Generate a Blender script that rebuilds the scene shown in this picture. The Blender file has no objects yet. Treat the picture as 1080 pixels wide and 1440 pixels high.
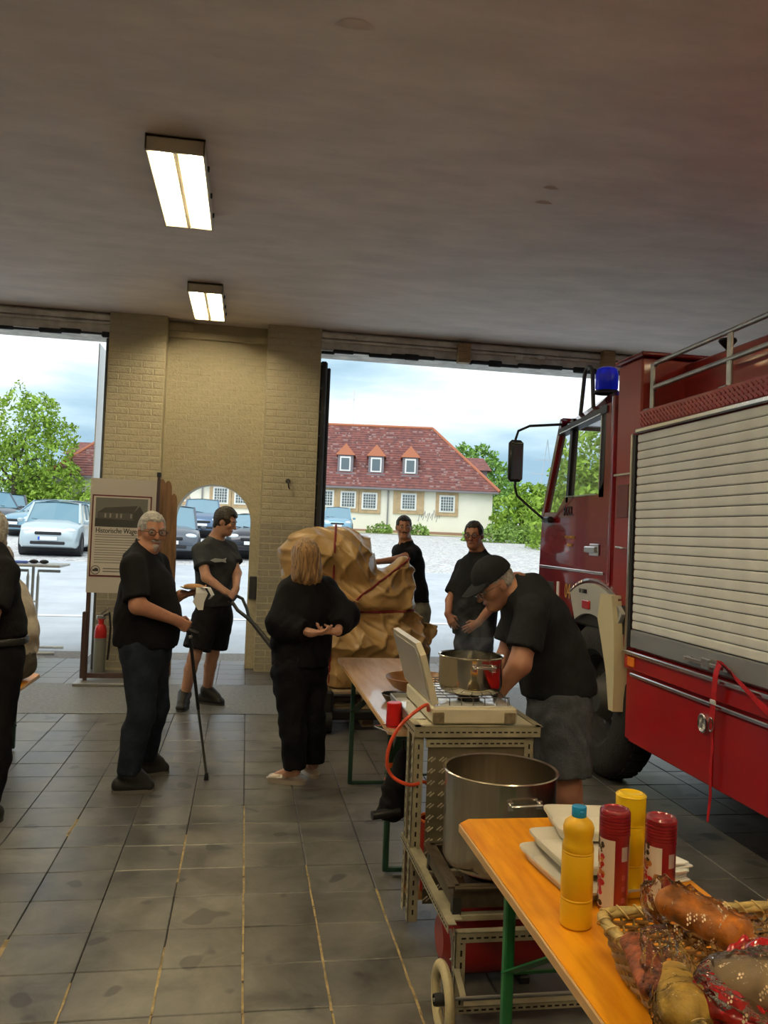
import bpy, bmesh, math, random
import numpy as np
from mathutils import Vector, Matrix, Euler
random.seed(7)
PI = math.pi
S = bpy.context.scene
C = S.collection
# ------------------------------------------------------------------ camera
FPX = 1156.68
YAW, PITCH, ROLL, EYE = math.radians(9.4648), math.radians(1.52265), math.radians(-2.30822), 1.63
_cy, _sy = math.cos(YAW), math.sin(YAW)
_f = np.array([_sy, _cy, 0.]); _r = np.array([_cy, -_sy, 0.]); _u = np.array([0, 0, 1.])
_f2 = _f*math.cos(PITCH)+_u*math.sin(PITCH); _u2 = _u*math.cos(PITCH)-_f*math.sin(PITCH)
_r3 = _r*math.cos(ROLL)-_u2*math.sin(ROLL); _u3 = _u2*math.cos(ROLL)+_r*math.sin(ROLL)
cam = bpy.data.objects.new('camera', bpy.data.cameras.new('camera'))
C.objects.link(cam)
M4 = Matrix.Identity(4)
for i in range(3):
    M4[i][0] = _r3[i]; M4[i][1] = _u3[i]; M4[i][2] = -_f2[i]
M4[2][3] = EYE
cam.matrix_world = M4
cam.data.sensor_fit = 'HORIZONTAL'; cam.data.sensor_width = 36; cam.data.lens = FPX/1080*36
cam.data.clip_start = .05; cam.data.clip_end = 600
S.camera = cam
def at(px, py, Y):           # survey point: the place at distance Y that stands at this spot of the photograph
    d = _f2+_r3*(px-540)/FPX-_u3*(py-720)/FPX
    return np.array([0, 0, EYE])+d*Y/d[1]
# ------------------------------------------------------------------ exposure, sky, sun, lamps
S.view_settings.view_transform = 'Standard'; S.view_settings.look = 'None'
S.view_settings.gamma = 1; S.view_settings.use_curve_mapping = False
S.view_settings.exposure = 0.0
W = bpy.data.worlds.new('overcast_sky'); S.world = W; W.use_nodes = True
nt = W.node_tree; nt.nodes.clear()
def N(t, **k):
    n = nt.nodes.new(t)
    for a, b in k.items(): setattr(n, a, b)
    return n
tc = N('ShaderNodeTexCoord'); mp = N('ShaderNodeMapping'); mp.inputs['Scale'].default_value = (1.6, 1.6, 7.5)
mp.inputs['Location'].default_value = (2.1, 0.3, 1.75)
nt.links.new(tc.outputs['Generated'], mp.inputs[0])
nz = N('ShaderNodeTexNoise'); nz.inputs['Scale'].default_value = 1.5; nz.inputs['Detail'].default_value = 7; nz.inputs['Roughness'].default_value = .52
nt.links.new(mp.outputs[0], nz.inputs[0])
sp = N('ShaderNodeSeparateXYZ'); nt.links.new(tc.outputs['Generated'], sp.inputs[0])
elev = N('ShaderNodeMapRange'); elev.inputs[1].default_value = .02; elev.inputs[2].default_value = .20
elev.inputs[3].default_value = -.10; elev.inputs[4].default_value = .12
nt.links.new(sp.outputs[2], elev.inputs[0])
ad = N('ShaderNodeMath', operation='ADD'); nt.links.new(nz.outputs[0], ad.inputs[0]); nt.links.new(elev.outputs[0], ad.inputs[1])
rp = N('ShaderNodeValToRGB'); e = rp.color_ramp.elements
e[0].position = .36; e[0].color = (.30, .47, .60, 1); e[1].position = .62; e[1].color = (.92, .98, 1.0, 1)
k = e.new(.47); k.color = (.50, .68, .79, 1)
nt.links.new(ad.outputs[0], rp.inputs[0])
bg = N('ShaderNodeBackground'); bg.inputs[1].default_value = 1.35
ou = N('ShaderNodeOutputWorld'); nt.links.new(rp.outputs[0], bg.inputs[0]); nt.links.new(bg.outputs[0], ou.inputs[0])
sun = bpy.data.objects.new('sun', bpy.data.lights.new('sun', 'SUN')); C.objects.link(sun)
sun.data.energy = 1.6; sun.data.angle = math.radians(35); sun.data.color = (1, .97, .92)
sun.rotation_euler = (math.radians(28), math.radians(-18), 0)
LAMP_POWER = 76.0      # emission of each fluorescent tube
# ------------------------------------------------------------------ materials
MATS = {}
def mat(name, col, rough=.6, metal=0., var=0., scale=8., bump=0., bscale=None, col2=None, emit=0., trans=0., coat=0., objvar=0., stretch=None, alpha=1., ior=1.45, thr=None):
    if name in MATS: return MATS[name]
    m = bpy.data.materials.new(name); m.use_nodes = True; MATS[name] = m
    t = m.node_tree; b = t.nodes['Principled BSDF']
    b.inputs['Base Color'].default_value = (*col, 1); b.inputs['Roughness'].default_value = rough
    b.inputs['Metallic'].default_value = metal; b.inputs['IOR'].default_value = ior
    if coat: b.inputs['Coat Weight'].default_value = coat; b.inputs['Coat Roughness'].default_value = .05
    if trans: b.inputs['Transmission Weight'].default_value = trans
    if alpha < 1: b.inputs['Alpha'].default_value = alpha
    if emit:
        b.inputs['Emission Color'].default_value = (*col, 1); b.inputs['Emission Strength'].default_value = emit
    if var or bump or col2:
        c = t.nodes.new('ShaderNodeTexCoord'); mp = t.nodes.new('ShaderNodeMapping'); t.links.new(c.outputs['Object'], mp.inputs[0])
        if stretch: mp.inputs['Scale'].default_value = stretch
        n = t.nodes.new('ShaderNodeTexNoise'); n.inputs['Scale'].default_value = scale; n.inputs['Detail'].default_value = 6
        n.inputs['Roughness'].default_value = .6; t.links.new(mp.outputs[0], n.inputs[0])
        if var or col2:
            r = t.nodes.new('ShaderNodeValToRGB')
            c2 = col2 if col2 else tuple(x*(1-var) for x in col)
            lo, hi = thr if thr else (.35, .65)
            r.color_ramp.elements[0].position = lo; r.color_ramp.elements[0].color = (*c2, 1)
            r.color_ramp.elements[1].position = hi; r.color_ramp.elements[1].color = (*[min(1, x*(1+var*.4)) for x in col], 1)
            t.links.new(n.outputs[0], r.inputs[0]); t.links.new(r.outputs[0], b.inputs['Base Color'])
        if bump:
            n2 = n
            if bscale:
                n2 = t.nodes.new('ShaderNodeTexNoise'); n2.inputs['Scale'].default_value = bscale; n2.inputs['Detail'].default_value = 4
                t.links.new(mp.outputs[0], n2.inputs[0])
            bp = t.nodes.new('ShaderNodeBump'); bp.inputs['Strength'].default_value = min(1, bump); bp.inputs['Distance'].default_value = .02
            t.links.new(n2.outputs[0], bp.inputs['Height']); t.links.new(bp.outputs[0], b.inputs['Normal'])
    if objvar:
        src = b.inputs['Base Color'].links[0].from_socket if b.inputs['Base Color'].links else None
        oi = t.nodes.new('ShaderNodeObjectInfo'); mr = t.nodes.new('ShaderNodeMapRange'); mr.inputs[3].default_value = 1-objvar; mr.inputs[4].default_value = 1+objvar
        t.links.new(oi.outputs['Random'], mr.inputs[0])
        mx = t.nodes.new('ShaderNodeVectorMath'); mx.operation = 'SCALE'
        if src: t.links.new(src, mx.inputs[0])
        else: mx.inputs[0].default_value = col
        t.links.new(mr.outputs[0], mx.inputs['Scale']); t.links.new(mx.outputs[0], b.inputs['Base Color'])
    return m
# ------------------------------------------------------------------ geometry helpers
ORG = {}
def spec(m, v):
    m.node_tree.nodes['Principled BSDF'].inputs['Specular IOR Level'].default_value = v; return m
def A3(v): return np.array(v, dtype=float)
class MB:
    def __init__(s): s.v = []; s.f = []; s.mi = []; s.m = 0
    def add(s, vs, fs):
        o = len(s.v); s.v += [tuple(map(float, p)) for p in vs]
        s.f += [tuple(o+i for i in f) for f in fs]; s.mi += [s.m]*len(fs); return s
    def quad(s, a, b, c, d): return s.add([a, b, c, d], [(0, 1, 2, 3)])
    def box(s, c, size, R=None, ch=0.):
        c = A3(c); h = A3(size)/2
        if ch <= 0:
            vs = [A3((x, y, z))*h for x in (-1, 1) for y in (-1, 1) for z in (-1, 1)]
            fs = [(0, 1, 3, 2), (4, 6, 7, 5), (0, 4, 5, 1), (2, 3, 7, 6), (0, 2, 6, 4), (1, 5, 7, 3)]
        else:
            ch = min(ch, .49*2*min(h)); vs = []; ix = {}
            for x in (-1, 1):
                for y in (-1, 1):
                    for z in (-1, 1):
                        sg = A3((x, y, z))
                        for a in range(3):
                            p = sg*(h-ch); p[a] = sg[a]*h[a]; ix[(x, y, z, a)] = len(vs); vs.append(p)
            fs = []
            for a in range(3):
                b, c_ = (a+1) % 3, (a+2) % 3
                for sg in (-1, 1):
                    q = []
                    for sb, sc in ((-1, -1), (1, -1), (1, 1), (-1, 1)):
                        k = [0, 0, 0]; k[a] = sg; k[b] = sb; k[c_] = sc; q.append(ix[(*k, a)])
                    fs.append(tuple(q if sg > 0 else q[::-1]))
                for sb in (-1, 1):
                    for sc in (-1, 1):
                        k1 = [0, 0, 0]; k1[a] = -1; k1[b] = sb; k1[c_] = sc; k2 = list(k1); k2[a] = 1
                        fs.append((ix[(*k1, b)], ix[(*k2, b)], ix[(*k2, c_)], ix[(*k1, c_)]))
            for x in (-1, 1):
                for y in (-1, 1):
                    for z in (-1, 1): fs.append(tuple(ix[(x, y, z, a)] for a in range(3)))
        if R is not None: vs = [R@p for p in vs]
        return s.add([p+c for p in vs], fs)
    def bx(s, x0, x1, y0, y1, z0, z1, ch=0.):
        return s.box(((x0+x1)/2, (y0+y1)/2, (z0+z1)/2), (abs(x1-x0), abs(y1-y0), abs(z1-z0)), None, ch)
    def bar(s, p0, p1, w, d, up=(0, 0, 1), ch=0.):      # box section bar from p0 to p1
        p0, p1 = A3(p0), A3(p1); L = np.linalg.norm(p1-p0); z = (p1-p0)/L
        x = np.cross(up, z)
        if np.linalg.norm(x) < 1e-4: x = np.cross((0, 1, 0), z)
        x /= np.linalg.norm(x); y = np.cross(z, x)
        return s.box((p0+p1)/2, (w, d, L), np.column_stack([x, y, z]), ch)
    def tube(s, pts, r, n=8, close=False, cap=True):
        pts = [A3(p) for p in pts]; k = len(pts)
        rs = r if hasattr(r, '__len__') else [r]*k
        if k < 2: return s
        T = []
        for i in range(k):
            if close: t = pts[(i+1) % k]-pts[i-1]
            else: t = pts[min(i+1, k-1)]-pts[max(i-1, 0)]
            T.append(t/(np.linalg.norm(t)+1e-9))
        ref = np.cross(T[0], (0, 0, 1))
        if np.linalg.norm(ref) < .1: ref = np.cross(T[0], (0, 1, 0))
        vs = []
        for i in range(k):
            ref = ref-T[i]*np.dot(ref, T[i]); ref /= np.linalg.norm(ref)+1e-9; b = np.cross(T[i], ref)
            for j in range(n):
                a = 2*PI*j/n; vs.append(pts[i]+rs[i]*(math.cos(a)*ref+math.sin(a)*b))
        fs = []
        for i in range(k if close else k-1):
            for j in range(n):
                a, b = i*n+j, i*n+(j+1) % n; c, d = ((i+1) % k)*n+(j+1) % n, ((i+1) % k)*n+j
                fs.append((a, b, c, d))
        if cap and not close: fs += [tuple(range(n))[::-1], tuple(range((k-1)*n, k*n))]
        return s.add(vs, fs)
    def lathe(s, prof, c=(0, 0, 0), n=24, ax=(0, 0, 1), closed=False, sx=1., ref=None):    # prof: (radius, height)
        c = A3(c); ax = A3(ax)/np.linalg.norm(ax); u = np.cross(ax, (0, 1, 0)) if ref is None else A3(ref)
        if np.linalg.norm(u) < .1: u = np.cross(ax, (1, 0, 0))
        u /= np.linalg.norm(u); w = np.cross(ax, u); vs = []; fs = []
        for (r, h) in prof:
            for j in range(n):
                a = 2*PI*j/n; vs.append(c+ax*h+max(r, 1e-4)*(math.cos(a)*u*sx+math.sin(a)*w))
        m = len(prof)
        for i in range(m if closed else m-1):
            for j in range(n):
                i2 = (i+1) % m; fs.append((i*n+j, i*n+(j+1) % n, i2*n+(j+1) % n, i2*n+j))
        return s.add(vs, fs)
    def cyl(s, p0, p1, r0, r1=None, n=16):
        p0, p1 = A3(p0), A3(p1); r1 = r0 if r1 is None else r1; L = np.linalg.norm(p1-p0)
        return s.lathe([(0, 0), (r0, 0), (r1, L), (0, L)], p0, n, (p1-p0)/L)
    def prism(s, poly, off):                              # polygon (3D points, planar) extruded by vector
        n = len(poly); off = A3(off); vs = [A3(p) for p in poly]+[A3(p)+off for p in poly]
        fs = [tuple(range(n))[::-1], tuple(range(n, 2*n))]+[(i, (i+1) % n, n+(i+1) % n, n+i) for i in range(n)]
        return s.add(vs, fs)
    def ball(s, c, r, n=12, m=8, R=None):
        r = A3(r)*np.ones(3); vs = []; fs = []; c = A3(c)
        for i in range(m+1):
            t = PI*i/m
            for j in range(n):
                a = 2*PI*j/n; p = A3((math.sin(t)*math.cos(a), math.sin(t)*math.sin(a), math.cos(t)))*r
                if R is not None: p = R@p
                vs.append(c+p)
        for i in range(m):
            for j in range(n): fs.append((i*n+j, (i+1)*n+j, (i+1)*n+(j+1) % n, i*n+(j+1) % n))
        return s.add(vs, fs)
    def build(s, name, m, parent=None, smooth=35, world=True, kind=None):
        me = bpy.data.meshes.new(name); v = np.array(s.v, dtype=float).reshape(-1, 3)
        if parent is not None and world: v = v-ORG.get(parent.name, np.zeros(3))
        me.from_pydata(v.tolist(), [], s.f)
        ms = m if isinstance(m, (list, tuple)) else [m]
        for x in ms: me.materials.append(x)
        if len(ms) > 1: me.polygons.foreach_set('material_index', s.mi)
        bm = bmesh.new(); bm.from_mesh(me); bmesh.ops.remove_doubles(bm, verts=bm.verts, dist=1e-5)
        bmesh.ops.recalc_face_normals(bm, faces=bm.faces); bm.to_mesh(me); bm.free()
        if smooth:
            me.polygons.foreach_set('use_smooth', [True]*len(me.polygons)); me.set_sharp_from_angle(angle=math.radians(smooth))
        o = bpy.data.objects.new(name, me); C.objects.link(o)
        if parent is not None: o.parent = parent
        ORG[o.name] = ORG.get(parent.name, np.zeros(3)) if parent is not None else np.zeros(3)
        if kind: o['kind'] = kind
        return o
def tag(o, label, cat, group=None, kind=None):
    o['label'] = label; o['category'] = cat
    if group: o['group'] = group
    if kind: o['kind'] = kind
    return o
def thing(name, label, cat, loc=(0, 0, 0), group=None, rotz=0):
    o = bpy.data.objects.new(name, None); o.empty_display_size = .1; C.objects.link(o); o.location = loc; o.rotation_euler = (0, 0, rotz)
    ORG[o.name] = A3(loc); return tag(o, label, cat, group)
def copy_tree(o, parent=None):
    c = o.copy(); C.objects.link(c)
    if parent is not None: c.parent = parent
    for ch in list(o.children): copy_tree(ch, c)
    return c
def instance(me, name, parent, loc, rot=None):
    o = bpy.data.objects.new(name, me); C.objects.link(o); o.parent = parent; o.location = loc
    if rot: o.rotation_euler = rot
    return o
# ------------------------------------------------------------------ the setting
def gz(y): return max(0., (y-10.9)*.04)
m_ceil = mat('ceiling_plaster', (.84, .74, .68), .85, var=.12, scale=1.5, bump=.25, bscale=3, stretch=(1, 2.5, 1))
m_cream = mat('cream_paint', (.50, .45, .31), .6, var=.12, scale=3, bump=.5, bscale=30)
m_band = mat('beige_lower_paint', (.36, .33, .25), .6, var=.18, scale=4, bump=.4, bscale=30)
m_plaster = mat('wall_plaster', (.36, .33, .28), .8, var=.1, scale=2)
m_tile = mat('floor_tile', (.15, .15, .145), .30, var=.0, col2=(.062, .062, .06), scale=3.2, bump=.12, bscale=25, objvar=.14, thr=(.33, .68))
t = m_tile.node_tree; t.nodes.clear()      # world-position stone pattern, so every tile differs
o = t.nodes.new('ShaderNodeOutputMaterial'); b = t.nodes.new('ShaderNodeBsdfPrincipled'); t.links.new(b.outputs[0], o.inputs[0])
g = t.nodes.new('ShaderNodeNewGeometry'); n1 = t.nodes.new('ShaderNodeTexNoise'); n1.inputs['Scale'].default_value = 4.2; n1.inputs['Detail'].default_value = 8; n1.inputs['Roughness'].default_value = .62; n1.inputs['Distortion'].default_value = .5
t.links.new(g.outputs['Position'], n1.inputs[0]); r1 = t.nodes.new('ShaderNodeValToRGB'); r1.color_ramp.elements[0].position = .34; r1.color_ramp.elements[0].color = (.058, .056, .052, 1); r1.color_ramp.elements[1].position = .68; r1.color_ramp.elements[1].color = (.165, .162, .15, 1)
t.links.new(n1.outputs[0], r1.inputs[0])
n2 = t.nodes.new('ShaderNodeTexNoise'); n2.inputs['Scale'].default_value = 5.5; n2.inputs['Detail'].default_value = 1; t.links.new(g.outputs['Position'], n2.inputs[0])
r2 = t.nodes.new('ShaderNodeValToRGB'); r2.color_ramp.elements[0].position = .30; r2.color_ramp.elements[0].color = (.42, .42, .45, 1); r2.color_ramp.elements[1].position = .33; r2.color_ramp.elements[1].color = (1, 1, 1, 1); t.links.new(n2.outputs[0], r2.inputs[0])
mx = t.nodes.new('ShaderNodeMix'); mx.data_type = 'RGBA'; mx.blend_type = 'MULTIPLY'; mx.inputs[0].default_value = 1; t.links.new(r1.outputs[0], mx.inputs[6]); t.links.new(r2.outputs[0], mx.inputs[7])
oi = t.nodes.new('ShaderNodeObjectInfo'); mr = t.nodes.new('ShaderNodeMapRange'); mr.inputs[3].default_value = .84; mr.inputs[4].default_value = 1.16; t.links.new(oi.outputs['Random'], mr.inputs[0])
vm = t.nodes.new('ShaderNodeVectorMath'); vm.operation = 'SCALE'; t.links.new(mx.outputs[2], vm.inputs[0]); t.links.new(mr.outputs[0], vm.inputs['Scale']); t.links.new(vm.outputs[0], b.inputs['Base Color'])
r3_ = t.nodes.new('ShaderNodeMapRange'); r3_.inputs[3].default_value = .22; r3_.inputs[4].default_value = .48; t.links.new(n1.outputs[0], r3_.inputs[0]); t.links.new(r3_.outputs[0], b.inputs['Roughness'])
bp = t.nodes.new('ShaderNodeBump'); bp.inputs['Strength'].default_value = .25; bp.inputs['Distance'].default_value = .006; t.links.new(n1.outputs[0], bp.inputs['Height']); t.links.new(bp.outputs[0], b.inputs['Normal'])
m_grout = mat('grout', (.085, .075, .06), .8, var=.3)
m_groutL = mat('light_mortar', (.42, .32, .16), .8, var=.5, scale=14)
m_strip = mat('concrete_strip', (.15, .15, .145), .5, var=.35, scale=30, bump=.3, bscale=60)
m_asph = mat('asphalt_street', (.52, .57, .62), .62, var=.15, scale=1.2, bump=.2, bscale=80)
m_line = mat('road_line', (.75, .75, .75), .6)
m_rough = mat('threshold_gravel', (.26, .24, .22), .8, var=.3, scale=20, bump=.6, bscale=60)

fl = MB().bx(-7.5, 6.5, -6.5, 10.3, -.12, -.012).build('floor', m_grout, None, 0); fl['kind'] = 'structure'
# tiles
def tile_mb(w, d):
    return MB().box((0, 0, -.008), (w, d, .016), None, .003)
tm = tile_mb(.2965, .2965).build('tile', m_tile, fl, 0)
cells = []
def proj(x, y, z=0):
    d = np.array([x, y, z-EYE]); w = d@_f2
    return (540+FPX*(d@_r3)/w, 720-FPX*(d@_u3)/w) if w > .1 else (-9999, 0)
for i in range(-22, 20):
    for j in range(-30, 15):
        x = (i+.5-2.798)*.3; y = 2.85+.3*(j+.5); px, py = proj(x, y)
        vis = -60 < px < 1140 and 0 < py < 1500
        cells.append((0 if vis else 1, math.hypot(x, y), x, y))
cells.sort()
rest = MB()
for k, (nv, dd, x, y) in enumerate(cells):
    dz = random.uniform(-.0012, .0012)
    if k < 296:
        if k == 0: tm.location = (x, y, dz); tm.rotation_euler = (random.uniform(-.003, .003), random.uniform(-.003, .003), 0)
        else: instance(tm.data, 'tile', fl, (x, y, dz), (random.uniform(-.003, .003), random.uniform(-.003, .003), 0))
    else: rest.box((x, y, -.008+dz), (.294, .294, .016))
for i in range(-22, 20):
    for j in range(5):
        rest.box(((i+.5-2.798)*.3, 8.72+.316*(j+.5), -.008), (.294, .308, .016))
rest.build('tile_field', m_tile, fl, 0, kind='stuff')
MB().bx(-7, 6.5, 7.36, 8.71, -.02, .002).build('concrete_strip', m_strip, fl, 0)
# light mortar lines that run towards the doors
gl = MB()
for col, y0, y1 in ((3, 2.2, 4.9), (4, 2.2, 3.95), (5, 2.2, 3.75), (2, 3.9, 4.4), (2, 2.6, 3.2), (0, 2.9, 3.4), (1, 2.2, 3.), (0, 4.5, 4.7)):
    x = (col-2.798)*.3; y = y0
    while y < y1:
        L = random.uniform(.05, .16)
        gl.box((x+random.uniform(-.0015, .0015), y+L/2, -.004), (random.uniform(.006, .010) if col else random.uniform(.012, .022), L, .0095), None)
        y += L*random.uniform(.9, 1.15)
gl.build('mortar_line', m_groutL, fl, 0, kind='stuff')
c_ = MB().bx(-7.5, 6.5, -6.5, 9.62, 3.99, 4.15).bx(-7.5, 6.5, 9.6, 10.1, 3.99, 4.15).build('ceiling', m_ceil, None, 0); c_['kind'] = 'structure'
for nm, b in dict(wall_left=(-7.5, -7.3, -6.5, 10.1), wall_right=(6.3, 6.5, -6.5, 10.1), wall_back=(-7.3, 6.3, -6.5, -6.3)).items():
    o = MB().bx(*b, -.01, 4).build(nm, m_plaster, None, 0); o['kind'] = 'structure'
for k, (px_, py_, w_) in enumerate(((500, 32, .09), (765, 283, .06), (775, 262, .05))):
    dd = _f2+_r3*(px_-540)/FPX-_u3*(py_-720)/FPX; q = np.array([0, 0, EYE])+dd*(3.99-EYE)/dd[2]
    MB().add([(q[0]+w_*(1+.3*math.sin(3*a))*math.cos(a), q[1]+w_*.35*math.sin(a), 3.988-.006*(1+math.sin(a))) for a in np.linspace(0, 2*PI, 12, False)], [tuple(range(12))]).build('peeling_flake', m_ceil, c_, 0)
# street, car park
seg = MB(); ys = [10.88, 14, 18, 23.5]
def strip(mb, y0, y1, n, x0=-70, x1=90, dz=0.):
    for k in range(n):
        a, b = y0+(y1-y0)*k/n, y0+(y1-y0)*(k+1)/n
        mb.quad((x0, a, gz(a)+dz), (x1, a, gz(a)+dz), (x1, b, gz(b)+dz), (x0, b, gz(b)+dz))
strip(seg, 10.88, 24.0, 8)
o = seg.build('street', m_asph, None, 0); o['kind'] = 'structure'
wl = MB(); strip(wl, 13.75, 13.93, 1, dz=.006); o = wl.build('road_line', m_line, None, 0); o['kind'] = 'structure'
o = MB().bx(-7.5, 6.5, 10.3, 10.9, -.1, -.002).build('threshold', m_rough, None, 0); o['kind'] = 'structure'
# cobbles: material only where far; real setts in the nearest rows
m_cob = bpy.data.materials.new('cobblestone'); m_cob.use_nodes = True; t = m_cob.node_tree; b = t.nodes['Principled BSDF']; MATS['cobblestone'] = m_cob
c = t.nodes.new('ShaderNodeTexCoord'); v = t.nodes.new('ShaderNodeTexVoronoi'); v.inputs['Scale'].default_value = 4.5; t.links.new(c.outputs['Object'], v.inputs[0])
v2 = t.nodes.new('ShaderNodeTexVoronoi'); v2.feature = 'DISTANCE_TO_EDGE'; v2.inputs['Scale'].default_value = 4.5; t.links.new(c.outputs['Object'], v2.inputs[0])
r1 = t.nodes.new('ShaderNodeValToRGB'); r1.color_ramp.elements[0].color = (.20, .21, .22, 1); r1.color_ramp.elements[0].position = .0; r1.color_ramp.elements[1].color = (.60, .60, .57, 1); r1.color_ramp.elements[1].position = .12
t.links.new(v2.outputs['Distance'], r1.inputs[0])
mx = t.nodes.new('ShaderNodeMix'); mx.data_type = 'RGBA'; mx.inputs[0].default_value = .25; t.links.new(r1.outputs[0], mx.inputs[6]); t.links.new(v.outputs['Color'], mx.inputs[7])
hs = t.nodes.new('ShaderNodeHueSaturation'); hs.inputs['Saturation'].default_value = .15; t.links.new(mx.outputs[2], hs.inputs['Color']); t.links.new(hs.outputs[0], b.inputs['Base Color'])
b.inputs['Roughness'].default_value = .7
cb = MB(); strip(cb, 24.0, 56, 16); strip(cb, 56, 170, 8); o = cb.build('cobbled_yard', m_cob, None, 0); o['kind'] = 'structure'

# pier between the doors
def brick_face(parent, x0, x1, y, z0, z1, mlow, mhigh, zsplit, proud, skip=None, limit=295):
    me = {}
    for key, mm in (('lo', mlow), ('hi', mhigh)):
        o = MB().box((0, 0, 0), (.245, .024, .072), None, .008).build('brick', mm, None, 30); me[key] = o.data; bpy.data.objects.remove(o)
    hb = {}
    for key, mm in (('lo', mlow), ('hi', mhigh)):
        o = MB().box((0, 0, 0), (.119, .024, .072), None, .008).build('brick', mm, None, 30); hb[key] = o.data; bpy.data.objects.remove(o)
    n = 0; rows = int((z1-z0)/.0765)
    for r in range(rows):
        z = z0+.0765*(r+.5); x = x0+(.0 if r % 2 else -.125)
        while x < x1-.05:
            a, b = max(x, x0), min(x+.25, x1); w = b-a
            if w > .06:
                cx = (a+b)/2; key = 'lo' if z < zsplit else 'hi'
                if not (skip and skip(a, b, z)) and n < limit:
                    big = w > .18; base = (me if big else hb)[key]
                    o = instance(base, 'brick', parent, (cx, y+.012-proud+random.uniform(-.0012, .0012), z), (random.uniform(-.01, .01), random.uniform(-.004, .004), random.uniform(-.006, .006)))
                    o.scale = ((w-.004)/(.245 if big else .119), 1, 1); n += 1
            x += .25
m_p1 = MB().bx(-1.60, -.98, 9.53, 10.1, 0, 3.995).build('trim_1', m_cream, None, 0); m_p1['kind'] = 'structure'
brick_face(m_p1, -1.60, -.98, 9.53, .02, 3.98, m_band, m_cream, 1.72, .004)
p2 = MB().bx(.155, .775, 9.53, 10.1, 0, 3.995).build('trim_2', m_cream, None, 0); p2['kind'] = 'structure'
brick_face(p2, .155, .775, 9.53, .02, 3.98, m_band, m_cream, 1.72, .004)
pn = MB(); AX, AR, AZ = -.385, .435, 1.69; y0, y1 = 9.76, 10.1
na = 24; arc = [(AX+AR*math.cos(PI*i/na), AZ+AR*math.sin(PI*i/na)) for i in range(na+1)]   # right to left
for y in (y0, y1):
    pn.quad((AX+AR, y, 0), (.155, y, 0), (.155, y, AZ), (AX+AR, y, AZ)); pn.quad((-.98, y, 0), (AX-AR, y, 0), (AX-AR, y, AZ), (-.98, y, AZ))
    for i in range(na):
        (xa, za), (xb, zb) = arc[i], arc[i+1]
        ta = lambda q: .155+(-.98-.155)*q/na
        pn.quad((xa, y, za), (ta(i), y, 2.25 if 0 < i < na else 2.25), (ta(i+1), y, 2.25), (xb, y, zb))
    pn.add([(AX+AR, y, AZ), (.155, y, AZ), (.155, y, 2.25)], [(0, 1, 2)]); pn.add([(AX-AR, y, AZ), (-.98, y, AZ), (-.98, y, 2.25)], [(0, 1, 2)])
    pn.quad((-.98, y, 2.25), (.155, y, 2.25), (.155, y, 3.99), (-.98, y, 3.99))
for i in range(na): pn.quad((arc[i][0], y0, arc[i][1]), (arc[i+1][0], y0, arc[i+1][1]), (arc[i+1][0], y1, arc[i+1][1]), (arc[i][0], y1, arc[i][1]))
for s_ in (-1, 1): pn.quad((AX+s_*AR, y0, 0), (AX+s_*AR, y1, 0), (AX+s_*AR, y1, AZ), (AX+s_*AR, y0, AZ))
pan = pn.build('wall_front', m_cream, None, 20); pan['kind'] = 'structure'
brick_face(pan, -.98, .155, 9.76, .02, 3.78, m_band, m_cream, 1.72, .0012, skip=lambda a, b, z: (z < AZ and b > AX-AR-.01 and a < AX+AR+.01) or (z >= AZ and any(math.hypot(q-AX, z-AZ) < AR+.05 for q in (a, b, (a+b)/2))))
MB().bx(-.98, .155, 9.70, 9.77, 3.80, 3.87, .004).bx(-.98, -.7, 9.68, 9.77, 3.87, 3.95, .004).build('plaster_ledge', m_cream, pan, 0)
# lintels over the two doorways, with rough lower edge
m_lint = mat('lintel_paint', (.82, .79, .72), .7, var=.3, scale=5, bump=.6, bscale=14)
m_dark = mat('dark_rubber', (.03, .032, .035), .6, var=.4, scale=6)
m_wood = mat('raw_wood', (.42, .27, .13), .6, var=.3, scale=6, stretch=(1, 1, 12))
for n_, (x0, x1) in enumerate(((-7.3, -1.6), (.775, 6.3))):
    lt = MB().bx(x0, x1, 9.62, 10.1, 3.76, 3.99, .006).build('trim_%d' % (n_+3), m_lint, None, 0); lt['kind'] = 'structure'
    MB().bx(x0, x1, 9.57, 9.62, 3.90, 3.96, .004).bx(x0, x1, 9.585, 9.62, 3.86, 3.885, .003).build('ledge', m_lint, lt, 0)
    rg = MB(); x = x0
    while x < x1:
        w = random.uniform(.12, .3); d = random.uniform(.03, .08); rg.bx(x, min(x+w+.02, x1), 9.575, 9.62, 3.785-d*.7-.02, 3.765+random.uniform(-.02, .02), .012); x += w
    rg.build('sealing_strip', m_dark, lt, 0)
for k, (px, py) in enumerate(((651, 500), (853, 507))):
    p = at(px, py, 9.55); tag(MB().bx(p[0]-.075, p[0]+.075, 9.46, 9.568, p[2]-.10, p[2]+.13, .006).build('wood_block', m_wood, None, 0), ['raw wooden block fixed to the lintel above the man with moustache', 'raw wooden block on the lintel behind the blue beacon'][k], 'block')
for px in (731, 761):
    p = at(px, 503, 9.55); MB().bx(p[0]-.04, p[0]+.04, 9.53, 9.585, p[2]-.02, p[2]+.02, .003).build('bracket', m_lint, bpy.data.objects['trim_4'], 0)
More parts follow.
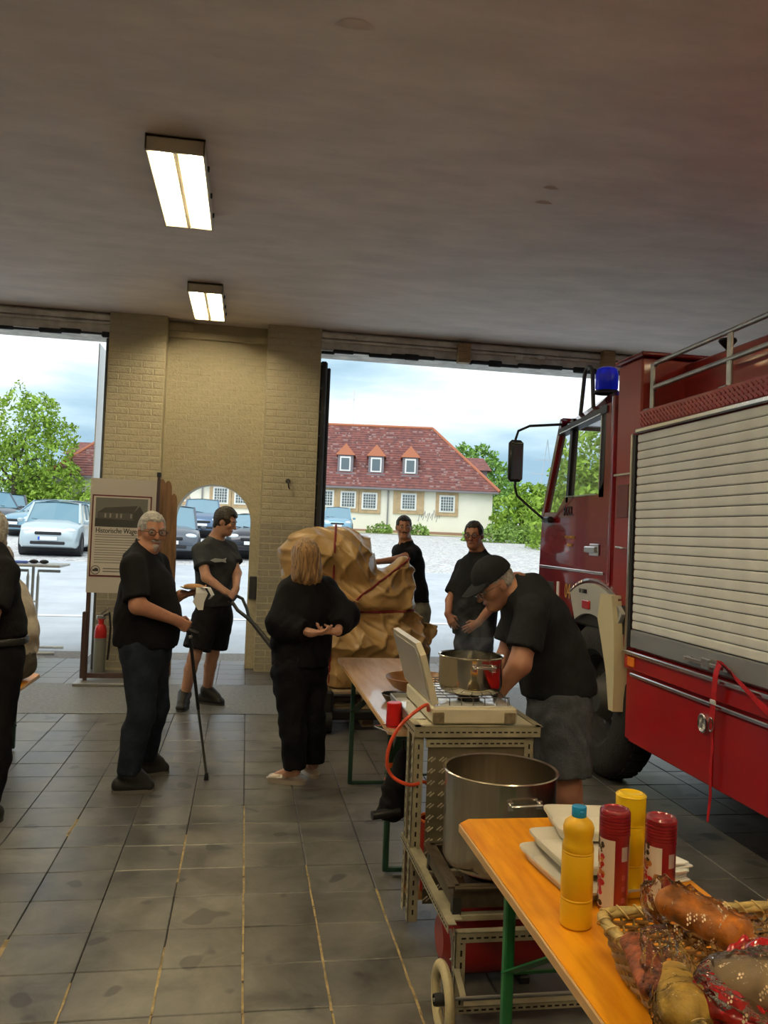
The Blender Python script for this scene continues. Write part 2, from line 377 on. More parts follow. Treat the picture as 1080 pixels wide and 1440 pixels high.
# door jambs
dj = MB().bx(.775, .86, 9.56, 9.72, 0, 3.62, .02).bx(.86, .90, 9.60, 9.66, 0, 3.55, .01).build('trim_5', m_dark, None, 0); dj['kind'] = 'structure'
bt = MB()
for z in np.arange(1.9, 3.6, .28): bt.lathe([(0, -.008), (.014, -.006), (.014, 0)], (.80, 9.556, z), 8, (0, -1, 0))
bt.build('bolt', mat('dull_steel', (.35, .35, .34), .45, .8), dj, 30)
dj2 = MB().bx(-1.635, -1.60, 9.56, 9.70, 0, 3.7, .008).build('trim_6', mat('jamb_grey', (.10, .105, .10), .6, var=.4), None, 0); dj2['kind'] = 'structure'
dl = MB().bx(-1.812, -1.80, 10.13, 11.45, .02, 3.75).build('door_1', mat('white_door', (.82, .83, .84), .5), None, 0); dl['kind'] = 'structure'
MB().bx(-1.80, -1.79, 10.3, 10.4, 1.0, 1.25, .003).build('door_plate', mat('dull_steel', (.35, .35, .34), .45, .8), dl, 0)
# electric switch box and hook on the right pillar
sb = at(357, 826, 9.76)
tag(MB().bx(sb[0]-.055, sb[0]+.03, 9.69, 9.757, sb[2]-.13, sb[2]+.13, .008).build('switch_box', m_dark, None, 0), 'small black switch box on the wall right of the arch', 'switch')
hk = at(405, 680, 9.5); th = thing('wall_hook', 'small grey hook bolted to the right pillar above the woman', 'hook', hk)
MB().cyl(hk+A3((0, -.05, .03)), hk+A3((0, .02, .03)), .022, .03, 10).build('mount', m_dark, th)
MB().tube([hk+A3((0, -.05, .03)), hk+A3((0, -.07, -.01)), hk+A3((.01, -.05, -.05)), hk+A3((.02, -.02, -.06))], .008, 6).build('hook_arm', m_dark, th)

# ------------------------------------------------------------------ ceiling lamps
m_lampbody = mat('lamp_housing', (.55, .50, .38), .5)
m_tube = mat('fluorescent_tube', (1.0, .85, .58), .5, emit=LAMP_POWER)
m_refl = mat('lamp_reflector', (.92, .86, .60), .35, var=0)
def lamp(x, y, z, L, W, label, world=True):
    t_ = thing('ceiling_lamp', label, 'lamp', (x, y, z), 'fluorescent ceiling lamps')
    h = .10
    hb = MB().box((0, 0, -.012), (W, L, .022), None, .004)
    for s in (-1, 1):
        hb.box((s*(W/2-.008), 0, -h/2), (.016, L, h), None, .004); hb.box((0, s*(L/2-.012), -h/2), (W, .024, h), None, .004)
    hb.build('housing', m_lampbody, t_, 0, world=False)
    rf = MB()
    for cx in (-W/4, W/4):
        for sx in (-1, 1):
            rf.quad((cx+sx*(W/4-.014), -L/2+.026, -h+.006), (cx+sx*(W/4-.014), L/2-.026, -h+.006), (cx+sx*.02, L/2-.026, -.03), (cx+sx*.02, -L/2+.026, -.03))
    rf.build('reflector', m_refl, t_, 0, world=False)
    MB().box((0, 0, -h+.012), (.010, L-.04, .022), None, .002).build('divider', m_lampbody, t_, 0, world=False)
    MB().box((0, .0, -h+.006), (W-.03, .008, .010), None, .001).build('cross_bar', m_lampbody, t_, 0, world=False)
    for cx in (-W/4, W/4):
        MB().cyl((cx, -L/2+.05, -.055), (cx, L/2-.05, -.055), .018, None, 12).build('tube', m_tube, t_, world=False)
    for sy in (-.28, .05, .33): MB().box((W/2+.006, sy*L, -h*.6), (.014, .03, .03), None, .003).build('clip', m_dark, t_, 0, world=False)
    return t_
lamp(-.525, 5.72, 3.985, 1.30, .36, 'larger, nearer fluorescent ceiling lamp above the floor at left')
lamp(-.49, 8.62, 3.985, 1.10, .34, 'smaller, farther fluorescent ceiling lamp near the brick pier')

LB = ['', 'ceiling lamp second row behind the photographer', 'ceiling lamp at the rear wall, behind the photographer on the left', 'added unseen ceiling lamp over the fire engine body, beyond the right edge', 'added unseen ceiling lamp over the rear of the fire engine, beyond the right edge', 'ceiling lamp just behind and right of the photographer', 'ceiling lamp at the rear wall, behind the photographer on the right', 'added unseen ceiling lamp by the left doorway, beyond the left edge', 'added unseen ceiling lamp in the middle of the left bay, beyond the left edge', 'added unseen ceiling lamp near the left wall level with the photographer', 'added unseen ceiling lamp at the rear left of the hall']
for k, (lx, ly) in enumerate(((-.5, 2.75), (-.5, -.2), (-.5, -3.2), (4.9, 2.6), (4.9, -.4), (1.5, .45), (2.2, -2.8), (-3.7, 8.4), (-3.7, 5.5), (-3.7, 2.6), (-3.7, -.4))):  # out-of-view lamps; the left and right rows are added to brighten the hall
    if k == 0: lp0 = lamp(lx, ly, 3.985, 1.30, .36, 'fluorescent ceiling lamp behind the photographer, outside the view')
    else:
        c_ = copy_tree(lp0); c_.location = (lx, ly, 3.985); c_['label'] = LB[k]
# ------------------------------------------------------------------ fire engine
m_red = mat('fire_red_paint', (.20, .005, .009), .22, coat=.6)
m_red2 = mat('body_red_paint', (.27, .012, .010), .35, coat=.3)
m_redl = mat('locker_red_paint', (.38, .006, .009), .30, coat=.4)
m_chrome = mat('chrome_trim', (.80, .80, .78), .22, 1.)
m_alu = mat('slat_aluminium', (.84, .85, .82), .55, 0., var=.08, scale=4)
m_alu2 = mat('slat_bottom_bar', (.30, .31, .32), .45, .4)
m_blackp = mat('black_plastic', (.012, .012, .013), .4)
m_tyre = mat('tyre_rubber', (.018, .018, .018), .75, var=.3, bump=.3, bscale=60)
m_fender = mat('fender_grey', (.47, .48, .45), .4)
m_mud = mat('cream_mudguard', (.70, .62, .38), .4)
m_glass = mat('clear_glass', (.75, .80, .82), .03, alpha=.14)
m_darkint = mat('cab_interior', (.03, .03, .035), .7)
X0 = 2.45; W_T = 2.45; X1 = X0+W_T
TR = thing('fire_engine', 'dark red fire engine with aluminium roller shutter parked at the right', 'truck', (X0, 5, 0))
# rear body (box behind the shutter), Y from 0.6 to 5.0
YB = 5.0
bd = MB().bx(X0+.02, X1-.02, .4, YB, .95, 2.44, .01).bx(X0+.30, X1-.30, .4, YB, 2.44, 2.80, .01).bx(X0+.005, X1-.005, YB-.10, 5.24, .95, 2.83, .012)
bd.build('body', m_red2, TR, 30)
MB().bx(X0-.02, X1+.02, YB-.14, 5.26, 2.83, 2.86, .008).build('roof_lip', m_red, TR, 0)
# diamond plate roof edge
dp = MB().bx(X0-.005, X0+.32, .4, YB-.10, 2.44, 2.475, .006).bx(X0-.012, X0, .4, YB-.10, 2.37, 2.475, .003)
dp.build('roof_edge', m_red2, TR, 0)
tp = MB()
for i in range(110):
    y = .5+.04*i
    for j in range(3): tp.bar((X0-.014, y-.012, 2.385+.03*j-.008), (X0-.014, y+.012, 2.385+.03*j+.008), .006, .008)
tp.build('tread_pattern', m_red2, TR, 0, kind='stuff')
MB().bx(X0-.03, X0, .4, YB-.09, 2.335, 2.365, .006).build('gutter_trim', m_chrome, TR, 0)
# shutter
SY0, SY1, SZ0, SZ1 = .45, 4.93, .975, 2.33
MB().bx(X0+.012, X0+.022, SY0, SY1, SZ0, SZ1).bx(X0-.012, X0+.012, SY1-.006, SY1+.02, SZ0, SZ1, .002).build('shutter_frame', m_blackp, TR, 0)
MB().bx(X0-.022, X0+.01, SY1+.02, SY1+.05, SZ0-.02, SZ1+.01, .006).build('shutter_side_trim', m_chrome, TR, 0)

ns = 23; zb = SZ0+.115; hs_ = (SZ1-zb)/ns; me0 = None
for i in range(ns):
    z = zb+hs_*(i+.5)
    if me0 is None:
        prof = [(.010, -hs_/2+.002), (-.002, -hs_/2+.003), (-.005, -hs_/2+.008), (-.0065, 0), (-.005, hs_/2-.008), (-.002, hs_/2-.003), (.010, hs_/2-.002)]
        o = MB().prism([(a, -(SY1-SY0)/2+.01, b) for a, b in prof], (0, SY1-SY0-.03, 0)).build('slat', m_alu, TR, 20, world=False)
        me0 = o.data; o.location = (X0+.002-X0, (SY0+SY1)/2-5, z)
    else: instance(me0, 'slat', TR, (.002, (SY0+SY1)/2-5, z))
MB().bx(X0-.012, X0+.012, SY0, SY1-.015, SZ0, zb-.004, .004).build('shutter_bottom_bar', m_alu2, TR, 0)
hd = MB()
hd.bar((X0-.035, 4.22, 1.015), (X0-.035, 3.78, 1.015), .016, .022, ch=.004).bx(X0-.035, X0-.01, 4.16, 4.20, 1.0, 1.03, .004).bx(X0-.035, X0-.01, 3.80, 3.84, 1.0, 1.03, .004)
hd.build('shutter_handle', m_chrome, TR, 0)
MB().bx(X0-.045, X0-.01, 3.96, 4.04, .99, 1.045, .006).build('latch', m_chrome, TR, 0)
# lockers below
lk = MB().bx(X0+.01, X1-.01, .4, YB, .38, .95, .01).build('lower_body', m_redl, TR, 0)
MB().bx(X0-.012, X0+.01, .4, YB-.01, .835, .93, .004).build('upper_panel', m_redl, TR, 0)

for a, b in ((3.955, 4.90), (2.74, 3.945), (1.5, 2.73), (.45, 1.49)):
    dr = MB().bx(X0-.014, X0+.01, a, b, .385, .795, .006).build('locker_door', m_redl, TR, 0)
    MB().bx(X0-.034, X0-.012, a, b-(.03 if b == 4.90 else 0), .800, .822, .005).build('trim_strip', m_chrome, dr, 0)
    hy = a+.07 if b == 4.90 else a+.18
    rg = MB().lathe([(.048, 0), (.046, .012), (.034, .016), (.032, .006), (0, .004)], (X0-.012, hy, .70), 20, (-1, 0, 0))
    rg.tube([(X0-.03, hy+.04*math.cos(q), .70+.045*math.sin(q)) for q in np.linspace(0, 2*PI, 16, False)], .007, 6, True)
    rg.build('ring_handle', m_chrome, dr, 30)
MB().bx(X0-.036, X0-.012, .4, YB-.02, .93, .955, .006).build('waist_trim', m_chrome, TR, 0)
MB().bx(X0-.02, X0-.011, 4.84, 4.93, .855, .915, .003).build('marker_lamp', mat('amber_lens', (.85, .22, .02), .25), TR, 0)
MB().bx(X0+.15, X1-.15, .4, 6.4, .50, .75, .02).bx(X0+.55, X1-.55, .4, 6.6, .40, .6, .02).build('chassis', m_blackp, TR, 0)
# narrow front compartment details
MB().bx(X0-.003, X0+.01, 5.03, 5.19, 1.80, 2.02, .003).build('vent_panel', mat('vent_brown', (.12, .02, .015), .5), TR, 0)
MB().bx(X0-.012, X0+.01, 4.99, 5.235, 2.08, 2.095, .002).build('panel_trim', m_chrome, TR, 0)
MB().tube([(X0-.0, 5.12, 1.60), (X0-.03, 5.12, 1.605), (X0-.03, 5.03, 1.60), (X0, 5.03, 1.60)], .009, 8).build('panel_handle', m_chrome, TR)
# railings on the roof
rys = (4.82, 3.98, 3.1, 2.2, 1.3)
for y in rys: MB().bx(X0+.03, X0+.045, y-.022, y+.022, 2.475, 2.77, .004).bx(X0-.005, X0+.07, y-.035, y+.035, 2.475, 2.483, .002).build('railing_post', mat('galvanised_steel', (.45, .45, .43), .4, .7, var=.2), TR, 0)
for z, q in ((2.77, 0.), (2.62, 0.)):
    MB().tube([(X0+.045, 4.83, z-.02), (X0+.04, 4.78, z), (X0+.04, .6, z+.06)], .015, 10).build('railing_tube', MATS['galvanised_steel'], TR)
MB().lathe([(.012, 0), (.012, .05), (.05, .09), (.055, .10), (.05, .112), (0, .118)], (X0+.42, 4.62, 2.80), 14).lathe([(.04, 0), (.015, .02)], (X0+.42, 4.62, 2.80), 14).build('roof_knob', m_blackp, TR)
# ---- cab: side outline in (y, z)
CX0, CX1 = X0, X1
def side(xs, poly, thick, name, m, par=TR, sm=0):
    return MB().prism([(xs, y, z) for y, z in poly], (thick, 0, 0)).build(name, m, par, sm)
FY = 6.62
for xs, th, lab in ((CX0, .05, 'near'), (CX1, -.05, 'far')):
    # lower side with the wheel arch cut out
    arcp = [(5.42+.66*math.cos(a), .56+.66*math.sin(a)) for a in np.linspace(math.radians(4), math.radians(128), 14)]
    low = [(6.62, .56), (6.64, 1.1), (6.63, 1.42), (5.27, 1.42), (5.27, 1.22)]+[p for p in arcp[::-1] if p[1] > .6]
    side(xs, low, th, 'lower_side', m_red)
    dr = side(xs, [(6.63, 1.42), (6.60, 1.86), (6.28, 1.86), (6.12, 1.97), (5.50, 1.97), (5.42, 2.06), (5.40, 2.60), (5.30, 2.60), (5.27, 1.42)], th, 'door', m_red)
    MB().bx(xs-.010*np.sign(th), xs+.004*np.sign(th), 5.36, 6.60, 1.405, 1.425, .003).build('door_crease', m_chrome if lab == 'near' else m_red, dr, 0)
    hnd = MB().bx(xs-.028*np.sign(th), xs, 5.47, 5.66, 1.555, 1.60, .008).bx(xs-.012*np.sign(th), xs, 5.44, 5.60, 1.535, 1.62, .008)
    hnd.build('handle', m_chrome if lab == 'near' else m_blackp, dr, 0)
    # window frame: pillars
    MB().bar((xs+th/2, 5.45, 1.95), (xs+th/2, 5.44, 2.6), .05, .08, (0, 1, 0)).bar((xs+th/2, 6.08, 1.93), (xs+th/2, 6.02, 2.58), .05, .045, (0, 1, 0)).bar((xs+th/2, 5.38, 2.565), (xs+th/2, 6.28, 2.50), .05, .07, (1, 0, 0)).build('window_frame', m_blackp, TR, 0)
    MB().bar((xs+th/2, 6.60, 1.82), (xs+th/2, 6.24, 2.60), .055, .07, (0, 1, 0), .01).build('windscreen_pillar', m_red, TR, 0)
    MB().bar((xs-.006*np.sign(th), 5.52, 1.975), (xs-.006*np.sign(th), 6.07, 1.975), .006, .02, (1, 0, 0)).bar((xs-.006*np.sign(th), 5.475, 1.99), (xs-.006*np.sign(th), 5.465, 2.53), .006, .014, (0, 1, 0)).bar((xs-.006*np.sign(th), 5.46, 2.54), (xs-.006*np.sign(th), 6.22, 2.485), .006, .03, (1, 0, 0)).build('window_seal', m_chrome, TR, 0)
    MB().quad((xs+th*.5, 5.49, 1.96), (xs+th*.5, 6.56, 1.86), (xs+th*.5, 6.27, 2.50), (xs+th*.5, 5.48, 2.55)).build('side_window', m_glass, TR, 0)
# back pillar, rounded: vertical ribs of the cab's rear side wall
for y0, y1, x in ((5.24, 5.32, .0),):
    [MB().lathe([(.055, 1.22), (.055, 2.64)], (xx, 5.30, 0), 16).build('corner_post', m_red, TR) for xx in (X0+.052, X1-.052)]
MB().bx(X0+.05, X1-.05, 5.25, 5.30, .7, 2.05, .01).bx(X0+.05, X0+.5, 5.25, 5.30, 2.05, 2.64, .01).bx(X1-.5, X1-.05, 5.25, 5.30, 2.05, 2.64, .01).bx(X0+.5, X1-.5, 5.25, 5.30, 2.5, 2.64, .01).build('back_wall', m_red, TR, 0)
# roof: rounded shell
rf = MB(); prof = [(5.24, 2.60), (5.26, 2.68), (5.40, 2.735), (5.8, 2.75), (6.08, 2.71), (6.24, 2.64), (6.29, 2.56)]
nx = 12; g = []
for (y, z) in prof:
    row = []
    for i in range(nx+1):
        t_ = -1+2*i/nx; xx = (X0+X1)/2+t_*(W_T/2); drop = max(0, abs(t_)-.82)/.18
        row.append((xx, y, 2.56+(z-2.56)*math.sqrt(max(0, 1-drop**2)) if drop > 0 else z))
    g.append(row)
vs = [p for r_ in g for p in r_]; fs = [(i*(nx+1)+j, i*(nx+1)+j+1, (i+1)*(nx+1)+j+1, (i+1)*(nx+1)+j) for i in range(len(prof)-1) for j in range(nx)]
rf.add(vs, fs); rf.add([(x, y, 2.55) for (x, y, z) in vs], fs)
for y0_, z0_ in ((5.24, 2.60), (6.29, 2.56)): rf.bx(X0+.02, X1-.02, y0_-.02, y0_+.02, 2.53, 2.62, .01)
rf.build('cab_roof', m_red, TR, 50)
MB().prism([(X0+.03, 6.61, .56), (X0+.03, 6.65, 1.1), (X0+.03, 6.63, 1.80), (X0+.03, 6.55, 1.80), (X0+.03, 6.55, .56)], (W_T-.06, 0, 0)).build('front_panel', m_red, TR, 0)
MB().quad((X0+.06, 6.61, 1.82), (X1-.06, 6.61, 1.82), (X1-.06, 6.26, 2.58), (X0+.06, 6.26, 2.58)).build('windscreen', m_glass, TR, 0)
MB().bx(X0+.03, X1-.03, 6.5, 6.78, .45, .72, .03).build('bumper', m_fender, TR, 0)
MB().bx(X0+.1, X1-.1, 5.3, 6.55, 1.1, 1.16).bx(X0+.1, X1-.1, 6.2, 6.54, 1.16, 1.72, .05).build('cab_floor', m_darkint, TR, 0)
for cx in (X0+.55, X1-.55):
    MB().bx(cx-.24, cx+.24, 5.45, 5.95, 1.16, 1.48, .05).bx(cx-.24, cx+.24, 5.34, 5.48, 1.45, 1.98, .05).build('seat', m_darkint, TR, 0)
cc = A3((X0+.60, 6.02, 1.82)); ax = A3((0, -.35, 1)); ax /= np.linalg.norm(ax)
MB().tube([cc+.21*(math.cos(q)*A3((1, 0, 0))+math.sin(q)*np.cross(ax, (1, 0, 0))) for q in np.linspace(0, 2*PI, 24, False)], .014, 6, True).bar(cc-A3((.2, 0, 0)), cc+A3((.2, 0, 0)), .02, .02).cyl(cc, cc-ax*.3, .02).build('steering_wheel', m_blackp, TR)
m_blue = mat('blue_beacon_glass', (.01, .03, .75), .12, trans=.5, emit=.10)
# little blue lamp inside the cab at the far window
bq = at(822, 684, 5.55)
MB().lathe([(.045, 0), (.045, .07), (.03, .09), (0, .095)], (X0+.45, 5.80, 1.98), 14).build('inner_lamp', m_blue, TR)
MB().cyl((X0+.45, 5.80, 1.92), (X0+.45, 5.80, 1.98), .05, None, 12).build('inner_lamp_foot', m_blackp, TR)
# door lettering and number, chrome scoop
def text(body, size, loc, rot, m, parent, name='lettering', ext=.002, align='CENTER', sx=1.):
    cu = bpy.data.curves.new(name, 'FONT'); cu.body = body; cu.size = size; cu.extrude = ext; cu.align_x = align; cu.align_y = 'CENTER'; cu.resolution_u = 3
    tmp = bpy.data.objects.new('t', cu); C.objects.link(tmp); dg = bpy.context.evaluated_depsgraph_get()
    me = bpy.data.meshes.new_from_object(tmp.evaluated_get(dg)); bpy.data.objects.remove(tmp)
    o = bpy.data.objects.new(name, me); C.objects.link(o); me.materials.clear(); me.materials.append(m)
    Mx = Matrix.Translation(Vector(loc)-Vector(ORG[parent.name])) @ Euler(rot).to_matrix().to_4x4() @ Matrix.Diagonal((sx, 1, 1, 1))
    me.transform(Mx); o.parent = parent; ORG[o.name] = ORG[parent.name]; return o
SROT = (PI/2, 0, -PI/2)      # reads from the left side of the truck
text('RKL', .10, (X0-.004, 6.03, 1.86), SROT, m_blackp, TR, sx=1.1)
m_gold = mat('gold_number', (.55, .33, .08), .4)
text('04', .16, (X0-.004, 5.99, 1.245), SROT, m_gold, TR, sx=.7)
text('FEUERWEHR', .035, (X0-.004, 5.98, 1.66), SROT, m_gold, TR)
text('STADT', .035, (X0-.004, 5.98, 1.60), SROT, m_gold, TR)
MB().bx(X0-.004, X0+.01, 6.28, 6.50, .78, 1.30, .004).build('air_intake', m_darkint, TR, 0)
MB().bx(X0-.008, X0+.004, 6.17, 6.21, 1.06, 1.31, .004).build('white_stripe', mat('white_stripe', (.8, .8, .78), .4), TR, 0)
# fender, mudguard, wheel
WY, WZ, WR = 5.50, .54, .54
def arcband(r0, r1, a0, a1, x0, x1, n=16, rt=None):
    mb = MB(); A = np.radians(np.linspace(a0, a1, n+1)); rr1 = lambda a: r1
    for i in range(n):
        q = []
        for a in (A[i], A[i+1]):
            for r in (r0, r1): q.append((WY+r*math.cos(a), WZ+r*math.sin(a)))
        (a_, b_, c_, d_) = q
        P_ = [(x0, *a_), (x0, *b_), (x0, *d_), (x0, *c_), (x1, *a_), (x1, *b_), (x1, *d_), (x1, *c_)]
        mb.add(P_, [(0, 1, 2, 3), (4, 7, 6, 5), (0, 4, 5, 1), (3, 2, 6, 7), (1, 5, 6, 2), (0, 3, 7, 4)])
    return mb
fd = arcband(.585, .80, 62, 128, X0-.03, X0+.34).build('front_fender', m_fender, TR, 25)
fd2 = MB()
MB().bx(X0-.045, X0-.03, WY+.0, WY+.12, 1.155, 1.215, .005).build('fender_reflector', mat('red_lens', (.5, .02, .02), .2), fd, 0)
text('U 1300', .045, (X0-.034, WY+.13, 1.275), SROT, m_blackp, fd)
arcband(.82, .835, 60, 120, X0-.02, X0+.02).build('arch_trim', m_chrome, TR, 25)
# cream mudguard behind the wheel
mg = MB(); st = [(5.10, 1.285, .17), (5.06, 1.12, .25), (5.04, .95, .19), (5.03, .78, .125), (5.03, .62, .085), (5.03, .54, .065)]
rows = []
for y, z, d in st: rows.append([(X0-.06, y+d, z), (X0-.06, y, z), (X0+.30, y-.02, z), (X0+.30, y+d-.02, z)])
vs = [p for r_ in rows for p in r_]; fs = []
for i in range(len(rows)-1):
    for j in range(4): fs.append((i*4+j, i*4+(j+1) % 4, (i+1)*4+(j+1) % 4, (i+1)*4+j))
fs += [(0, 1, 2, 3), (4*len(rows)-4, 4*len(rows)-3, 4*len(rows)-2, 4*len(rows)-1)]
mg.add(vs, fs).build('mudguard', m_mud, TR, 40)
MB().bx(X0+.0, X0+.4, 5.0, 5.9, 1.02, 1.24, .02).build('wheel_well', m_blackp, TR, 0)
def truck_wheel(y, label=None, flip=1, xx=None):
    xx = X0+.02 if xx is None else xx
    w_ = MB().lathe([(.30, .02), (.34, -.015), (.44, -.025), (.505, 0), (.535, .035), (.54, .07), (.54, .18), (.52, .22), (.45, .25), (.30, .23)], (xx, y, WZ), 40, (flip, 0, 0), True).build('tyre', m_tyre, TR)
    tr = MB()
    for k in range(44):
        a = 2*PI*k/44; c_ = A3((0, math.cos(a), math.sin(a)))
        for xo in (.08, .125, .17): tr.bar(A3((xx, y, WZ))+c_*.541+A3((flip*(xo-.02), 0, 0)), A3((xx, y, WZ))+c_*.541+A3((flip*(xo+.02), 0, 0)), .045, .014, up=tuple(c_))
    tr.build('tread', m_tyre, w_, 0, kind='stuff')
    rm = MB().lathe([(.305, .02), (.295, .05), (.28, .12), (.20, .13), (.15, .07), (.13, .03), (.10, .0), (0, -.005)], (xx, y, WZ), 32, (flip, 0, 0)).build('rim', mat('shaded_rim', (.05, .05, .05), .5, .3), TR)  # rim colour darkened to stand in for the shade on it
    nb = MB()
    for k in range(8):
        a = 2*PI*k/8; nb.cyl((xx+flip*.13, y+.17*math.cos(a), WZ+.17*math.sin(a)), (xx+flip*.085, y+.17*math.cos(a), WZ+.17*math.sin(a)), .016, None, 6)
    nb.build('wheel_nuts', m_chrome, rm, 0)
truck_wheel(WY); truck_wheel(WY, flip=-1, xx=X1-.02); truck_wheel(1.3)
# beacon, roof hoops
bp = tuple(at(853, 550, 5.86))
bc = MB().lathe([(.075, 0), (.085, .02), (.085, .13), (.075, .165), (.05, .18), (0, .185)], bp, 20).build('beacon', m_blue, TR)
MB().lathe([(.03, .02), (.05, .06), (.05, .11), (.02, .13)], bp, 12).build('beacon_reflector', mat('beacon_core', (.01, .015, .2), .2, .5), bc)
MB().lathe([(.095, -.02), (.09, 0), (.0, 0)], bp, 20).build('beacon_foot', m_blackp, TR)
for k, (yb, x_, hh) in enumerate(((6.02, X0+.12, 2.99), (5.42, X0+.32, 2.97))):
    pts = [(x_-.01, yb+.11, 2.60), (x_-.01, yb+.10, 2.66), (x_, yb+.08, 2.9)]+[(x_, yb+.08*math.cos(a), hh-.08+.08*math.sin(a)) for a in np.linspace(0.2, PI-.2, 7)]+[(x_, yb-.08, 2.9), (x_+.01, yb-.09, 2.66)]
    MB().tube(pts, .016, 10).build('roof_hoop', mat('dark_steel', (.10, .10, .09), .4, .6), TR)
# mirror on its arm
mp_ = at(726, 648, 6.55); mt = at(785, 597, 6.35); ml = at(775, 728, 6.45); ml = A3((X0-.01, 6.45, at(775, 728, 6.45)[2]))
mt = A3((X0-.01, 6.22, at(790, 597, 6.22)[2]))
arm_t = [mt, at(745, 599, 6.5), at(729, 606, 6.55), at(725, 618, 6.55), mp_+A3((0, 0, .1))]
arm_b = [mp_-A3((0, 0, .1)), at(724, 684, 6.55), at(727, 697, 6.55), at(748, 716, 6.5), ml+A3((-.04, 0, -.01)), ml]
ma = MB().tube(arm_t, .011, 8).build('mirror_arm', m_blackp, TR)
MB().tube(arm_b, .011, 8).build('mirror_arm', m_blackp, TR)
MB().box(ml+A3((-.02, -.06, -.02)), (.05, .14, .05), None, .012).build('mirror_bracket', m_blackp, TR, 0)
mm = MB(); hw, hh_ = .062, .175
mm.box(mp_+A3((0, .02, 0)), (hw*2, .07, hh_*2), None, .025)
mir = mm.build('wing_mirror', m_blackp, TR, 40)
MB().box(mp_+A3((0, -.018, 0)), (hw*2-.03, .004, hh_*2-.04), None, .0).build('mirror_glass', mat('mirror_glass', (.45, .45, .45), .06, 1.), mir, 0)
# red strap with carabiner hanging from the shutter handle
m_strap = mat('red_webbing', (.60, .012, .02), .6, var=.25, scale=30)
def ribbon(pts, w, m, name, parent, wd=(0, 1, 0), th=.002):
    pts = [A3(p) for p in pts]; mb = MB()
    fw = []
    for i, p in enumerate(pts):
        ww = w[i] if hasattr(w, '__len__') else w
        q = A3(wd[i]) if isinstance(wd, list) else A3(wd); fw.append((p-q*ww/2, p+q*ww/2))
    for i in range(len(pts)-1):
        t_ = pts[i+1]-pts[i]; nn = np.cross(t_, fw[i][1]-fw[i][0]); nn = nn/(np.linalg.norm(nn)+1e-9)*th
        a, b = fw[i]; c_, d_ = fw[i+1][1], fw[i+1][0]
        mb.add([a, b, c_, d_, a+nn, b+nn, c_+nn, d_+nn], [(0, 1, 2, 3), (7, 6, 5, 4), (0, 4, 5, 1), (2, 6, 7, 3), (0, 3, 7, 4), (1, 5, 6, 2)])
    return mb.build(name, m, parent, 50)
SY_ = 3.86
sq = thing('strap', 'red webbing strap with carabiner hanging from the shutter handle', 'strap', (X0-.05, SY_, 1.04))
ribbon([(X0-.045, SY_, 1.05), (X0-.06, SY_+.01, .98), (X0-.055, SY_+.03, .86), (X0-.05, SY_+.05, .74)], .045, m_strap, 'hanging_end', sq)
ribbon([(X0-.05, SY_+.05, .72), (X0-.045, SY_+.045, .60), (X0-.05, SY_+.05, .50), (X0-.045, SY_+.05, .36), (X0-.05, SY_+.06, .22)], [.02, .022, .02, .024, .02], m_strap, 'thin_tail', sq)
ribbon([(X0-.05, SY_-.0, 1.055), (X0-.055, 3.72, 1.00), (X0-.05, 3.5, .90), (X0-.05, 3.3, .84), (X0-.05, 3.0, .80), (X0-.05, 2.6, .80)], .05, m_strap, 'long_end', sq, [(0, 1, 0), (0, .7, .7), (0, .4, .9), (0, .2, 1), (0, 0, 1), (0, 0, 1)])
MB().tube([(X0-.055, SY_+.045+.018*math.cos(q), .72+.035*math.sin(q)) for q in np.linspace(0, 2*PI, 14, False)], .005, 6, True).build('carabiner', m_chrome, sq)
MB().bx(X0-.062, X0-.05, SY_+.01, SY_+.055, .825, .85, .003).build('buckle', mat('white_stripe', (.8, .8, .78), .4), sq, 0)
# ------------------------------------------------------------------ the building across the yard
m_bw = mat('pale_render', (.95, .92, .80), .8, var=.06, scale=.6)
m_plinth = mat('plinth_brown', (.40, .24, .17), .8)
m_bst = mat('sandstone_surround', (.58, .42, .25), .8, var=.2, scale=2)
m_roof = mat('clay_roof_tile', (.27, .095, .075), .75, col2=(.14, .06, .06), scale=3.2, var=.1)
m_roofl = mat('roof_lichen', (.42, .28, .26), .8)
m_ridge = mat('orange_ridge_tile', (.46, .16, .08), .7)
m_wf = mat('white_window_frame', (.9, .9, .88), .5)
m_pane = mat('dark_window_pane', (.16, .20, .22), .12)
m_slate = mat('dormer_cheek', (.24, .22, .24), .7)
BD = 55.; bo = A3((_cy*0+_sy*BD, _cy*BD, 0)); zb_ = 1.62
BU = lambda px: (px-540)/FPX*BD
bloc = bo+_r*0; bloc[2] = zb_
B = thing('farmhouse', 'long pale building with red hipped roof and three dormers beyond the car park', 'building', tuple(bloc), None, -YAW)
u0, u1 = BU(72), BU(692); HW = 3.05; DP = 10.
def bb(mb, name, m, par=B, sm=0, kind=None): return mb.build(name, m, par, sm, world=False, kind=kind)
bb(MB().bx(u0, u1, 0, DP, -1.5, HW), 'wall', m_bw)
bb(MB().bx(u0-.03, u1+.03, -.05, DP, -1.5, .28), 'plinth', m_plinth)
bb(MB().bx(u0-.35, u1+.35, -.42, -.30, HW-.12, HW+.02, .02).bx(u0-.35, u1+.35, -.35, 0, HW-.02, HW+.03), 'gutter', m_slate)
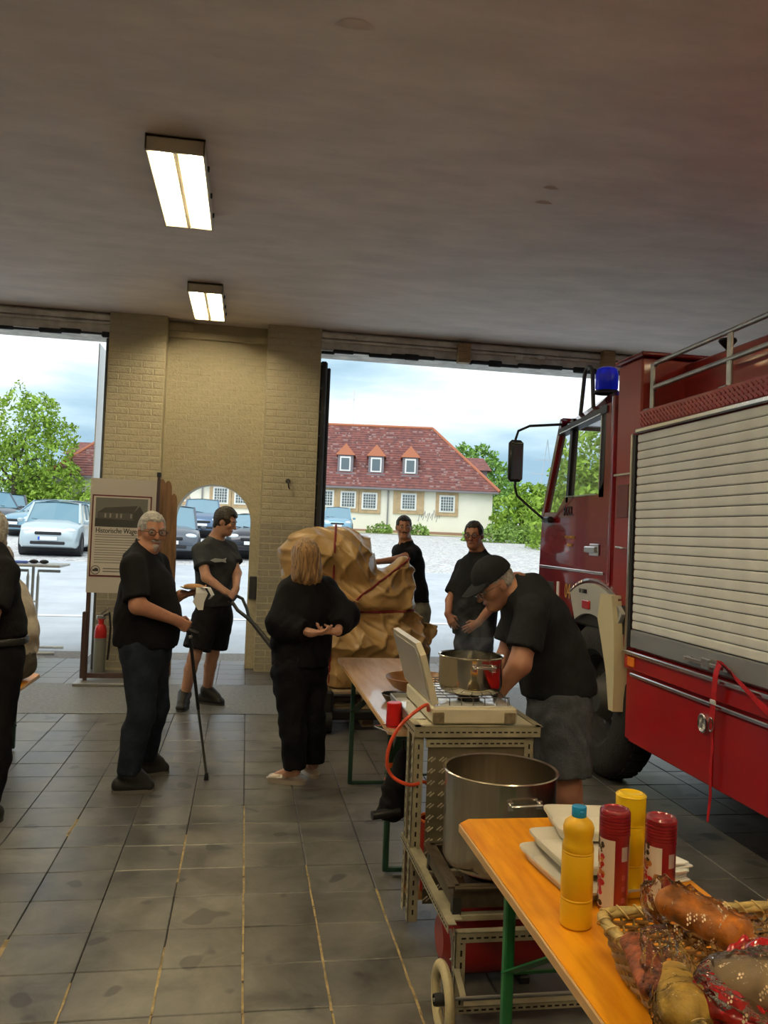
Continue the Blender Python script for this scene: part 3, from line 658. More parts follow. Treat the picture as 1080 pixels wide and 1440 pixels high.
# roof in stepped courses
rb = 5.; ov = .4; RH = 4.75; nc = 26
def roofpt(k, n, hip=3.9):
    t_ = k/n; return (u0-ov+(hip+ov)*t_, u1+ov-(hip+ov)*t_, -ov+(rb+ov)*t_, DP+ov-(rb+ov)*t_, HW+.03+RH*t_)
rr = MB()
for k in range(nc):
    a = roofpt(k, nc); b = roofpt(k+1, nc); lf = .05
    for (pa, pb, pc, pd) in (((a[0], a[2]), (a[1], a[2]), (b[1], b[2]), (b[0], b[2])), ((a[1], a[2]), (a[1], a[3]), (b[1], b[3]), (b[1], b[2])), ((a[1], a[3]), (a[0], a[3]), (b[0], b[3]), (b[1], b[3])), ((a[0], a[3]), (a[0], a[2]), (b[0], b[2]), (b[0], b[3]))):
        rr.quad((*pa, a[4]+lf), (*pb, a[4]+lf), (*pc, b[4]), (*pd, b[4])); rr.quad((*pa, a[4]), (*pb, a[4]), (*pb, a[4]+lf), (*pa, a[4]+lf))
bb(rr, 'roof', m_roof, B, 0)
lc = MB()
for k in range(1, nc):
    a = roofpt(k, nc); L = a[1]-a[0]
    for q in range(int(L*1.15)):
        if random.random() < .6:
            uu = a[0]+random.random()*L; w_ = random.uniform(.12, .35)
            lc.bx(uu, min(uu+w_, a[1]), a[2]-.012, a[2]+.05, a[4]-.01, a[4]+.085)
bb(lc, 'pale_tiles', m_roofl, B, 0, kind='stuff')
tp_ = roofpt(nc, nc)
bb(MB().tube([(tp_[0], rb, tp_[4]), (tp_[1], rb, tp_[4])], .14, 6), 'ridge', m_ridge)
for ui, ue in ((u0-ov, tp_[0]), (u1+ov, tp_[1])): bb(MB().tube([(ui, -ov, HW+.06), (ue, rb, tp_[4])], .11, 6), 'hip_ridge', m_ridge)
def rz(v): return HW+.03+RH*(v+ov)/(rb+ov)
def dormer(px, py, w=1.05):
    u = BU(px); z = (753-py)/FPX*BD*1.02+1.63-zb_
    v = (z-.62-HW-.03)*(rb+ov)/RH-ov
    d = MB().bx(u-w/2, u+w/2, v, v+2.2, z-.75, z+.55)
    do = bb(d, 'dormer', m_slate)
    bb(MB().add([(u-w/2-.14, v-.12, z+.55), (u+w/2+.14, v-.12, z+.55), (u+w/2+.14, v+2.6, z+.55), (u-w/2-.14, v+2.6, z+.55), (u, v+.25, z+1.38), (u, v+2.6, z+1.38)], [(0, 1, 4), (1, 2, 5, 4), (2, 3, 5), (3, 0, 4, 5), (0, 3, 2, 1)]), 'dormer_roof', m_ridge, do)
    bb(MB().bx(u-.37, u+.37, v-.06, v+.02, z-.55, z+.45, .01), 'window_frame', m_wf, do)
    bb(MB().bx(u-.27, u+.27, v-.075, v-.05, z-.44, z+.34), 'window_pane', m_pane, do)
    bb(MB().bx(u-.62, u+.62, v-.18, v+.02, z-.80, z-.68, .01), 'sill', m_slate, do)
for px in (482, 526, 575): dormer(px, 656)
dormer(225, 655); dormer(330, 656)
def bwin(px, py, w=1.05, h=1.15, bars=True, big=False):
    u = BU(px); z = (753-py+(px-540)*.0403*1)/FPX*BD+1.63-zb_
    W_, H_ = (2.05, 1.62) if big else (1.5, 1.62)
    wo = bb(MB().bx(u-W_/2, u+W_/2, -.09, .0, z-H_/2, z+H_/2, .01), 'window_surround', m_bst)
    bb(MB().bx(u-w/2, u+w/2, -.13, -.08, z-h/2, z+h/2, .01), 'window_frame', m_wf, wo)
    bb(MB().bx(u-w/2+.12, u+w/2-.12, -.15, -.12, z-h/2+.12, z+h/2-.12), 'window_pane', m_pane, wo)
    br = MB()
    for i in range(1, 5): x_ = u-w/2+.12+(w-.24)*i/5; br.bx(x_-.014, x_+.014, -.19, -.16, z-h/2+.1, z+h/2-.1)
    for i in range(1, 5): z_ = z-h/2+.12+(h-.24)*i/5; br.bx(u-w/2+.1, u+w/2-.1, -.185, -.165, z_-.012, z_+.012)
    bb(br, 'window_bars', m_wf, wo, 0, kind='stuff')
for px, py, bg_ in ((458, 703, 0), (489, 705, 0), (519, 707, 0), (574, 708, 1), (628, 711, 0), (310, 699, 0), (340, 700, 0), (400, 702, 0), (250, 695, 0), (200, 694, 0)): bwin(px, py, big=bool(bg_))
def pipe(px):
    bb(MB().cyl((BU(px), -.12, -.2), (BU(px), -.12, HW-.1), .055, None, 8), 'downpipe', mat('zinc_pipe', (.30, .30, .30), .5))
pipe(545); pipe(284); pipe(131)
u_ = BU(601); m_graf = mat('grey_graffiti', (.45, .45, .45), .8)
gf = MB()
for q in range(5):
    x_ = u_-.6+q*.3; gf.tube([(x_, -.02, .95+.1*(q % 2)), (x_+.15, -.02, 1.75-.1*(q % 3)), (x_+.2, -.02, 1.2), (x_+.35, -.02, 1.5)], .02, 4)
bb(gf, 'graffiti', m_graf)
bb(MB().cyl((BU(487), rb, HW+RH-.2), (BU(487), rb, HW+RH+2.6), .03, .015, 6).bx(BU(487)-.05, BU(487)+.05, rb-.05, rb+.05, HW+RH+1.9, HW+RH+2.65), 'roof_aerial', mat('white_stripe', (.8, .8, .78), .4))
# chimney-less rear wings seen at either end
for px, nm in ((664, 'right'), (103, 'left')):
    u = BU(px)*1.12; z = HW+1.9
    wg = bb(MB().bx(u-1.2, u+1.2, DP-2, DP+2, 0, z+.2), 'rear_wing', m_slate)
    bb(MB().add([(u-1.5, DP-2.3, z+.2), (u+1.5, DP-2.3, z+.2), (u+1.5, DP+2, z+.2), (u-1.5, DP+2, z+.2), (u-1.1, DP, z+1.35), (u+1.1, DP, z+1.35)], [(0, 1, 5, 4), (1, 2, 5), (2, 3, 4, 5), (3, 0, 4)]), 'wing_roof', m_roof, wg)
# ------------------------------------------------------------------ trees and bushes
def leafmat(name, c): return mat(name, c, .7, col2=tuple(x*.35 for x in c), scale=1.3, thr=(.3, .7))
m_lf = [leafmat('leaf_bright', (.40, .62, .07)), leafmat('leaf_mid', (.27, .50, .09)), leafmat('leaf_grass', (.36, .56, .12))]
m_bark = mat('bark', (.10, .08, .06), .9)
def foliage(blobs, n, size, seed):
    rng = np.random.default_rng(seed); P_ = []
    vol = np.array([b[1]**2 for b in blobs]); vol = vol/vol.sum(); idx = rng.choice(len(blobs), n, p=vol)
    d = rng.normal(size=(n, 3)); d /= np.linalg.norm(d, axis=1)[:, None]
    cen = np.array([b[0] for b in blobs])[idx]; rad = np.array([b[1] for b in blobs])[idx]
    lump = 1+.16*np.sin(d[:, 0]*9+idx)+.12*np.sin(d[:, 2]*11+2*idx)
    p = cen+d*(rad*lump*rng.uniform(.72, 1.06, n)**.6)[:, None]
    a = rng.normal(size=(n, 3))*.8+d*.3; a /= np.linalg.norm(a, axis=1)[:, None]
    b = np.cross(a, rng.normal(size=(n, 3))); b /= np.linalg.norm(b, axis=1)[:, None]
    s_ = size*rng.uniform(.6, 1.5, n)[:, None]
    vs = np.stack([p-a*s_, p+b*s_*.45, p+a*s_, p-b*s_*.45], 1).reshape(-1, 3)
    return vs, np.arange(n*4).reshape(-1, 4)
def plant(name, label, cat, x, y, blobs, n, size, mi, seed, trunk=None, group=None):
    z = gz(y); t_ = thing(name, label, cat, (x, y, z), group)
    vs, fs = foliage([(A3(b[:3]), b[3]) for b in blobs], n, size, seed)
    me = bpy.data.meshes.new('foliage'); me.from_pydata(vs.tolist(), [], fs.tolist()); me.materials.append(m_lf[mi])
    o = bpy.data.objects.new('foliage', me); C.objects.link(o); o.parent = t_; o['kind'] = 'stuff'
    if trunk:
        tb = MB().tube([(0, 0, -.3), (.1, 0, trunk*.5), (-.05, .1, trunk)], [.22, .17, .1], 8)
        for b in blobs[:7]: tb.tube([(0, 0, trunk*.6), (b[0]*.5, b[1]*.5, (trunk+b[2])/2), (b[0], b[1], b[2])], [.10, .06, .02], 6)
        tb.build('trunk', m_bark, t_, 50, world=False)
    return t_
def wpos(px, Y): p = at(px, 740, Y); return p[0], Y
x, y = wpos(15, 56)
plant('broadleaf_tree', 'tall bright green tree above the parked cars at the far left', 'tree', x, y, [(-3, 0, 4.6, 2.5), (0, 0, 5.9, 2.3), (1.7, 0, 3.8, 2.2), (-1, 0, 2.2, 2.4), (2.8, .5, 1.8, 1.8), (-4.8, 0, 2.4, 2.7), (1.3, 0, 6.8, 1.2), (2.8, 0, 5.4, 1.), (-3.4, 0, 6.9, 1.3), (3.7, 0, .9, 1.6), (2.2, 0, .3, 1.8)], 15500, .14, 0, 1, 3.5)
x, y = wpos(44, 62)
plant('shrub', 'dark green dense bush between the left tree and the pale building', 'bush', x, y, [(-1.5, 0, .9, 1.7), (.3, 0, .9, 1.3), (0, 0, 2.2, 1.2), (.3, .5, 3.3, 1.0)], 5000, .15, 1, 2, 1.2)
x, y = wpos(735, 50)
plant('shrub', 'large leafy bush right of the pale building wall', 'bush', x, y, [(-.6, 0, 1.2, 1.5), (1.2, 0, 1.6, 1.7), (3., 0, 1.5, 1.8), (.4, 0, 2.4, 1.2), (4.5, 1, 2.4, 2.0)], 9000, .16, 0, 3, 1.2)
x, y = wpos(700, 46)
plant('shrub', 'low bright green undergrowth at the foot of the large bush', 'bush', x, y, [(-1.6, 0, .0, .55), (-.5, 0, .15, .75), (.8, 0, .25, .8), (2.0, 0, .2, .8)], 4500, .11, 2, 4)
x, y = wpos(665, 78)
plant('broadleaf_tree', 'round green tree rising behind the right end of the red roof', 'tree', x, y, [(0, 0, 5.6, 2.4), (1.5, 0, 4.2, 2.4), (-1.4, 0, 5.8, 1.7), (2.6, 0, 2.6, 2.4)], 5000, .22, 1, 5, 3)
x, y = wpos(835, 40)
plant('broadleaf_tree', 'bright green tree seen through the cab window of the fire engine', 'tree', x, y, [(0, 0, 2.2, 2.3), (-1.8, 0, 1.2, 1.8), (.5, 0, 4.6, 2.0), (2.5, 0, 3.5, 2.5), (1.6, 0, 6.2, 1.6), (-1., 0, 3.4, 1.5)], 9000, .16, 0, 6, 3)
for k, (px, Y_, lb) in enumerate(((533, 52.2, 'small tuft of tall grass at the building wall near the downpipe'), (585, 51.8, 'second small grass tuft along the building wall, right of the man with moustache'))):
    x, y = wpos(px, Y_); plant('grass_tuft', lb, 'grass', x, y, [(-.5, 0, .1, .35), (.2, 0, .2, .5), (.6, 0, .1, .3)], 700, .10, 2, 8+k)
g_ = MB(); strip(g_, 51.3, 54.5, 3, -5, 40, .02); gs = g_.build('grass_verge', mat('verge_grass', (.40, .42, .20), .9, col2=(.50, .46, .30), scale=2), None, 0); gs['kind'] = 'structure'
x, y = wpos(766, 150)
py_ = MB()
for s_ in (-1, 1): py_.tube([(x+s_*2.2, y, 4), (x+s_*.5, y, 17), (x, y, 21)], .10, 4)
for z_, w_ in ((11, 4), (14.3, 3.2), (17, 2.4)): py_.bar((x-w_, y, z_), (x+w_, y, z_), .18, .18)
tag(py_.build('pylon', mat('pylon_steel', (.42, .50, .55), .6), None, 0), 'thin grey electricity pylon on the horizon beside the truck mirror', 'pylon')
# ------------------------------------------------------------------ cars
m_cg = mat('car_glass', (.16, .30, .38), .05, coat=1.)
m_lens = mat('headlamp_lens', (.75, .82, .85), .1, coat=.5)
m_hub = mat('alloy_hub', (.55, .56, .57), .35, .8)
m_plate = mat('number_plate', (.85, .87, .88), .5)
m_grille = mat('grille_black', (.02, .02, .022), .5)
def car(label, x, y, rot, paint, L=4.3, W_=1.75, H=1.5, hood=.95, bl=.9, clear=.2, ws=(.24, .42), rear=.97, rack=False, door_lines=True, wr=.31, euro=False, gz_=None):
    # local: x = length (front +), z up
    z0 = gz(y) if gz_ is None else gz_
    t_ = thing('car', label, 'car', (x, y, z0), 'parked cars', rot); s = L/2
    St = [(-1, .86, clear+.12, .80*bl, .80*bl), (-.97, .94, clear, .86*bl, .95*bl), (-.80, .99, clear, .97*bl, 1.03*bl), (-.3, 1., clear, .98*bl, 1.03*bl), (.1, 1., clear, .97*bl, 1.02*bl),
          (1-2*ws[0], 1., clear, .95*bl, 1.02*hood), (.75, .98, clear, .87*hood, .95*hood), (.92, .92, clear, .76*hood, .83*hood), (.985, .84, clear+.04, .62*hood, .68*hood), (1., .76, clear+.10, .50*hood, .54*hood)]
    mb = MB(); rows = []
    for (fx, fw, zl, zs, zt) in St:
        w = W_/2*fw; rows.append([(fx*s, 0, zl), (fx*s, -w*.92, zl), (fx*s, -w, zl+.10), (fx*s, -w*1.0, (zl+zs)/2), (fx*s, -w*.97, zs-.04), (fx*s, -w*.88, zs+.01), (fx*s, -w*.5, zt-.005), (fx*s, 0, zt), (fx*s, w*.5, zt-.005), (fx*s, w*.88, zs+.01), (fx*s, w*.97, zs-.04), (fx*s, w, (zl+zs)/2), (fx*s, w, zl+.10), (fx*s, w*.92, zl)])
    n = len(rows[0]); vs = [p for r_ in rows for p in r_]; fs = [(i*n+j, i*n+(j+1) % n, (i+1)*n+(j+1) % n, (i+1)*n+j) for i in range(len(rows)-1) for j in range(n)]
    fs += [tuple(range(n)), tuple(range((len(rows)-1)*n, len(rows)*n))]
    mb.add(vs, fs); mb.build('body', paint, t_, 40, world=False)
    # greenhouse
    b0, b1 = -rear*s, (1-2*ws[0])*s; r0, r1 = -rear*s+.30, (1-2*ws[1])*s; wb, wt = W_/2*.93, W_/2*.76; zb2, zt2 = bl*.97, H
    lo = [(b0, -wb*.92, zb2), (b1, -wb*.94, zb2), (b1+.06, 0, zb2), (b1, wb*.94, zb2), (b0, wb*.92, zb2)]
    hi = [(r0, -wt*.95, zt2-.05), (r1, -wt, zt2-.06), (r1+.05, 0, zt2-.02), (r1, wt, zt2-.06), (r0, wt*.95, zt2-.05)]
    P_ = [A3(p) for p in lo]; Q_ = [A3(p) for p in hi]
    MB().add(P_+Q_, [(0, 1, 6, 5), (1, 2, 7, 6), (2, 3, 8, 7), (3, 4, 9, 8), (4, 0, 5, 9)]).build('glazing', m_cg, t_, 0, world=False)
    rf_ = MB(); g1 = []
    for fx in np.linspace(0, 1, 7):
        xx = r0-.04+(r1+.07-r0)*fx
        g1.append([(xx+(.05*(1-abs(q)) if fx > .9 else 0), wt*q*1.02, zt2-.06+.06*(1-q*q)+.03*math.sin(PI*fx)) for q in np.linspace(-1, 1, 7)])
    vs = [p for r_ in g1 for p in r_]; fs = [(i*7+j, i*7+j+1, (i+1)*7+j+1, (i+1)*7+j) for i in range(6) for j in range(6)]
    rf_.add(vs, fs); rf_.add([(a, b, c-.03) for a, b, c in vs], fs)
    rf_.build('roof', paint, t_, 50, world=False)
    for sy in (-1, 1):
        i_ = 1 if sy < 0 else 3; MB().bar(P_[i_], Q_[i_], .06, .06).build('pillar', paint, t_, 0, world=False); i_ = 0 if sy < 0 else 4; MB().bar(P_[i_], Q_[i_], .09, .14).build('pillar', paint, t_, 0, world=False)
        for f_ in (.36, .68):
            a = P_[0]*(1-f_)+P_[1]*f_; b = Q_[0]*(1-f_)+Q_[1]*f_; a = a*A3((1, -sy, 1)); b = b*A3((1, -sy, 1)); MB().bar(a, b, .03, .06).build('pillar', paint, t_, 0, world=False)
    for fx in (-.60, .62):
        for sy in (-1, 1):
            wl_ = MB().lathe([(.19, .0), (wr-.02, -.01), (wr, .03), (wr, .17), (wr-.03, .2), (.19, .19)], (fx*s, sy*(W_/2+.005), wr), 20, (0, -sy, 0), True).build('wheel', m_tyre, t_, 40, world=False)
            MB().lathe([(.20, .03), (.18, .04), (.05, .02), (0, .01)], (fx*s, sy*(W_/2+.005), wr), 16, (0, -sy, 0)).build('hub', m_hub, wl_, 40, world=False)
        MB().cyl((fx*s, -W_/2*1.002, wr), (fx*s, W_/2*1.002, wr), wr+.05, None, 20).build('wheel_arch', m_grille, t_, 0, world=False)
    fr = s
    for sy in (-1, 1):
        MB().ball((fr-.17, sy*W_*.33, hood*.70), (.13, .20, .085), 12, 8).build('headlamp', m_lens, t_, 60, world=False)
        MB().box((-s+.05, sy*W_*.40, bl*.80), (.12, .20, .16), None, .02).build('tail_lamp', mat('tail_lens', (.5, .02, .02), .2), t_, 0, world=False)
        MB().box((b1-.18, sy*(W_/2+.08), bl*1.03), (.10, .17, .12), None, .03).build('wing_mirror', paint, t_, 40, world=False)
    MB().box((fr-.02, 0, hood*.62), (.10, W_*.42, .09), None, .02).box((fr-.02, 0, clear+.14), (.12, W_*.55, .09), None, .02).build('grille', m_grille, t_, 0, world=False)
    pt = MB().box((fr+.035, 0, clear+.27), (.02, .52, .11), None, .004).build('number_plate', m_plate, t_, 0, world=False)
    if euro: MB().box((fr+.047, -.235, clear+.27), (.004, .05, .10)).build('plate_band', mat('plate_blue', (.03, .12, .6), .5), pt, 0, world=False)
    if rack:
        for sy in (-1, 1): MB().tube([(r0+.1, sy*wt*.93, zt2), (r0+.15, sy*wt*.93, zt2+.07), (r1-.2, sy*wt*.93, zt2+.07), (r1-.1, sy*wt*.93, zt2)], .018, 6).build('roof_rail', m_hub, t_, 50, world=False)
    MB().tube([(b1+.0, W_*.1, bl+.02), (b1-.10, -W_*.22, bl+.09)], .012, 5).tube([(b1+.0, -W_*.05, bl+.02), (b1-.10, -W_*.36, bl+.08)], .012, 5).build('wiper', m_grille, t_, 0, world=False)
    return t_
cp = lambda n, c: mat(n, c, .3, .35, coat=.6)
silver = cp('silver_blue_paint', (.52, .62, .66)); dark = cp('dark_grey_paint', (.10, .12, .15)); blk = cp('black_paint', (.02, .025, .035)); bluep = cp('steel_blue_paint', (.22, .40, .52)); navy = cp('navy_paint', (.10, .17, .28))
def cpos(px, Y): return at(px, 740, Y)[0], Y
F_ = -PI/2     # facing the camera
x, y = cpos(80, 26.6); car('silver hatchback facing the hall behind the high table', x, y+.3, F_+math.radians(3), silver, L=3.7, W_=1.72, H=1.58, hood=1.0, bl=.95, ws=(.20, .36), euro=True)
x, y = cpos(74, 36); car('steel blue car right behind the silver hatchback', x, y, F_-math.radians(30), bluep, H=1.5)
x, y = cpos(-14, 40); car('dark grey estate cut off by the left edge of the photo', x, y, F_+math.radians(35), dark, H=1.7, L=4.5, bl=1.0)
x, y = cpos(20, 48); car('small charcoal hatchback parked far off beside the left tree', x, y-1.5, F_+math.radians(200), cp('charcoal_paint', (.13, .13, .13)), H=1.5, L=4.)
x, y = cpos(284, 40); car('dark off-road car with roof rails seen in the arch', x, y, F_+math.radians(2), navy, H=1.78, W_=1.85, L=4.6, hood=1.1, bl=1.08, rack=True, clear=.28, wr=.36)
x, y = cpos(238, 26.5); car('grey blue car half hidden behind the left side of the arch', x, y+.8, F_+math.radians(4), dark, H=1.62, W_=1.8)
x, y = cpos(362, 27.5); car('black car at the right side of the arch', x, y+.8, F_-math.radians(4), blk, H=1.45, W_=1.78)
x, y = cpos(474, 49); car('steel blue car parked against the building, above the tarpaulin', x, y, F_-math.radians(6), bluep, H=1.6, W_=1.8)
rp_ = at(30, 745, 42); tag(MB().bx(rp_[0]-.6, rp_[0]+.7, 36.4, 37.2, gz(36.8)-.1, gz(36.8)+.06, .02).build('brick_patch', mat('red_kerb', (.55, .12, .08), .8), None, 0), 'low red kerb block on the cobbles left of the silver hatchback', 'kerb')
# ------------------------------------------------------------------ smooth distance-field surfaces (bodies, clothes, tarpaulin)
def nrm(v): v = A3(v); return v/(np.linalg.norm(v)+1e-12)
class SD:
    def __init__(s, lo, hi, h):
        s.h = h; s.lo = A3(lo)-h*2; n = np.ceil((A3(hi)+h*2-s.lo)/h).astype(int)+1; s.n = n
        s.ax = [(s.lo[i]+h*np.arange(n[i])).astype(np.float32) for i in range(3)]
        s.F = np.full(n, .5, dtype=np.float32)
    def blk(s, lo, hi):
        a = np.clip(np.floor((A3(lo)-s.lo)/s.h).astype(int), 0, s.n-1); b = np.clip(np.ceil((A3(hi)-s.lo)/s.h).astype(int)+1, 1, s.n)
        sl = tuple(slice(a[i], max(b[i], a[i]+1)) for i in range(3))
        return sl, s.ax[0][sl[0]][:, None, None], s.ax[1][sl[1]][None, :, None], s.ax[2][sl[2]][None, None, :]
    def comb(s, sl, d, k, sub):
        F = s.F[sl]
        if sub:
            h = np.clip(.5-.5*(F+d)/k, 0, 1); s.F[sl] = F*(1-h)-d*h+k*h*(1-h)
        else:
            h = np.clip(.5+.5*(F-d)/k, 0, 1); s.F[sl] = F*(1-h)+d*h-k*h*(1-h)
    def ecap(s, a, b, side, r0, r1, k=.02, flat0=False, flat1=False, sub=False, wr=None):
        a, b = A3(a), A3(b); m = max(max(r0), max(r1))+k+3*s.h; sl, X, Y, Z = s.blk(np.minimum(a, b)-m, np.maximum(a, b)+m)
        ab = b-a; L2 = max(ab@ab, 1e-9); t = ((X-a[0])*ab[0]+(Y-a[1])*ab[1]+(Z-a[2])*ab[2])/L2; tc = np.clip(t, 0, 1)
        qx, qy, qz = X-a[0]-tc*ab[0], Y-a[1]-tc*ab[1], Z-a[2]-tc*ab[2]
        if side is None:
            d = np.sqrt(qx*qx+qy*qy+qz*qz)-(r0[0]+(r1[0]-r0[0])*tc)
        else:
            u = nrm(ab); sd = nrm(A3(side)-u*np.dot(side, u)); fr = np.cross(u, sd)
            w = r0[0]+(r1[0]-r0[0])*tc; dd = r0[1]+(r1[1]-r0[1])*tc
            ps = qx*sd[0]+qy*sd[1]+qz*sd[2]; pf = qx*fr[0]+qy*fr[1]+qz*fr[2]; pa = qx*u[0]+qy*u[1]+qz*u[2]
            kk = np.sqrt((ps/w)**2+(pf/dd)**2+(pa/np.minimum(w, dd))**2)+1e-6; q = np.sqrt(ps*ps+pf*pf+pa*pa)
            d = np.where(kk > .2, q*(kk-1)/kk, -np.minimum(w, dd)*(1-kk))
        if wr: d = d+wr(X, Y, Z, tc)
        if flat1: d = np.maximum(d, (t-1)*math.sqrt(L2))
        if flat0: d = np.maximum(d, -t*math.sqrt(L2))
        s.comb(sl, d.astype(np.float32), k, sub); return s
    def cone(s, a, b, ra, rb, k=.02, **kw): return s.ecap(a, b, None, (ra, ra), (rb, rb), k, **kw)
    def ell(s, c, R, r, k=.02, sub=False):      # R columns = local axes
        c = A3(c); m = max(r)+k+3*s.h; sl, X, Y, Z = s.blk(c-m, c+m); R = np.asarray(R)
        kk = 0; qq = 0
        for i in range(3):
            p = (X-c[0])*R[0, i]+(Y-c[1])*R[1, i]+(Z-c[2])*R[2, i]; kk = kk+(p/r[i])**2; qq = qq+p*p
        kk = np.sqrt(kk)+1e-6; q = np.sqrt(qq); d = np.where(kk > .25, q*(kk-1)/kk, -min(r)*(1-kk))
        s.comb(sl, d.astype(np.float32), k, sub); return s
    def cut(s, p, n):
        n = nrm(n); p = A3(p); d = (s.ax[0][:, None, None]-p[0])*n[0]+(s.ax[1][None, :, None]-p[1])*n[1]+(s.ax[2][None, None, :]-p[2])*n[2]
        s.F = np.maximum(s.F, d.astype(np.float32)); return s
    def wrinkle(s, a, f=1., zf=1.):
        X, Y, Z = s.ax[0][:, None, None]*f, s.ax[1][None, :, None]*f, s.ax[2][None, None, :]*f*zf
        d = np.sin(31*X+5*np.sin(9*Z)+3*np.sin(14*Y))*np.sin(23*Z+4*np.sin(13*X)+11*Y)+.7*np.sin(19*Y+17*Z+4*np.sin(11*X))*np.sin(13*X-21*Z)
        s.F = (s.F+a*d).astype(np.float32); return s
    def mesh(s):
        F = s.F; ins = F < 0; n = F.shape
        c = np.zeros(tuple(i-1 for i in n), dtype=np.int8); offs = [(i, j, k) for i in (0, 1) for j in (0, 1) for k in (0, 1)]
        for o in offs: c += ins[o[0]:n[0]-1+o[0], o[1]:n[1]-1+o[1], o[2]:n[2]-1+o[2]]
        act = (c > 0) & (c < 8); I = np.argwhere(act); idx = np.full(act.shape, -1, dtype=np.int64); idx[act] = np.arange(len(I))
        acc = np.zeros((len(I), 3)); cnt = np.zeros(len(I))
        for o in offs:
            for a in range(3):
                if o[a] == 1: continue
                p = list(o); p[a] = 1; f0 = F[I[:, 0]+o[0], I[:, 1]+o[1], I[:, 2]+o[2]]; f1 = F[I[:, 0]+p[0], I[:, 1]+p[1], I[:, 2]+p[2]]
                m = (f0 < 0) != (f1 < 0); t = np.where(m, f0/(f0-f1+1e-12), 0); q = np.tile(A3(o), (len(I), 1)); q[:, a] += t
                acc[m] += q[m]; cnt[m] += 1
        V = s.lo+(I+acc/cnt[:, None])*s.h; Q = []
        for a in range(3):
            b, c_ = (a+1) % 3, (a+2) % 3
            sl0 = [slice(None)]*3; sl1 = [slice(None)]*3; sl0[a] = slice(0, -1); sl1[a] = slice(1, None)
            m = ins[tuple(sl0)] != ins[tuple(sl1)]; E = np.argwhere(m)
            E = E[(E[:, b] > 0) & (E[:, c_] > 0) & (E[:, b] < n[b]-1) & (E[:, c_] < n[c_]-1)]
            g = []
            for db, dc in ((-1, -1), (0, -1), (0, 0), (-1, 0)):
                e = E.copy(); e[:, b] += db; e[:, c_] += dc; g.append(idx[e[:, 0], e[:, 1], e[:, 2]])
            g = np.stack(g, 1); fl_ = ins[E[:, 0], E[:, 1], E[:, 2]]; g[~fl_] = g[~fl_][:, ::-1]; Q.append(g)
        return V, np.concatenate(Q)
    def build(s, name, m, parent):
        V, Q = s.mesh(); V = V-ORG[parent.name]; me = bpy.data.meshes.new(name)
        me.vertices.add(len(V)); me.vertices.foreach_set('co', V.astype(np.float32).ravel()); me.loops.add(len(Q)*4); me.loops.foreach_set('vertex_index', Q.astype(np.int32).ravel())
        me.polygons.add(len(Q)); me.polygons.foreach_set('loop_start', np.arange(0, len(Q)*4, 4, dtype=np.int32)); me.update(calc_edges=True)
        me.polygons.foreach_set('use_smooth', [True]*len(Q)); me.materials.append(m)
        o = bpy.data.objects.new(name, me); C.objects.link(o); o.parent = parent; ORG[o.name] = ORG[parent.name]; return o
# ------------------------------------------------------------------ people
def skin(n, c): return mat('skin_'+n, c, .5, var=.12, scale=20)
m_sk = skin('tan', (.42, .20, .125)); m_sk2 = skin('fair', (.46, .25, .17))
m_lip = mat('lips', (.30, .10, .08), .5); m_eye = mat('eye_white', (.30, .27, .25), .4); m_iris = mat('iris', (.03, .02, .015), .15)
def cloth(n, c, v=.25): return spec(mat(n, c, .85, var=v, scale=12, bump=.2, bscale=90), .12)
def hand(sd, w, d, n, side, curl=(20, 25, 15), th=.5, spread=1., s=1.):
    w = A3(w); d = nrm(d); n = nrm(A3(n)-d*np.dot(n, d)); l = np.cross(d, n)*side
    sd.ecap(w, w+d*.082*s, l, (.027*s, .019*s), (.040*s, .0145*s), .012)
    for i in range(4):
        b = w+(d*(.085, .090, .086, .076)[i]+l*(.029, .010, -.010, -.028)[i])*s; L = (.074, .082, .076, .060)[i]*s; a = math.radians((2-i)*1.5)*0; p = b-d*.012
        for q, (fr_, rr) in enumerate(((.45, .0092), (.30, .0085), (.25, .0076))):
            a += math.radians(curl[q]); dr = d*math.cos(a)+n*math.sin(a)+l*spread*(.10, .03, -.04, -.12)[i]*math.cos(a); dr = nrm(dr); e = p+dr*(L*fr_+(.012 if q == 0 else 0))
            sd.cone(p, e, rr*s, (rr-.0006)*s, .003); p = e
    p = w+(d*.022+l*.022)*s; d1 = nrm(d*.55+l*.75*(1-th*.5)+n*(.2+.6*th)); e = p+d1*.044*s; sd.cone(p, e, .0135*s, .0115*s, .010)
    d2 = nrm(d*.85+l*.25*(1-th*1.6)+n*(.25+.5*th)); sd.cone(e, e+d2*.034*s, .0112*s, .009*s, .004)
def frame(f, u):
    f = nrm(f); u = nrm(A3(u)-f*np.dot(u, f)); r = np.cross(f, u); return r, f, u
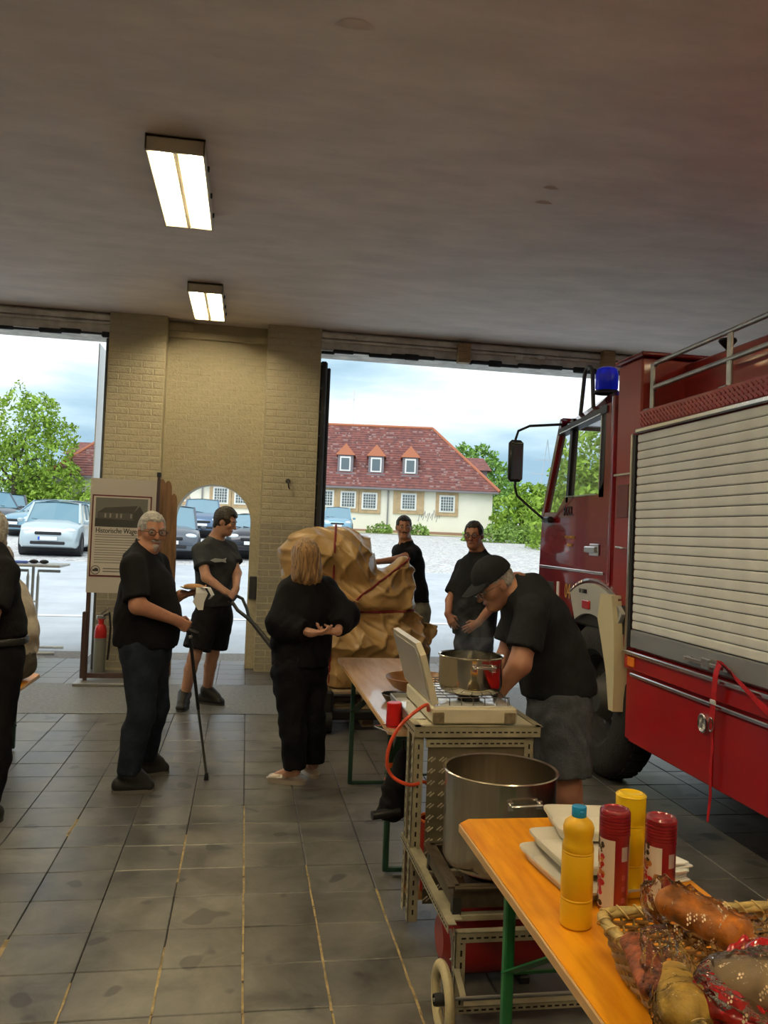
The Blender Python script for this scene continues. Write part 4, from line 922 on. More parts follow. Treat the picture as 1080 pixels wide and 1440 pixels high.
def head_sd(sd, c, fr, s, nb, nose=1., jaw=1.):
    r, f, u = fr; R = np.column_stack([r, f, u]); L = lambda x, y, z: A3(c)+s*(x*r+y*f+z*u)
    sc = lambda *a: tuple(q*s for q in a)
    sd.cone(L(0, -.022, -.045), nb, .062*s, .069*s, .03)
    sd.ell(L(0, -.012, .025), R, sc(.074, .094, .090), .02)
    sd.ecap(L(0, .012, -.015), L(0, .040, -.086*jaw), r, sc(.068, .062), sc(.047*jaw, .043), .03)
    for x in (-1, 1):
        sd.ell(L(x*.040, .050, -.026), R, sc(.026, .028, .024), .02); sd.ell(L(x*.077, -.008, -.010), R, sc(.010, .019, .032), .006)
    sd.cone(L(-.034, .072, .019), L(.034, .072, .019), .013*s, .013*s, .012)
    sd.cone(L(0, .082, .006), L(0, .105*nose, -.034), .009*s, .013*s, .010); sd.cone(L(-.010, .092, -.038), L(.010, .092, -.038), .009*s, .009*s, .006)
    for x in (-1, 1): sd.ell(L(x*.031, .092, -.001), R, sc(.017, .014, .011), .010, sub=True)
    sd.ell(L(0, .066, -.094*jaw), R, sc(.021, .018, .016), .02); sd.cone(L(-.017, .078, -.065), L(.017, .078, -.065), .010*s, .010*s, .008)
    return L, R
def face_parts(t_, L, R, s, lip=True, brow=None):
    for x in (-1, 1):
        e = MB().ball(L(x*.031, .0765, -.001), .0118*s, 12, 8, R).build('eye', m_eye, t_, 60)
        MB().ball(L(x*.031, .0850, -.001), (.0052*s, .0042*s, .0052*s), 8, 6, R).build('iris', m_iris, e, 60)
    if lip: MB().ball(L(0, .0875, -.066), (.022*s, .004*s, .0045*s), 12, 6, R).build('lips', m_lip, t_, 60)
    if brow:
        for x in (-1, 1): MB().tube([L(x*.014, .0875, .019), L(x*.03, .0865, .025), L(x*.048, .076, .019)], [.003*s, .004*s, .002*s], 6).build('eyebrow', brow, t_, 60)
def hair_short(t_, c, fr, s, m, e=.012, low=-.078, fx=.085, name='hair', front=.09):
    r, f, u = fr; R = np.column_stack([r, f, u]); L = lambda x, y, z: A3(c)+s*(x*r+y*f+z*u)
    sd = SD(A3(c)-.16*s, A3(c)+.16*s, .006); sd.ell(L(0, -.014, .027), R, tuple(q*s for q in (.075+e, .094+e, .091+e)), .01)
    sd.cone(L(0, -.045, -.02), L(0, -.055, -.06), .066*s, .052*s, .02)
    sd.ell(L(0, front, -.038), R, tuple(q*s for q in (.082, .064, .106)), .012, sub=True)
    for x in (-1, 1): sd.ell(L(x*.050, .082, .052), R, tuple(q*s for q in (.026, .034, .030)), .010, sub=True)
    for x in (-1, 1): sd.ell(L(x*.088, .004, -.022), R, tuple(q*s for q in (.03, .026, .034)), .008, sub=True)
    sd.cut(L(0, -.03, low), -u+f*.25); sd.wrinkle(.0022, 3.2); return sd.build(name, m, t_)
def glasses(t_, L, s, m, th=.0022, w=.024, h=.017):
    g = MB()
    for x in (-1, 1):
        g.tube([L(x*.033+w*math.cos(a), .1005, -.003+h*math.sin(a)) for a in np.linspace(0, 2*PI, 18, False)], th*s, 5, True)
        g.tube([L(x*.057, .100, .002), L(x*.078, .085, .004), L(x*.084, .0, .002), L(x*.083, -.02, -.012)], th*s, 5)
    g.tube([L(-.010, .101, .0), L(0, .106, .004), L(.010, .101, .0)], th*s, 5)
    go = g.build('glasses', m, t_, 60)
    for x in (-1, 1): MB().add([L(x*.033+w*math.cos(a), .1003, -.003+h*math.sin(a)) for a in np.linspace(0, 2*PI, 14, False)], [tuple(range(14))]).build('lens', mat('spectacle_lens', (.5, .5, .5), .1, alpha=.05), go, 0)
def bounds(pts, pad):
    P_ = np.array([A3(p) for p in pts]); return P_.min(0)-pad, P_.max(0)+pad
def person(label, g, loc, J, sec, f_up, fat=1., arm=(.047, .040, .028), leg=(.088, .060, .040), head=None, sk=m_sk, h=.007, hs=1.,
           shirt=None, sleeve=.75, hem=None, loose=.018, trousers=None, tlen=1., tloose=.016, shoes=None, shoe_r=1., hands=None, xs=(), collar=True, wr=.003, cuff_r=None, foot_sk=False, belt=None, group=None):
    t_ = thing('person', label, 'person', loc)
    sh = {k: A3(v) for k, v in J.items()}; r_up = nrm(np.cross(f_up, (0, 0, 1)))
    hc, hf, hu = head; fr = frame(hf, hu)
    lo, hi = bounds(list(sh.values())+[A3(hc)+A3(fr[2])*.1, A3(hc)], .17)
    lo[2] = min(sh['ankL'][2], sh['ankR'][2])-.12; sd = SD(lo, hi, h)
    L, R = head_sd(sd, hc, fr, hs, sh['neck']+A3((0, 0, .015)))
    for i in range(len(sec)-1):
        (a, wa, da), (b, wb, db) = sec[i], sec[i+1]
        sd.ecap(a, b, r_up, (wa*.9, da*.9), (wb*.9, db*.9), .05)
    for s_ in 'LR':
        sd.cone(sh['sh'+s_], sh['neck'], .050, .055, .05); sd.cone(sh['sh'+s_], sh['el'+s_], arm[0], arm[1], .03); sd.cone(sh['el'+s_], sh['wr'+s_], arm[1], arm[2], .02)
        sd.cone(sh['hip'+s_], sh['kn'+s_], leg[0], leg[1], .03)
        m_ = sh['kn'+s_]*.7+sh['ank'+s_]*.3; cf = m_-nrm(f_up)*.012; sd.cone(sh['kn'+s_], cf, leg[1], leg[1]*.98, .02); sd.cone(cf, sh['ank'+s_], leg[1]*.98, leg[2], .02)
        fd_ = nrm(A3(sh['toe'+s_])-sh['ank'+s_]+A3((0, 0, 1e-6))); sd.cone(sh['ank'+s_], sh['toe'+s_], leg[2], .026, .02)
        if hands and s_ in hands:
            H = hands[s_]; sd.cone(sh['wr'+s_]-nrm(H['d'])*.01, sh['wr'+s_]+nrm(H['d'])*.02, arm[2], .024, .012)
            hand(sd, sh['wr'+s_], H['d'], H['n'], 1 if s_ == 'R' else -1, H.get('curl', (20, 25, 15)), H.get('th', .5), s=H.get('s', 1.))
    body = sd.build('body', sk, t_)
    # shirt
    if shirt:
        pts = [s[0] for s in sec]+[sh['shL'], sh['shR']]+[sh['sh'+q]*(1-sleeve)+sh['el'+q]*sleeve for q in 'LR']
        if sleeve > 1: pts += [sh['wrL'], sh['wrR']]
        lo, hi = bounds(pts, .26); sd = SD(lo, hi, .010)
        for i in range(len(sec)-1):
            (a, wa, da), (b, wb, db) = sec[i], sec[i+1]
            sd.ecap(a, b, r_up, (wa+loose, da+loose), (wb+loose, db+loose), .05)
        for s_ in 'LR':
            sd.cone(sh['sh'+s_], A3(sh['neck'])*.8+A3(sh['sh'+s_])*.2+A3((0, 0, .004)), .050+loose*.8, .052+loose*.5, .05)
            cr = cuff_r or (arm[0]+loose+.012)
            if sleeve <= 1: sd.cone(sh['sh'+s_], sh['sh'+s_]*(1-sleeve)+sh['el'+s_]*sleeve, arm[0]+loose+.004, cr, .035, flat1=True)
            else:
                sd.cone(sh['sh'+s_], sh['el'+s_], arm[0]+loose+.004, cr, .035); q = sleeve-1; sd.cone(sh['el'+s_], sh['el'+s_]*(1-q)+sh['wr'+s_]*q, cr, cr*.8, .03, flat1=True)
        un_ = nrm(A3(hc)-sh['neck']); sd.cone(sh['neck']-un_*.07-nrm(f_up)*.012, sh['neck']+un_*.020-nrm(f_up)*.006, .100, .074, .04)
        for (a, b, ra, rb) in xs: sd.cone(a, b, ra, rb, .04)
        if hem is not None: sd.cut(hem[0], hem[1] if len(hem) > 1 else (0, 0, -1))
        nb = sh['neck']; un = nrm(A3(hc)-nb); sd.cone(nb+un*.055, nb+un*.25, .085, .12, .006, flat0=True, sub=True)
        sd.wrinkle(wr); so = sd.build('shirt', shirt, t_)
        if collar is True:
            cd = SD(nb-.14, nb+.14, .007); ux = nrm(A3(hc)-A3(fr[1])*.02-nb); cd.cone(nb-ux*.03, nb+ux*.048, .088, .076, .01, flat1=True); cd.cone(nb+ux*.045, nb+ux*.2, .066, .070, .004, sub=True); cd.ell(nb+ux*.075+nrm(f_up)*.070, np.eye(3), (.035, .035, .055), .01, sub=True); cd.build('collar', shirt, so)
    if trousers:
        pel = sec[-1][0]; pts = [pel, sec[-2][0], sh['hipL'], sh['hipR']]
        q = tlen
        ends = {}
        for s_ in 'LR':
            ends[s_] = sh['hip'+s_]*(1-q)+sh['kn'+s_]*q if q <= 1 else sh['kn'+s_]*(2-q)+sh['ank'+s_]*(q-1)
            pts += [ends[s_], sh['kn'+s_]] if q > 1 else [ends[s_]]
        lo, hi = bounds(pts, .22); sd = SD(lo, hi, .010); a, wa, da = sec[-2]; b, wb, db = sec[-1]
        sd.ecap(A3(a)*.5+A3(b)*.5, b, r_up, ((wa+wb)/2+.008, (da+db)/2+.008), (wb+.010, db+.010), .04)
        for s_ in 'LR':
            r0 = leg[0]+tloose; r1 = leg[1]+tloose
            if q <= 1: sd.cone(sh['hip'+s_], ends[s_], r0+.01, (r0*(1-q)+r1*q)+tloose*1.3, .04, flat1=True)
            else: sd.cone(sh['hip'+s_], sh['kn'+s_], r0+.01, r1, .04); cf = sh['kn'+s_]*.7+sh['ank'+s_]*.3-nrm(f_up)*.012; sd.cone(sh['kn'+s_], cf, r1, r1*.98, .03); sd.cone(cf, ends[s_], r1*.98, leg[2]+tloose*1.5, .03, flat1=True)
        sd.wrinkle(wr*1.2, 1.2, .8); sd.build('trousers' if q > 1.2 else 'shorts', trousers, t_)
        if belt is not None:
            bz, br = belt; b2 = SD(A3(bz)-.3, A3(bz)+.3, .010); b2.ecap(A3(bz)-A3((0, 0, .02)), A3(bz)+A3((0, 0, .02)), r_up, br, br, .005, flat0=True, flat1=True); b2.build('belt', m_blackp, t_)
    if shoes:
        for s_ in 'LR':
            an, to = sh['ank'+s_], sh['toe'+s_]; fd = A3((to[0]-an[0], to[1]-an[1], 0)); fd = nrm(fd); z0 = min(an[2], to[2])*0+sh['toe'+s_][2]-.035; hl = A3((an[0], an[1], z0))-fd*.055; tl = A3((to[0], to[1], z0))
            sdv = np.cross(fd, (0, 0, 1)); sd = SD(*bounds([hl, tl, an], .12), .007)
            sd.ecap(hl+A3((0, 0, .045)), tl+A3((0, 0, .034)), sdv, (.040*shoe_r, .048), (.046*shoe_r, .036), .02)
            sd.cone(an+A3((0, 0, .025)), to*.7+an*.3+A3((0, 0, .014)), leg[2]+.020, .044, .02)
            sd.cut(A3((0, 0, z0+.012)), (0, 0, -1)); so = sd.build('shoe', shoes[0], t_)
            n = 20; ol = []
            for i in range(n):
                a = 2*PI*i/n; mid = (hl+tl)/2; half = np.linalg.norm(tl-hl)/2+.038; w = .048*shoe_r*(1+.08*math.cos(a)); ol.append(mid+fd*half*math.cos(a)*1.0+sdv*w*np.sign(math.sin(a))*abs(math.sin(a))**.7)
            MB().prism([(p[0], p[1], z0) for p in ol], (0, 0, .020)).build('sole', shoes[1], so, 40)
    return t_, L, R, fr, sh
m_blk = cloth('black_cotton', (.010, .010, .012)); m_chr = cloth('charcoal_cotton', (.020, .022, .026)); m_jean = cloth('dark_denim', (.022, .029, .044), .4)
m_jean2 = cloth('blue_grey_denim', (.050, .060, .085), .4); m_gsh = cloth('grey_shorts_cloth', (.085, .092, .105), .35); m_bei = cloth('beige_linen', (.50, .45, .37), .2); m_olv = cloth('olive_cloth', (.17, .16, .12), .3)
m_hgrey = mat('grey_hair', (.42, .40, .37), .6, var=.45, scale=40, bump=.5, bscale=70); m_hdark = mat('dark_hair', (.026, .019, .014), .5, var=.4, scale=40, bump=.5, bscale=70)
m_hbl = mat('blonde_hair', (.36, .21, .085), .38, var=.72, scale=16, stretch=(5, 5, .55), bump=.8)
m_shoe = mat('black_shoe', (.014, .014, .015), .55); m_sole = mat('shoe_sole', (.16, .15, .13), .7); m_soled = mat('dark_sole', (.05, .05, .05), .7)
m_specs = mat('spectacle_frame', (.04, .03, .03), .3, .3)
V = A3
# 1 grey-haired man
Y0 = 5.35
J = dict(neck=at(204, 773, Y0), shR=at(186, 797, 5.16), shL=at(222, 794, 5.55), elR=at(194, 852, 5.06), wrR=at(247, 872, 5.13), elL=at(232, 850, 5.62), wrL=at(256, 836, 5.50),
         hipR=at(198, 915, 5.26), hipL=at(212, 912, 5.46), knR=at(199, 1003, 5.22), knL=at(219, 994, 5.52), ankR=at(180, 1090, 5.22), ankL=at(205, 1068, 5.56), toeR=at(209, 1104, 5.24), toeL=at(230, 1078, 5.62))
for s_, z in (('R', .035), ('L', .035)): J['toe'+s_][2] = z; J['ank'+s_][2] = .10
sec = [(at(203, 799, Y0), .17, .085), (at(207, 826, Y0), .185, .145), (at(208, 868, Y0), .185, .185), (at(205, 900, Y0), .175, .175), (at(205, 915, Y0), .165, .150)]
c = at(214, 747, Y0)
hd = dict(R=dict(d=(.75, .15, -.45), n=(.05, .98, -.1), curl=(62, 75, 45), th=.9), L=dict(d=(.97, -.2, .12), n=(0, .1, 1), curl=(18, 22, 14), th=.3))
p1, L, R, fr, sh = person('grey-haired man with glasses and goatee in black shirt leaning on a cane', None, (J['ankR'][0], Y0, 0), J, sec, (.99, -.12, 0), head=(c, (.42, -.88, -.06), (.02, 0, 1)),
    arm=(.056, .050, .031), leg=(.095, .066, .045), shirt=m_blk, sleeve=.86, hem=(at(205, 908, Y0),), loose=.014, trousers=m_jean, tlen=1.97, shoes=(m_shoe, m_sole, True), hands=hd, hs=1.03, cuff_r=.082)
face_parts(p1, L, R, 1.03, brow=m_hgrey); hair_short(p1, c, fr, 1.03, m_hgrey, .006, front=.098); glasses(p1, L, 1.03, m_specs)
gt = SD(L(0, .07, -.08)-.07, L(0, .07, -.08)+.07, .005); gt.ecap(L(0, .072, -.085), L(0, .070, -.104), R[:, 0], (.026, .022), (.018, .018), .01); gt.cone(L(-.022, .083, -.054), L(.022, .083, -.054), .0085, .0085, .008); gt.ell(L(0, .098, -.068), R, (.015, .014, .006), .006, sub=True); gt.wrinkle(.001, 4)
gt.build('beard', mat('pale_beard', (.45, .40, .36), .8, var=.4, scale=60), p1)
# cane, plate
hp = sh['wrR']+nrm((.75, .15, -.45))*.07+V((0, .03, -.01)); ft = at(290, 1096, 5.45); ft[2] = .0
cn = thing('walking_cane', 'thin black walking cane held by the grey-haired man', 'cane', ft)
top = at(267, 893, 5.22)
MB().tube([top, ft*.5+top*.5], .0105, 10).build('upper_shaft', m_blackp, cn); MB().tube([ft*.5+top*.5, ft+V((0, 0, .03))], .0085, 10).build('lower_shaft', mat('dark_steel', (.10, .10, .09), .4, .6), cn)
MB().cyl(ft, ft+V((0, 0, .045)), .016, .012, 12).build('rubber_tip', m_blackp, cn); MB().tube([top+V((-.055, -.0, .035)), top+V((-.02, 0, .03)), top+V((.02, 0, .022)), top+V((.05, 0, .01))], [.012, .013, .013, .010], 10).cyl(top-V((0, 0, .01)), top+V((0, 0, .03)), .012).build('handle', m_blackp, cn)
MB().lathe([(.013, 0), (.015, .01), (.013, .02)], top+V((0, .0, -.02)), 12).build('silver_collar', m_chrome, cn)
pc = at(272, 831, 5.47)+V((0, 0, .012)); pl = thing('paper_plate', 'pale paper plate with sausage roll in the grey-haired man\'s left hand', 'plate', pc)
MB().lathe([(0, 0), (.055, .0), (.085, .012), (.086, .014), (.055, .004), (0, .004)], pc, 20).build('dish', mat('paper_white', (.72, .66, .54), .8), pl)
MB().ball(pc+V((.0, 0, .018)), (.065, .028, .018), 14, 8).build('bread_roll', mat('bread_roll_crust', (.55, .30, .12), .6, var=.3), pl)
nk = ribbon([pc+V((.045, -.075, .016)), pc+V((.058, -.088, -.02)), pc+V((.04, -.092, -.075)), pc+V((.055, -.09, -.125))], [.05, .075, .07, .03], mat('napkin_white', (.80, .80, .76), .9), 'napkin', None, (1, .2, 0))
nk2 = ribbon([pc+V((.055, -.06, .018)), pc+V((.10, -.07, .015)), pc+V((.125, -.072, -.03)), pc+V((.105, -.078, -.055))], [.06, .06, .06, .04], MATS['napkin_white'], 'napkin_fold', nk, (.3, 1, 0))
tag(nk, 'white paper napkin hanging under the plate of the grey-haired man', 'napkin')
# 2 young man
Y0 = 7.6
J = dict(neck=at(303, 762, 7.62), shR=at(281, 775, 7.50), shL=at(322, 772, 7.74), elR=at(290, 812, 7.34), wrR=at(317, 832, 7.28), elL=at(333, 806, 7.62), wrL=at(332, 828, 7.42),
         hipR=at(289, 870, 7.55), hipL=at(309, 869, 7.66), knR=at(273, 924, 7.48), knL=at(299, 920, 7.70), ankR=at(260, 972, 7.58), ankL=at(291, 970, 7.78), toeR=at(254, 998, 7.44), toeL=at(310, 990, 7.72))
for s_ in 'LR': J['toe'+s_][2] = .035; J['ank'+s_][2] = .10
sec = [(at(303, 776, 7.62), .16, .085), (at(303, 792, 7.6), .17, .115), (at(301, 835, 7.6), .155, .105), (at(300, 866, 7.6), .160, .115)]
c = at(318, 733, 7.55)
hd = dict(R=dict(d=(.85, 0, -.5), n=(.1, .6, -.75), curl=(55, 65, 40), th=.8), L=dict(d=(-.25, -.55, -.7), n=(-.3, .7, -.4), curl=(55, 65, 40), th=.8))
p2_, L, R, fr, sh = person('young man in charcoal t-shirt and black shorts gripping the pallet truck handle', None, (J['ankR'][0], Y0, 0), J, sec, (.5, -.86, 0), head=(c, (.88, -.36, -.30), (.25, -.1, .95)), h=.008,
    sk=m_sk2, arm=(.049, .043, .028), leg=(.085, .056, .042), shirt=cloth('grey_cotton', (.042, .046, .052)), sleeve=.62, hem=(at(301, 852, Y0),), loose=.020, trousers=m_blk, tlen=.80, tloose=.028, shoes=(m_shoe, m_soled, True), hands=hd, collar=False, cuff_r=.085)
face_parts(p2_, L, R, 1., brow=m_hdark); hair_short(p2_, c, fr, 1.02, m_hdark, .016, front=.105)
for s_ in 'LR': MB().lathe([(.048, 0), (.048, .055), (.046, .06)], J['ank'+s_]+V((0, 0, -.01)), 14).build('sock', m_blk, p2_)
pr = nrm((.5, -.86, 0)); q0 = at(309, 780, 7.44)
fs_ = []
q = at(306, 788, 7.425); ex = nrm((.86, .5, 0)); body_ = [(-.075, 0), (-.03, .018), (.05, .012), (.085, .022), (.075, 0), (.085, -.02), (.04, -.012), (-.03, -.018)]
MB().prism([q+ex*a*1.0+V((0, 0, b)) for a, b in body_], V((.004, -.008, 0))).build('shirt_print', mat('print_grey', (.42, .45, .45), .8), p2_, 0)
# pallet truck handle
m_bm = m_blackp
jb = at(395, 925, 6.95); j2 = at(357, 878, 7.15)
lp1 = [at(326, 846, 7.26), at(334, 858, 7.22), at(348, 869, 7.18), j2]; lp2 = [at(333, 838, 7.36), at(341, 842, 7.34), at(347, 856, 7.26), at(350, 868, 7.20), j2]
jack = thing('pallet_truck', 'black drawbar of the pallet truck held by the young man', 'pallet truck', (at(440, 985, 6.9)[0], 6.9, 0))
MB().tube([at(317, 838, 7.24), at(322, 842, 7.24)]+lp1, .016, 10).tube(lp2, .014, 10).tube([lp1[0], lp2[0]], .014, 10).build('handle_loop', m_bm, jack)
pe = V((.62, 6.72, .22)); MB().tube([j2, jb, pe], [.020, .024, .026], 10).build('drawbar', m_bm, jack)
MB().bx(.52, .76, 6.66, 6.80, .10, .34, .02).build('pump_housing', m_bm, jack, 0)
for x in (.56, .72): MB().cyl((x-.03, 6.70, .09), (x+.03, 6.70, .09), .09, None, 20).build('steering_wheel', m_tyre, jack)
for x in (.78, 1.22): MB().bx(x, x+.16, 6.78, 7.85, .085, .12, .01).build('fork', m_bm, jack, 0)
MB().bx(.74, 1.40, 6.76, 6.86, .085, .16, .01).build('fork_carriage', m_bm, jack, 0)
# 3 woman
J = dict(neck=at(430, 812, 5.46), shL=at(409, 834, 5.40), shR=at(457, 832, 5.54), elL=at(393, 876, 5.32), wrL=at(437, 890, 5.20), elR=at(487, 866, 5.44), wrR=at(474, 888, 5.24),
         hipL=at(408, 945, 5.38), hipR=at(436, 943, 5.50), knL=at(411, 1015, 5.37), knR=at(438, 1010, 5.52), ankL=at(414, 1082, 5.36), ankR=at(440, 1076, 5.52), toeL=at(386, 1097, 5.40), toeR=at(428, 1086, 5.66))
for s_ in 'LR': J['toe'+s_][2] = .030; J['ank'+s_][2] = .085
sec = [(at(431, 834, 5.46), .13, .075), (at(429, 858, 5.45), .155, .115), (at(425, 900, 5.45), .150, .115), (at(422, 940, 5.45), .155, .125)]
c = at(428, 784, 5.44)
hd = dict(L=dict(d=(1, -.05, .02), n=(0, .3, .9), curl=(22, 28, 18), th=.4, s=.92), R=dict(d=(-.95, -.05, -.05), n=(.1, -.1, 1), curl=(25, 30, 20), th=.4, s=.92))
p3_, L, R, fr, sh = person('blonde woman in black seen from behind with hands clasped at her back', None, (J['ankL'][0], 5.45, 0), J, sec, (-.42, .9, 0), head=(c, (-.35, .93, -.02), (0, 0, 1)), hs=.95,
    sk=m_sk2, arm=(.042, .037, .025), leg=(.088, .060, .038), shirt=m_blk, sleeve=1.80, xs=((at(468, 842, 5.50), at(486, 872, 5.42), .06, .045), (at(402, 842, 5.42), at(392, 888, 5.32), .06, .055), (at(460, 860, 5.44), at(484, 880, 5.36), .06, .03), (at(398, 880, 5.34), at(392, 905, 5.38), .05, .05), (at(395, 890, 5.30), at(436, 891, 5.24), .050, .036)), hem=(at(425, 934, 5.45),), loose=.045, trousers=m_blk, tlen=1.97, tloose=.024, shoes=None, hands=hd, collar=False, cuff_r=.085, wr=.005)
sd = SD(c-.26, c+.2, .007); RR = np.column_stack(fr)
sd.ell(L(0, -.018, .028), RR, (.088, .106, .103), .02); sd.ecap(L(0, -.03, .0), L(0, -.055, -.125), fr[0], (.094, .095), (.108, .075), .03); sd.ecap(L(-.05, -.03, -.09), L(-.075, -.045, -.160), fr[0], (.045, .05), (.030, .035), .03); sd.ecap(L(.045, -.03, -.09), L(.065, -.05, -.172), fr[0], (.05, .05), (.028, .03), .03)
sd.ell(L(0, .115, -.06), RR, (.07, .07, .13), .015, sub=True)
X_, Y_, Z_ = sd.ax[0][:, None, None], sd.ax[1][None, :, None], sd.ax[2][None, None, :]
sd.F = (sd.F+.0035*np.sin(170*X_+60*Y_+4*np.sin(12*Z_))*(1+.3*np.sin(30*Z_))+.0018*np.sin(340*X_+5*np.sin(22*Z_))).astype(np.float32)
sd.build('hair', m_hbl, p3_)
m_sil = mat('silver_shoe', (.55, .48, .40), .35, .7)
for s_ in 'LR':
    an, to = J['ank'+s_], J['toe'+s_]; fd = nrm((to[0]-an[0], to[1]-an[1], 0)); sdv = np.cross(fd, (0, 0, 1)); hl = V((an[0], an[1], 0))-fd*.05; tl = V((to[0], to[1], 0))+fd*.02
    ol = [(hl+tl)/2+fd*.135*math.cos(a)+sdv*.046*np.sign(math.sin(a))*abs(math.sin(a))**.7 for a in np.linspace(0, 2*PI, 22, False)]
    so = MB().prism([(p[0], p[1], .0) for p in ol], (0, 0, .028)).build('shoe', m_sil, p3_, 40)
    s2 = SD(*bounds([hl, tl], .1), .006); s2.ecap(tl-fd*.07+V((0, 0, .034)), tl+V((0, 0, .030)), sdv, (.046, .034), (.042, .022), .01); s2.cut((0, 0, .026), (0, 0, -1)); s2.build('upper', m_sil, so)
# 4 moustache man
J = dict(neck=at(571, 766, 8.86), shL=at(583, 778, 8.72), shR=at(560, 775, 9.02), elL=at(558, 787, 8.55), wrL=at(531, 790, 8.45), elR=at(566, 812, 9.1), wrR=at(572, 845, 9.05),
         hipL=at(590, 862, 8.80), hipR=at(583, 862, 8.98), knL=at(593, 910, 8.80), knR=at(584, 912, 9.0), ankL=at(596, 950, 8.85), ankR=at(585, 950, 9.05), toeL=at(585, 962, 8.7), toeR=at(575, 962, 8.9))
for s_ in 'LR': J['toe'+s_][2] = .035; J['ank'+s_][2] = .10; J['kn'+s_][2] = .50
sec = [(at(571, 778, 8.86), .16, .085), (at(573, 793, 8.86), .18, .12), (at(581, 832, 8.86), .155, .11), (at(586, 862, 8.88), .16, .115)]
c = at(568, 741, 8.82)
hd = dict(L=dict(d=(-1, -.1, -.1), n=(0, -.1, -1), curl=(20, 25, 15)), R=dict(d=(-.2, -.1, -1), n=(0, -1, 0)))
p4_, L, R, fr, sh = person('dark-haired man with moustache in black t-shirt resting his hand on the tarpaulin', None, (J['ankL'][0], 8.85, 0), J, sec, (-.72, -.68, 0), head=(c, (-.08, -.99, -.05), (0, 0, 1)), h=.009, hs=1.06,
    arm=(.050, .042, .028), shirt=m_blk, sleeve=.50, hem=(at(580, 846, 8.86),), loose=.016, trousers=m_olv, tlen=1.97, shoes=(m_shoe, m_soled, True), hands=hd, collar=False)
face_parts(p4_, L, R, 1.06, brow=m_hdark); hair_short(p4_, c, fr, 1.06, m_hdark, .006); MB().tube([L(-.026, .085, -.058), L(-.012, .095, -.050), L(.012, .095, -.050), L(.026, .085, -.058)], [.004, .007, .007, .004], 6).build('moustache', m_hdark, p4_)
# 5 glasses man
J = dict(neck=at(672, 779, 7.34), shR=at(652, 797, 7.50), shL=at(692, 793, 7.20), elR=at(633, 845, 7.42), wrR=at(630, 864, 7.26), elL=at(694, 850, 7.02), wrL=at(672, 876, 6.96),
         hipR=at(656, 905, 7.42), hipL=at(675, 905, 7.24), knR=at(656, 962, 7.42), knL=at(678, 962, 7.24), ankR=at(656, 1008, 7.4), ankL=at(679, 1012, 7.24), toeR=at(648, 1015, 7.2), toeL=at(670, 1020, 7.05))
for s_ in 'LR': J['toe'+s_][2] = .035; J['ank'+s_][2] = .10
sec = [(at(672, 796, 7.34), .165, .09), (at(671, 818, 7.34), .185, .145), (at(667, 860, 7.32), .185, .175), (at(667, 886, 7.32), .175, .155), (at(666, 905, 7.32), .165, .14)]
c = at(666, 752, 7.28)
hd = dict(L=dict(d=(-.85, -.1, -.5), n=(0, .9, -.2), curl=(25, 30, 20)), R=dict(d=(.3, -.5, -.75), n=(.3, .8, 0), curl=(25, 30, 20)))
p5_, L, R, fr, sh = person('man with glasses in dark polo shirt and jeans, thumb in pocket, behind the cook', None, (J['ankL'][0], 7.3, 0), J, sec, (-.62, -.78, 0), head=(c, (-.50, -.86, -.08), (0, 0, 1)), h=.008, hs=1.05,
    arm=(.052, .045, .030), leg=(.092, .062, .043), shirt=m_chr, sleeve=.80, hem=(at(667, 893, 7.3),), loose=.018, trousers=m_jean2, tlen=1.97, shoes=(m_shoe, m_soled, True), hands=hd, cuff_r=.082)
face_parts(p5_, L, R, 1.05, brow=m_hdark); hair_short(p5_, c, fr, 1.05, m_hdark, .007); glasses(p5_, L, 1.05, m_specs, .003)
# 6 cook
J = dict(neck=at(727, 829, 3.93), shL=at(748, 862, 3.70), shR=at(732, 852, 4.14), elL=at(731, 934, 3.64), wrL=at(701, 972, 3.72), elR=at(712, 925, 4.14), wrR=at(694, 958, 4.02),
         hipL=at(792, 1003, 3.82), hipR=at(776, 1000, 4.06), knL=at(798, 1112, 3.80), knR=at(772, 1100, 4.10), ankL=at(797, 1222, 3.84), ankR=at(778, 1200, 4.14), toeL=at(758, 1245, 3.76), toeR=at(742, 1215, 4.06))
for s_ in 'LR': J['toe'+s_][2] = .035; J['ank'+s_][2] = .10
sec = [(at(735, 846, 3.93), .15, .09), (at(753, 872, 3.93), .17, .135), (at(770, 912, 3.93), .175, .150), (at(784, 955, 3.93), .17, .155), (at(787, 995, 3.93), .165, .145)]
c = at(694, 821, 3.90)
hd = dict(L=dict(d=(-.7, .1, -.5), n=(0, .9, -.2), curl=(40, 50, 30)), R=dict(d=(-.7, -.1, -.6), n=(0, -.6, -.6), curl=(40, 50, 30)))
p6_, L, R, fr, sh = person('cook in dark cap, polo shirt and grey shorts bending over the stove', None, (J['ankL'][0], 3.93, 0), J, sec, (-.95, -.12, -.2), head=(c, (-.86, -.16, -.50), (-.50, -.05, .86)), h=.006, hs=1.0,
    arm=(.058, .052, .034), leg=(.100, .068, .046), shirt=m_chr, sleeve=.72, hem=(at(785, 975, 3.93), (.1, 0, -1)), loose=.020, trousers=m_gsh, tlen=.80, tloose=.022, shoes=(m_shoe, m_soled, True), hands=hd, cuff_r=.088, wr=.004)
face_parts(p6_, L, R, 1., brow=m_hgrey); glasses(p6_, L, 1., m_chrome, .002)
hair_short(p6_, c, fr, 1., m_hgrey, .005, low=-.05)
sd = SD(c-.2, c+.2, .006); RR = np.column_stack(fr); sd.ell(L(0, -.012, .040), RR, (.088, .108, .100), .01); sd.cut(L(0, .0, .030), nrm(-fr[2]-fr[1]*.12)); cap = sd.build('cap', m_chr, p6_)
bm_ = MB(); top_ = []; n = 14
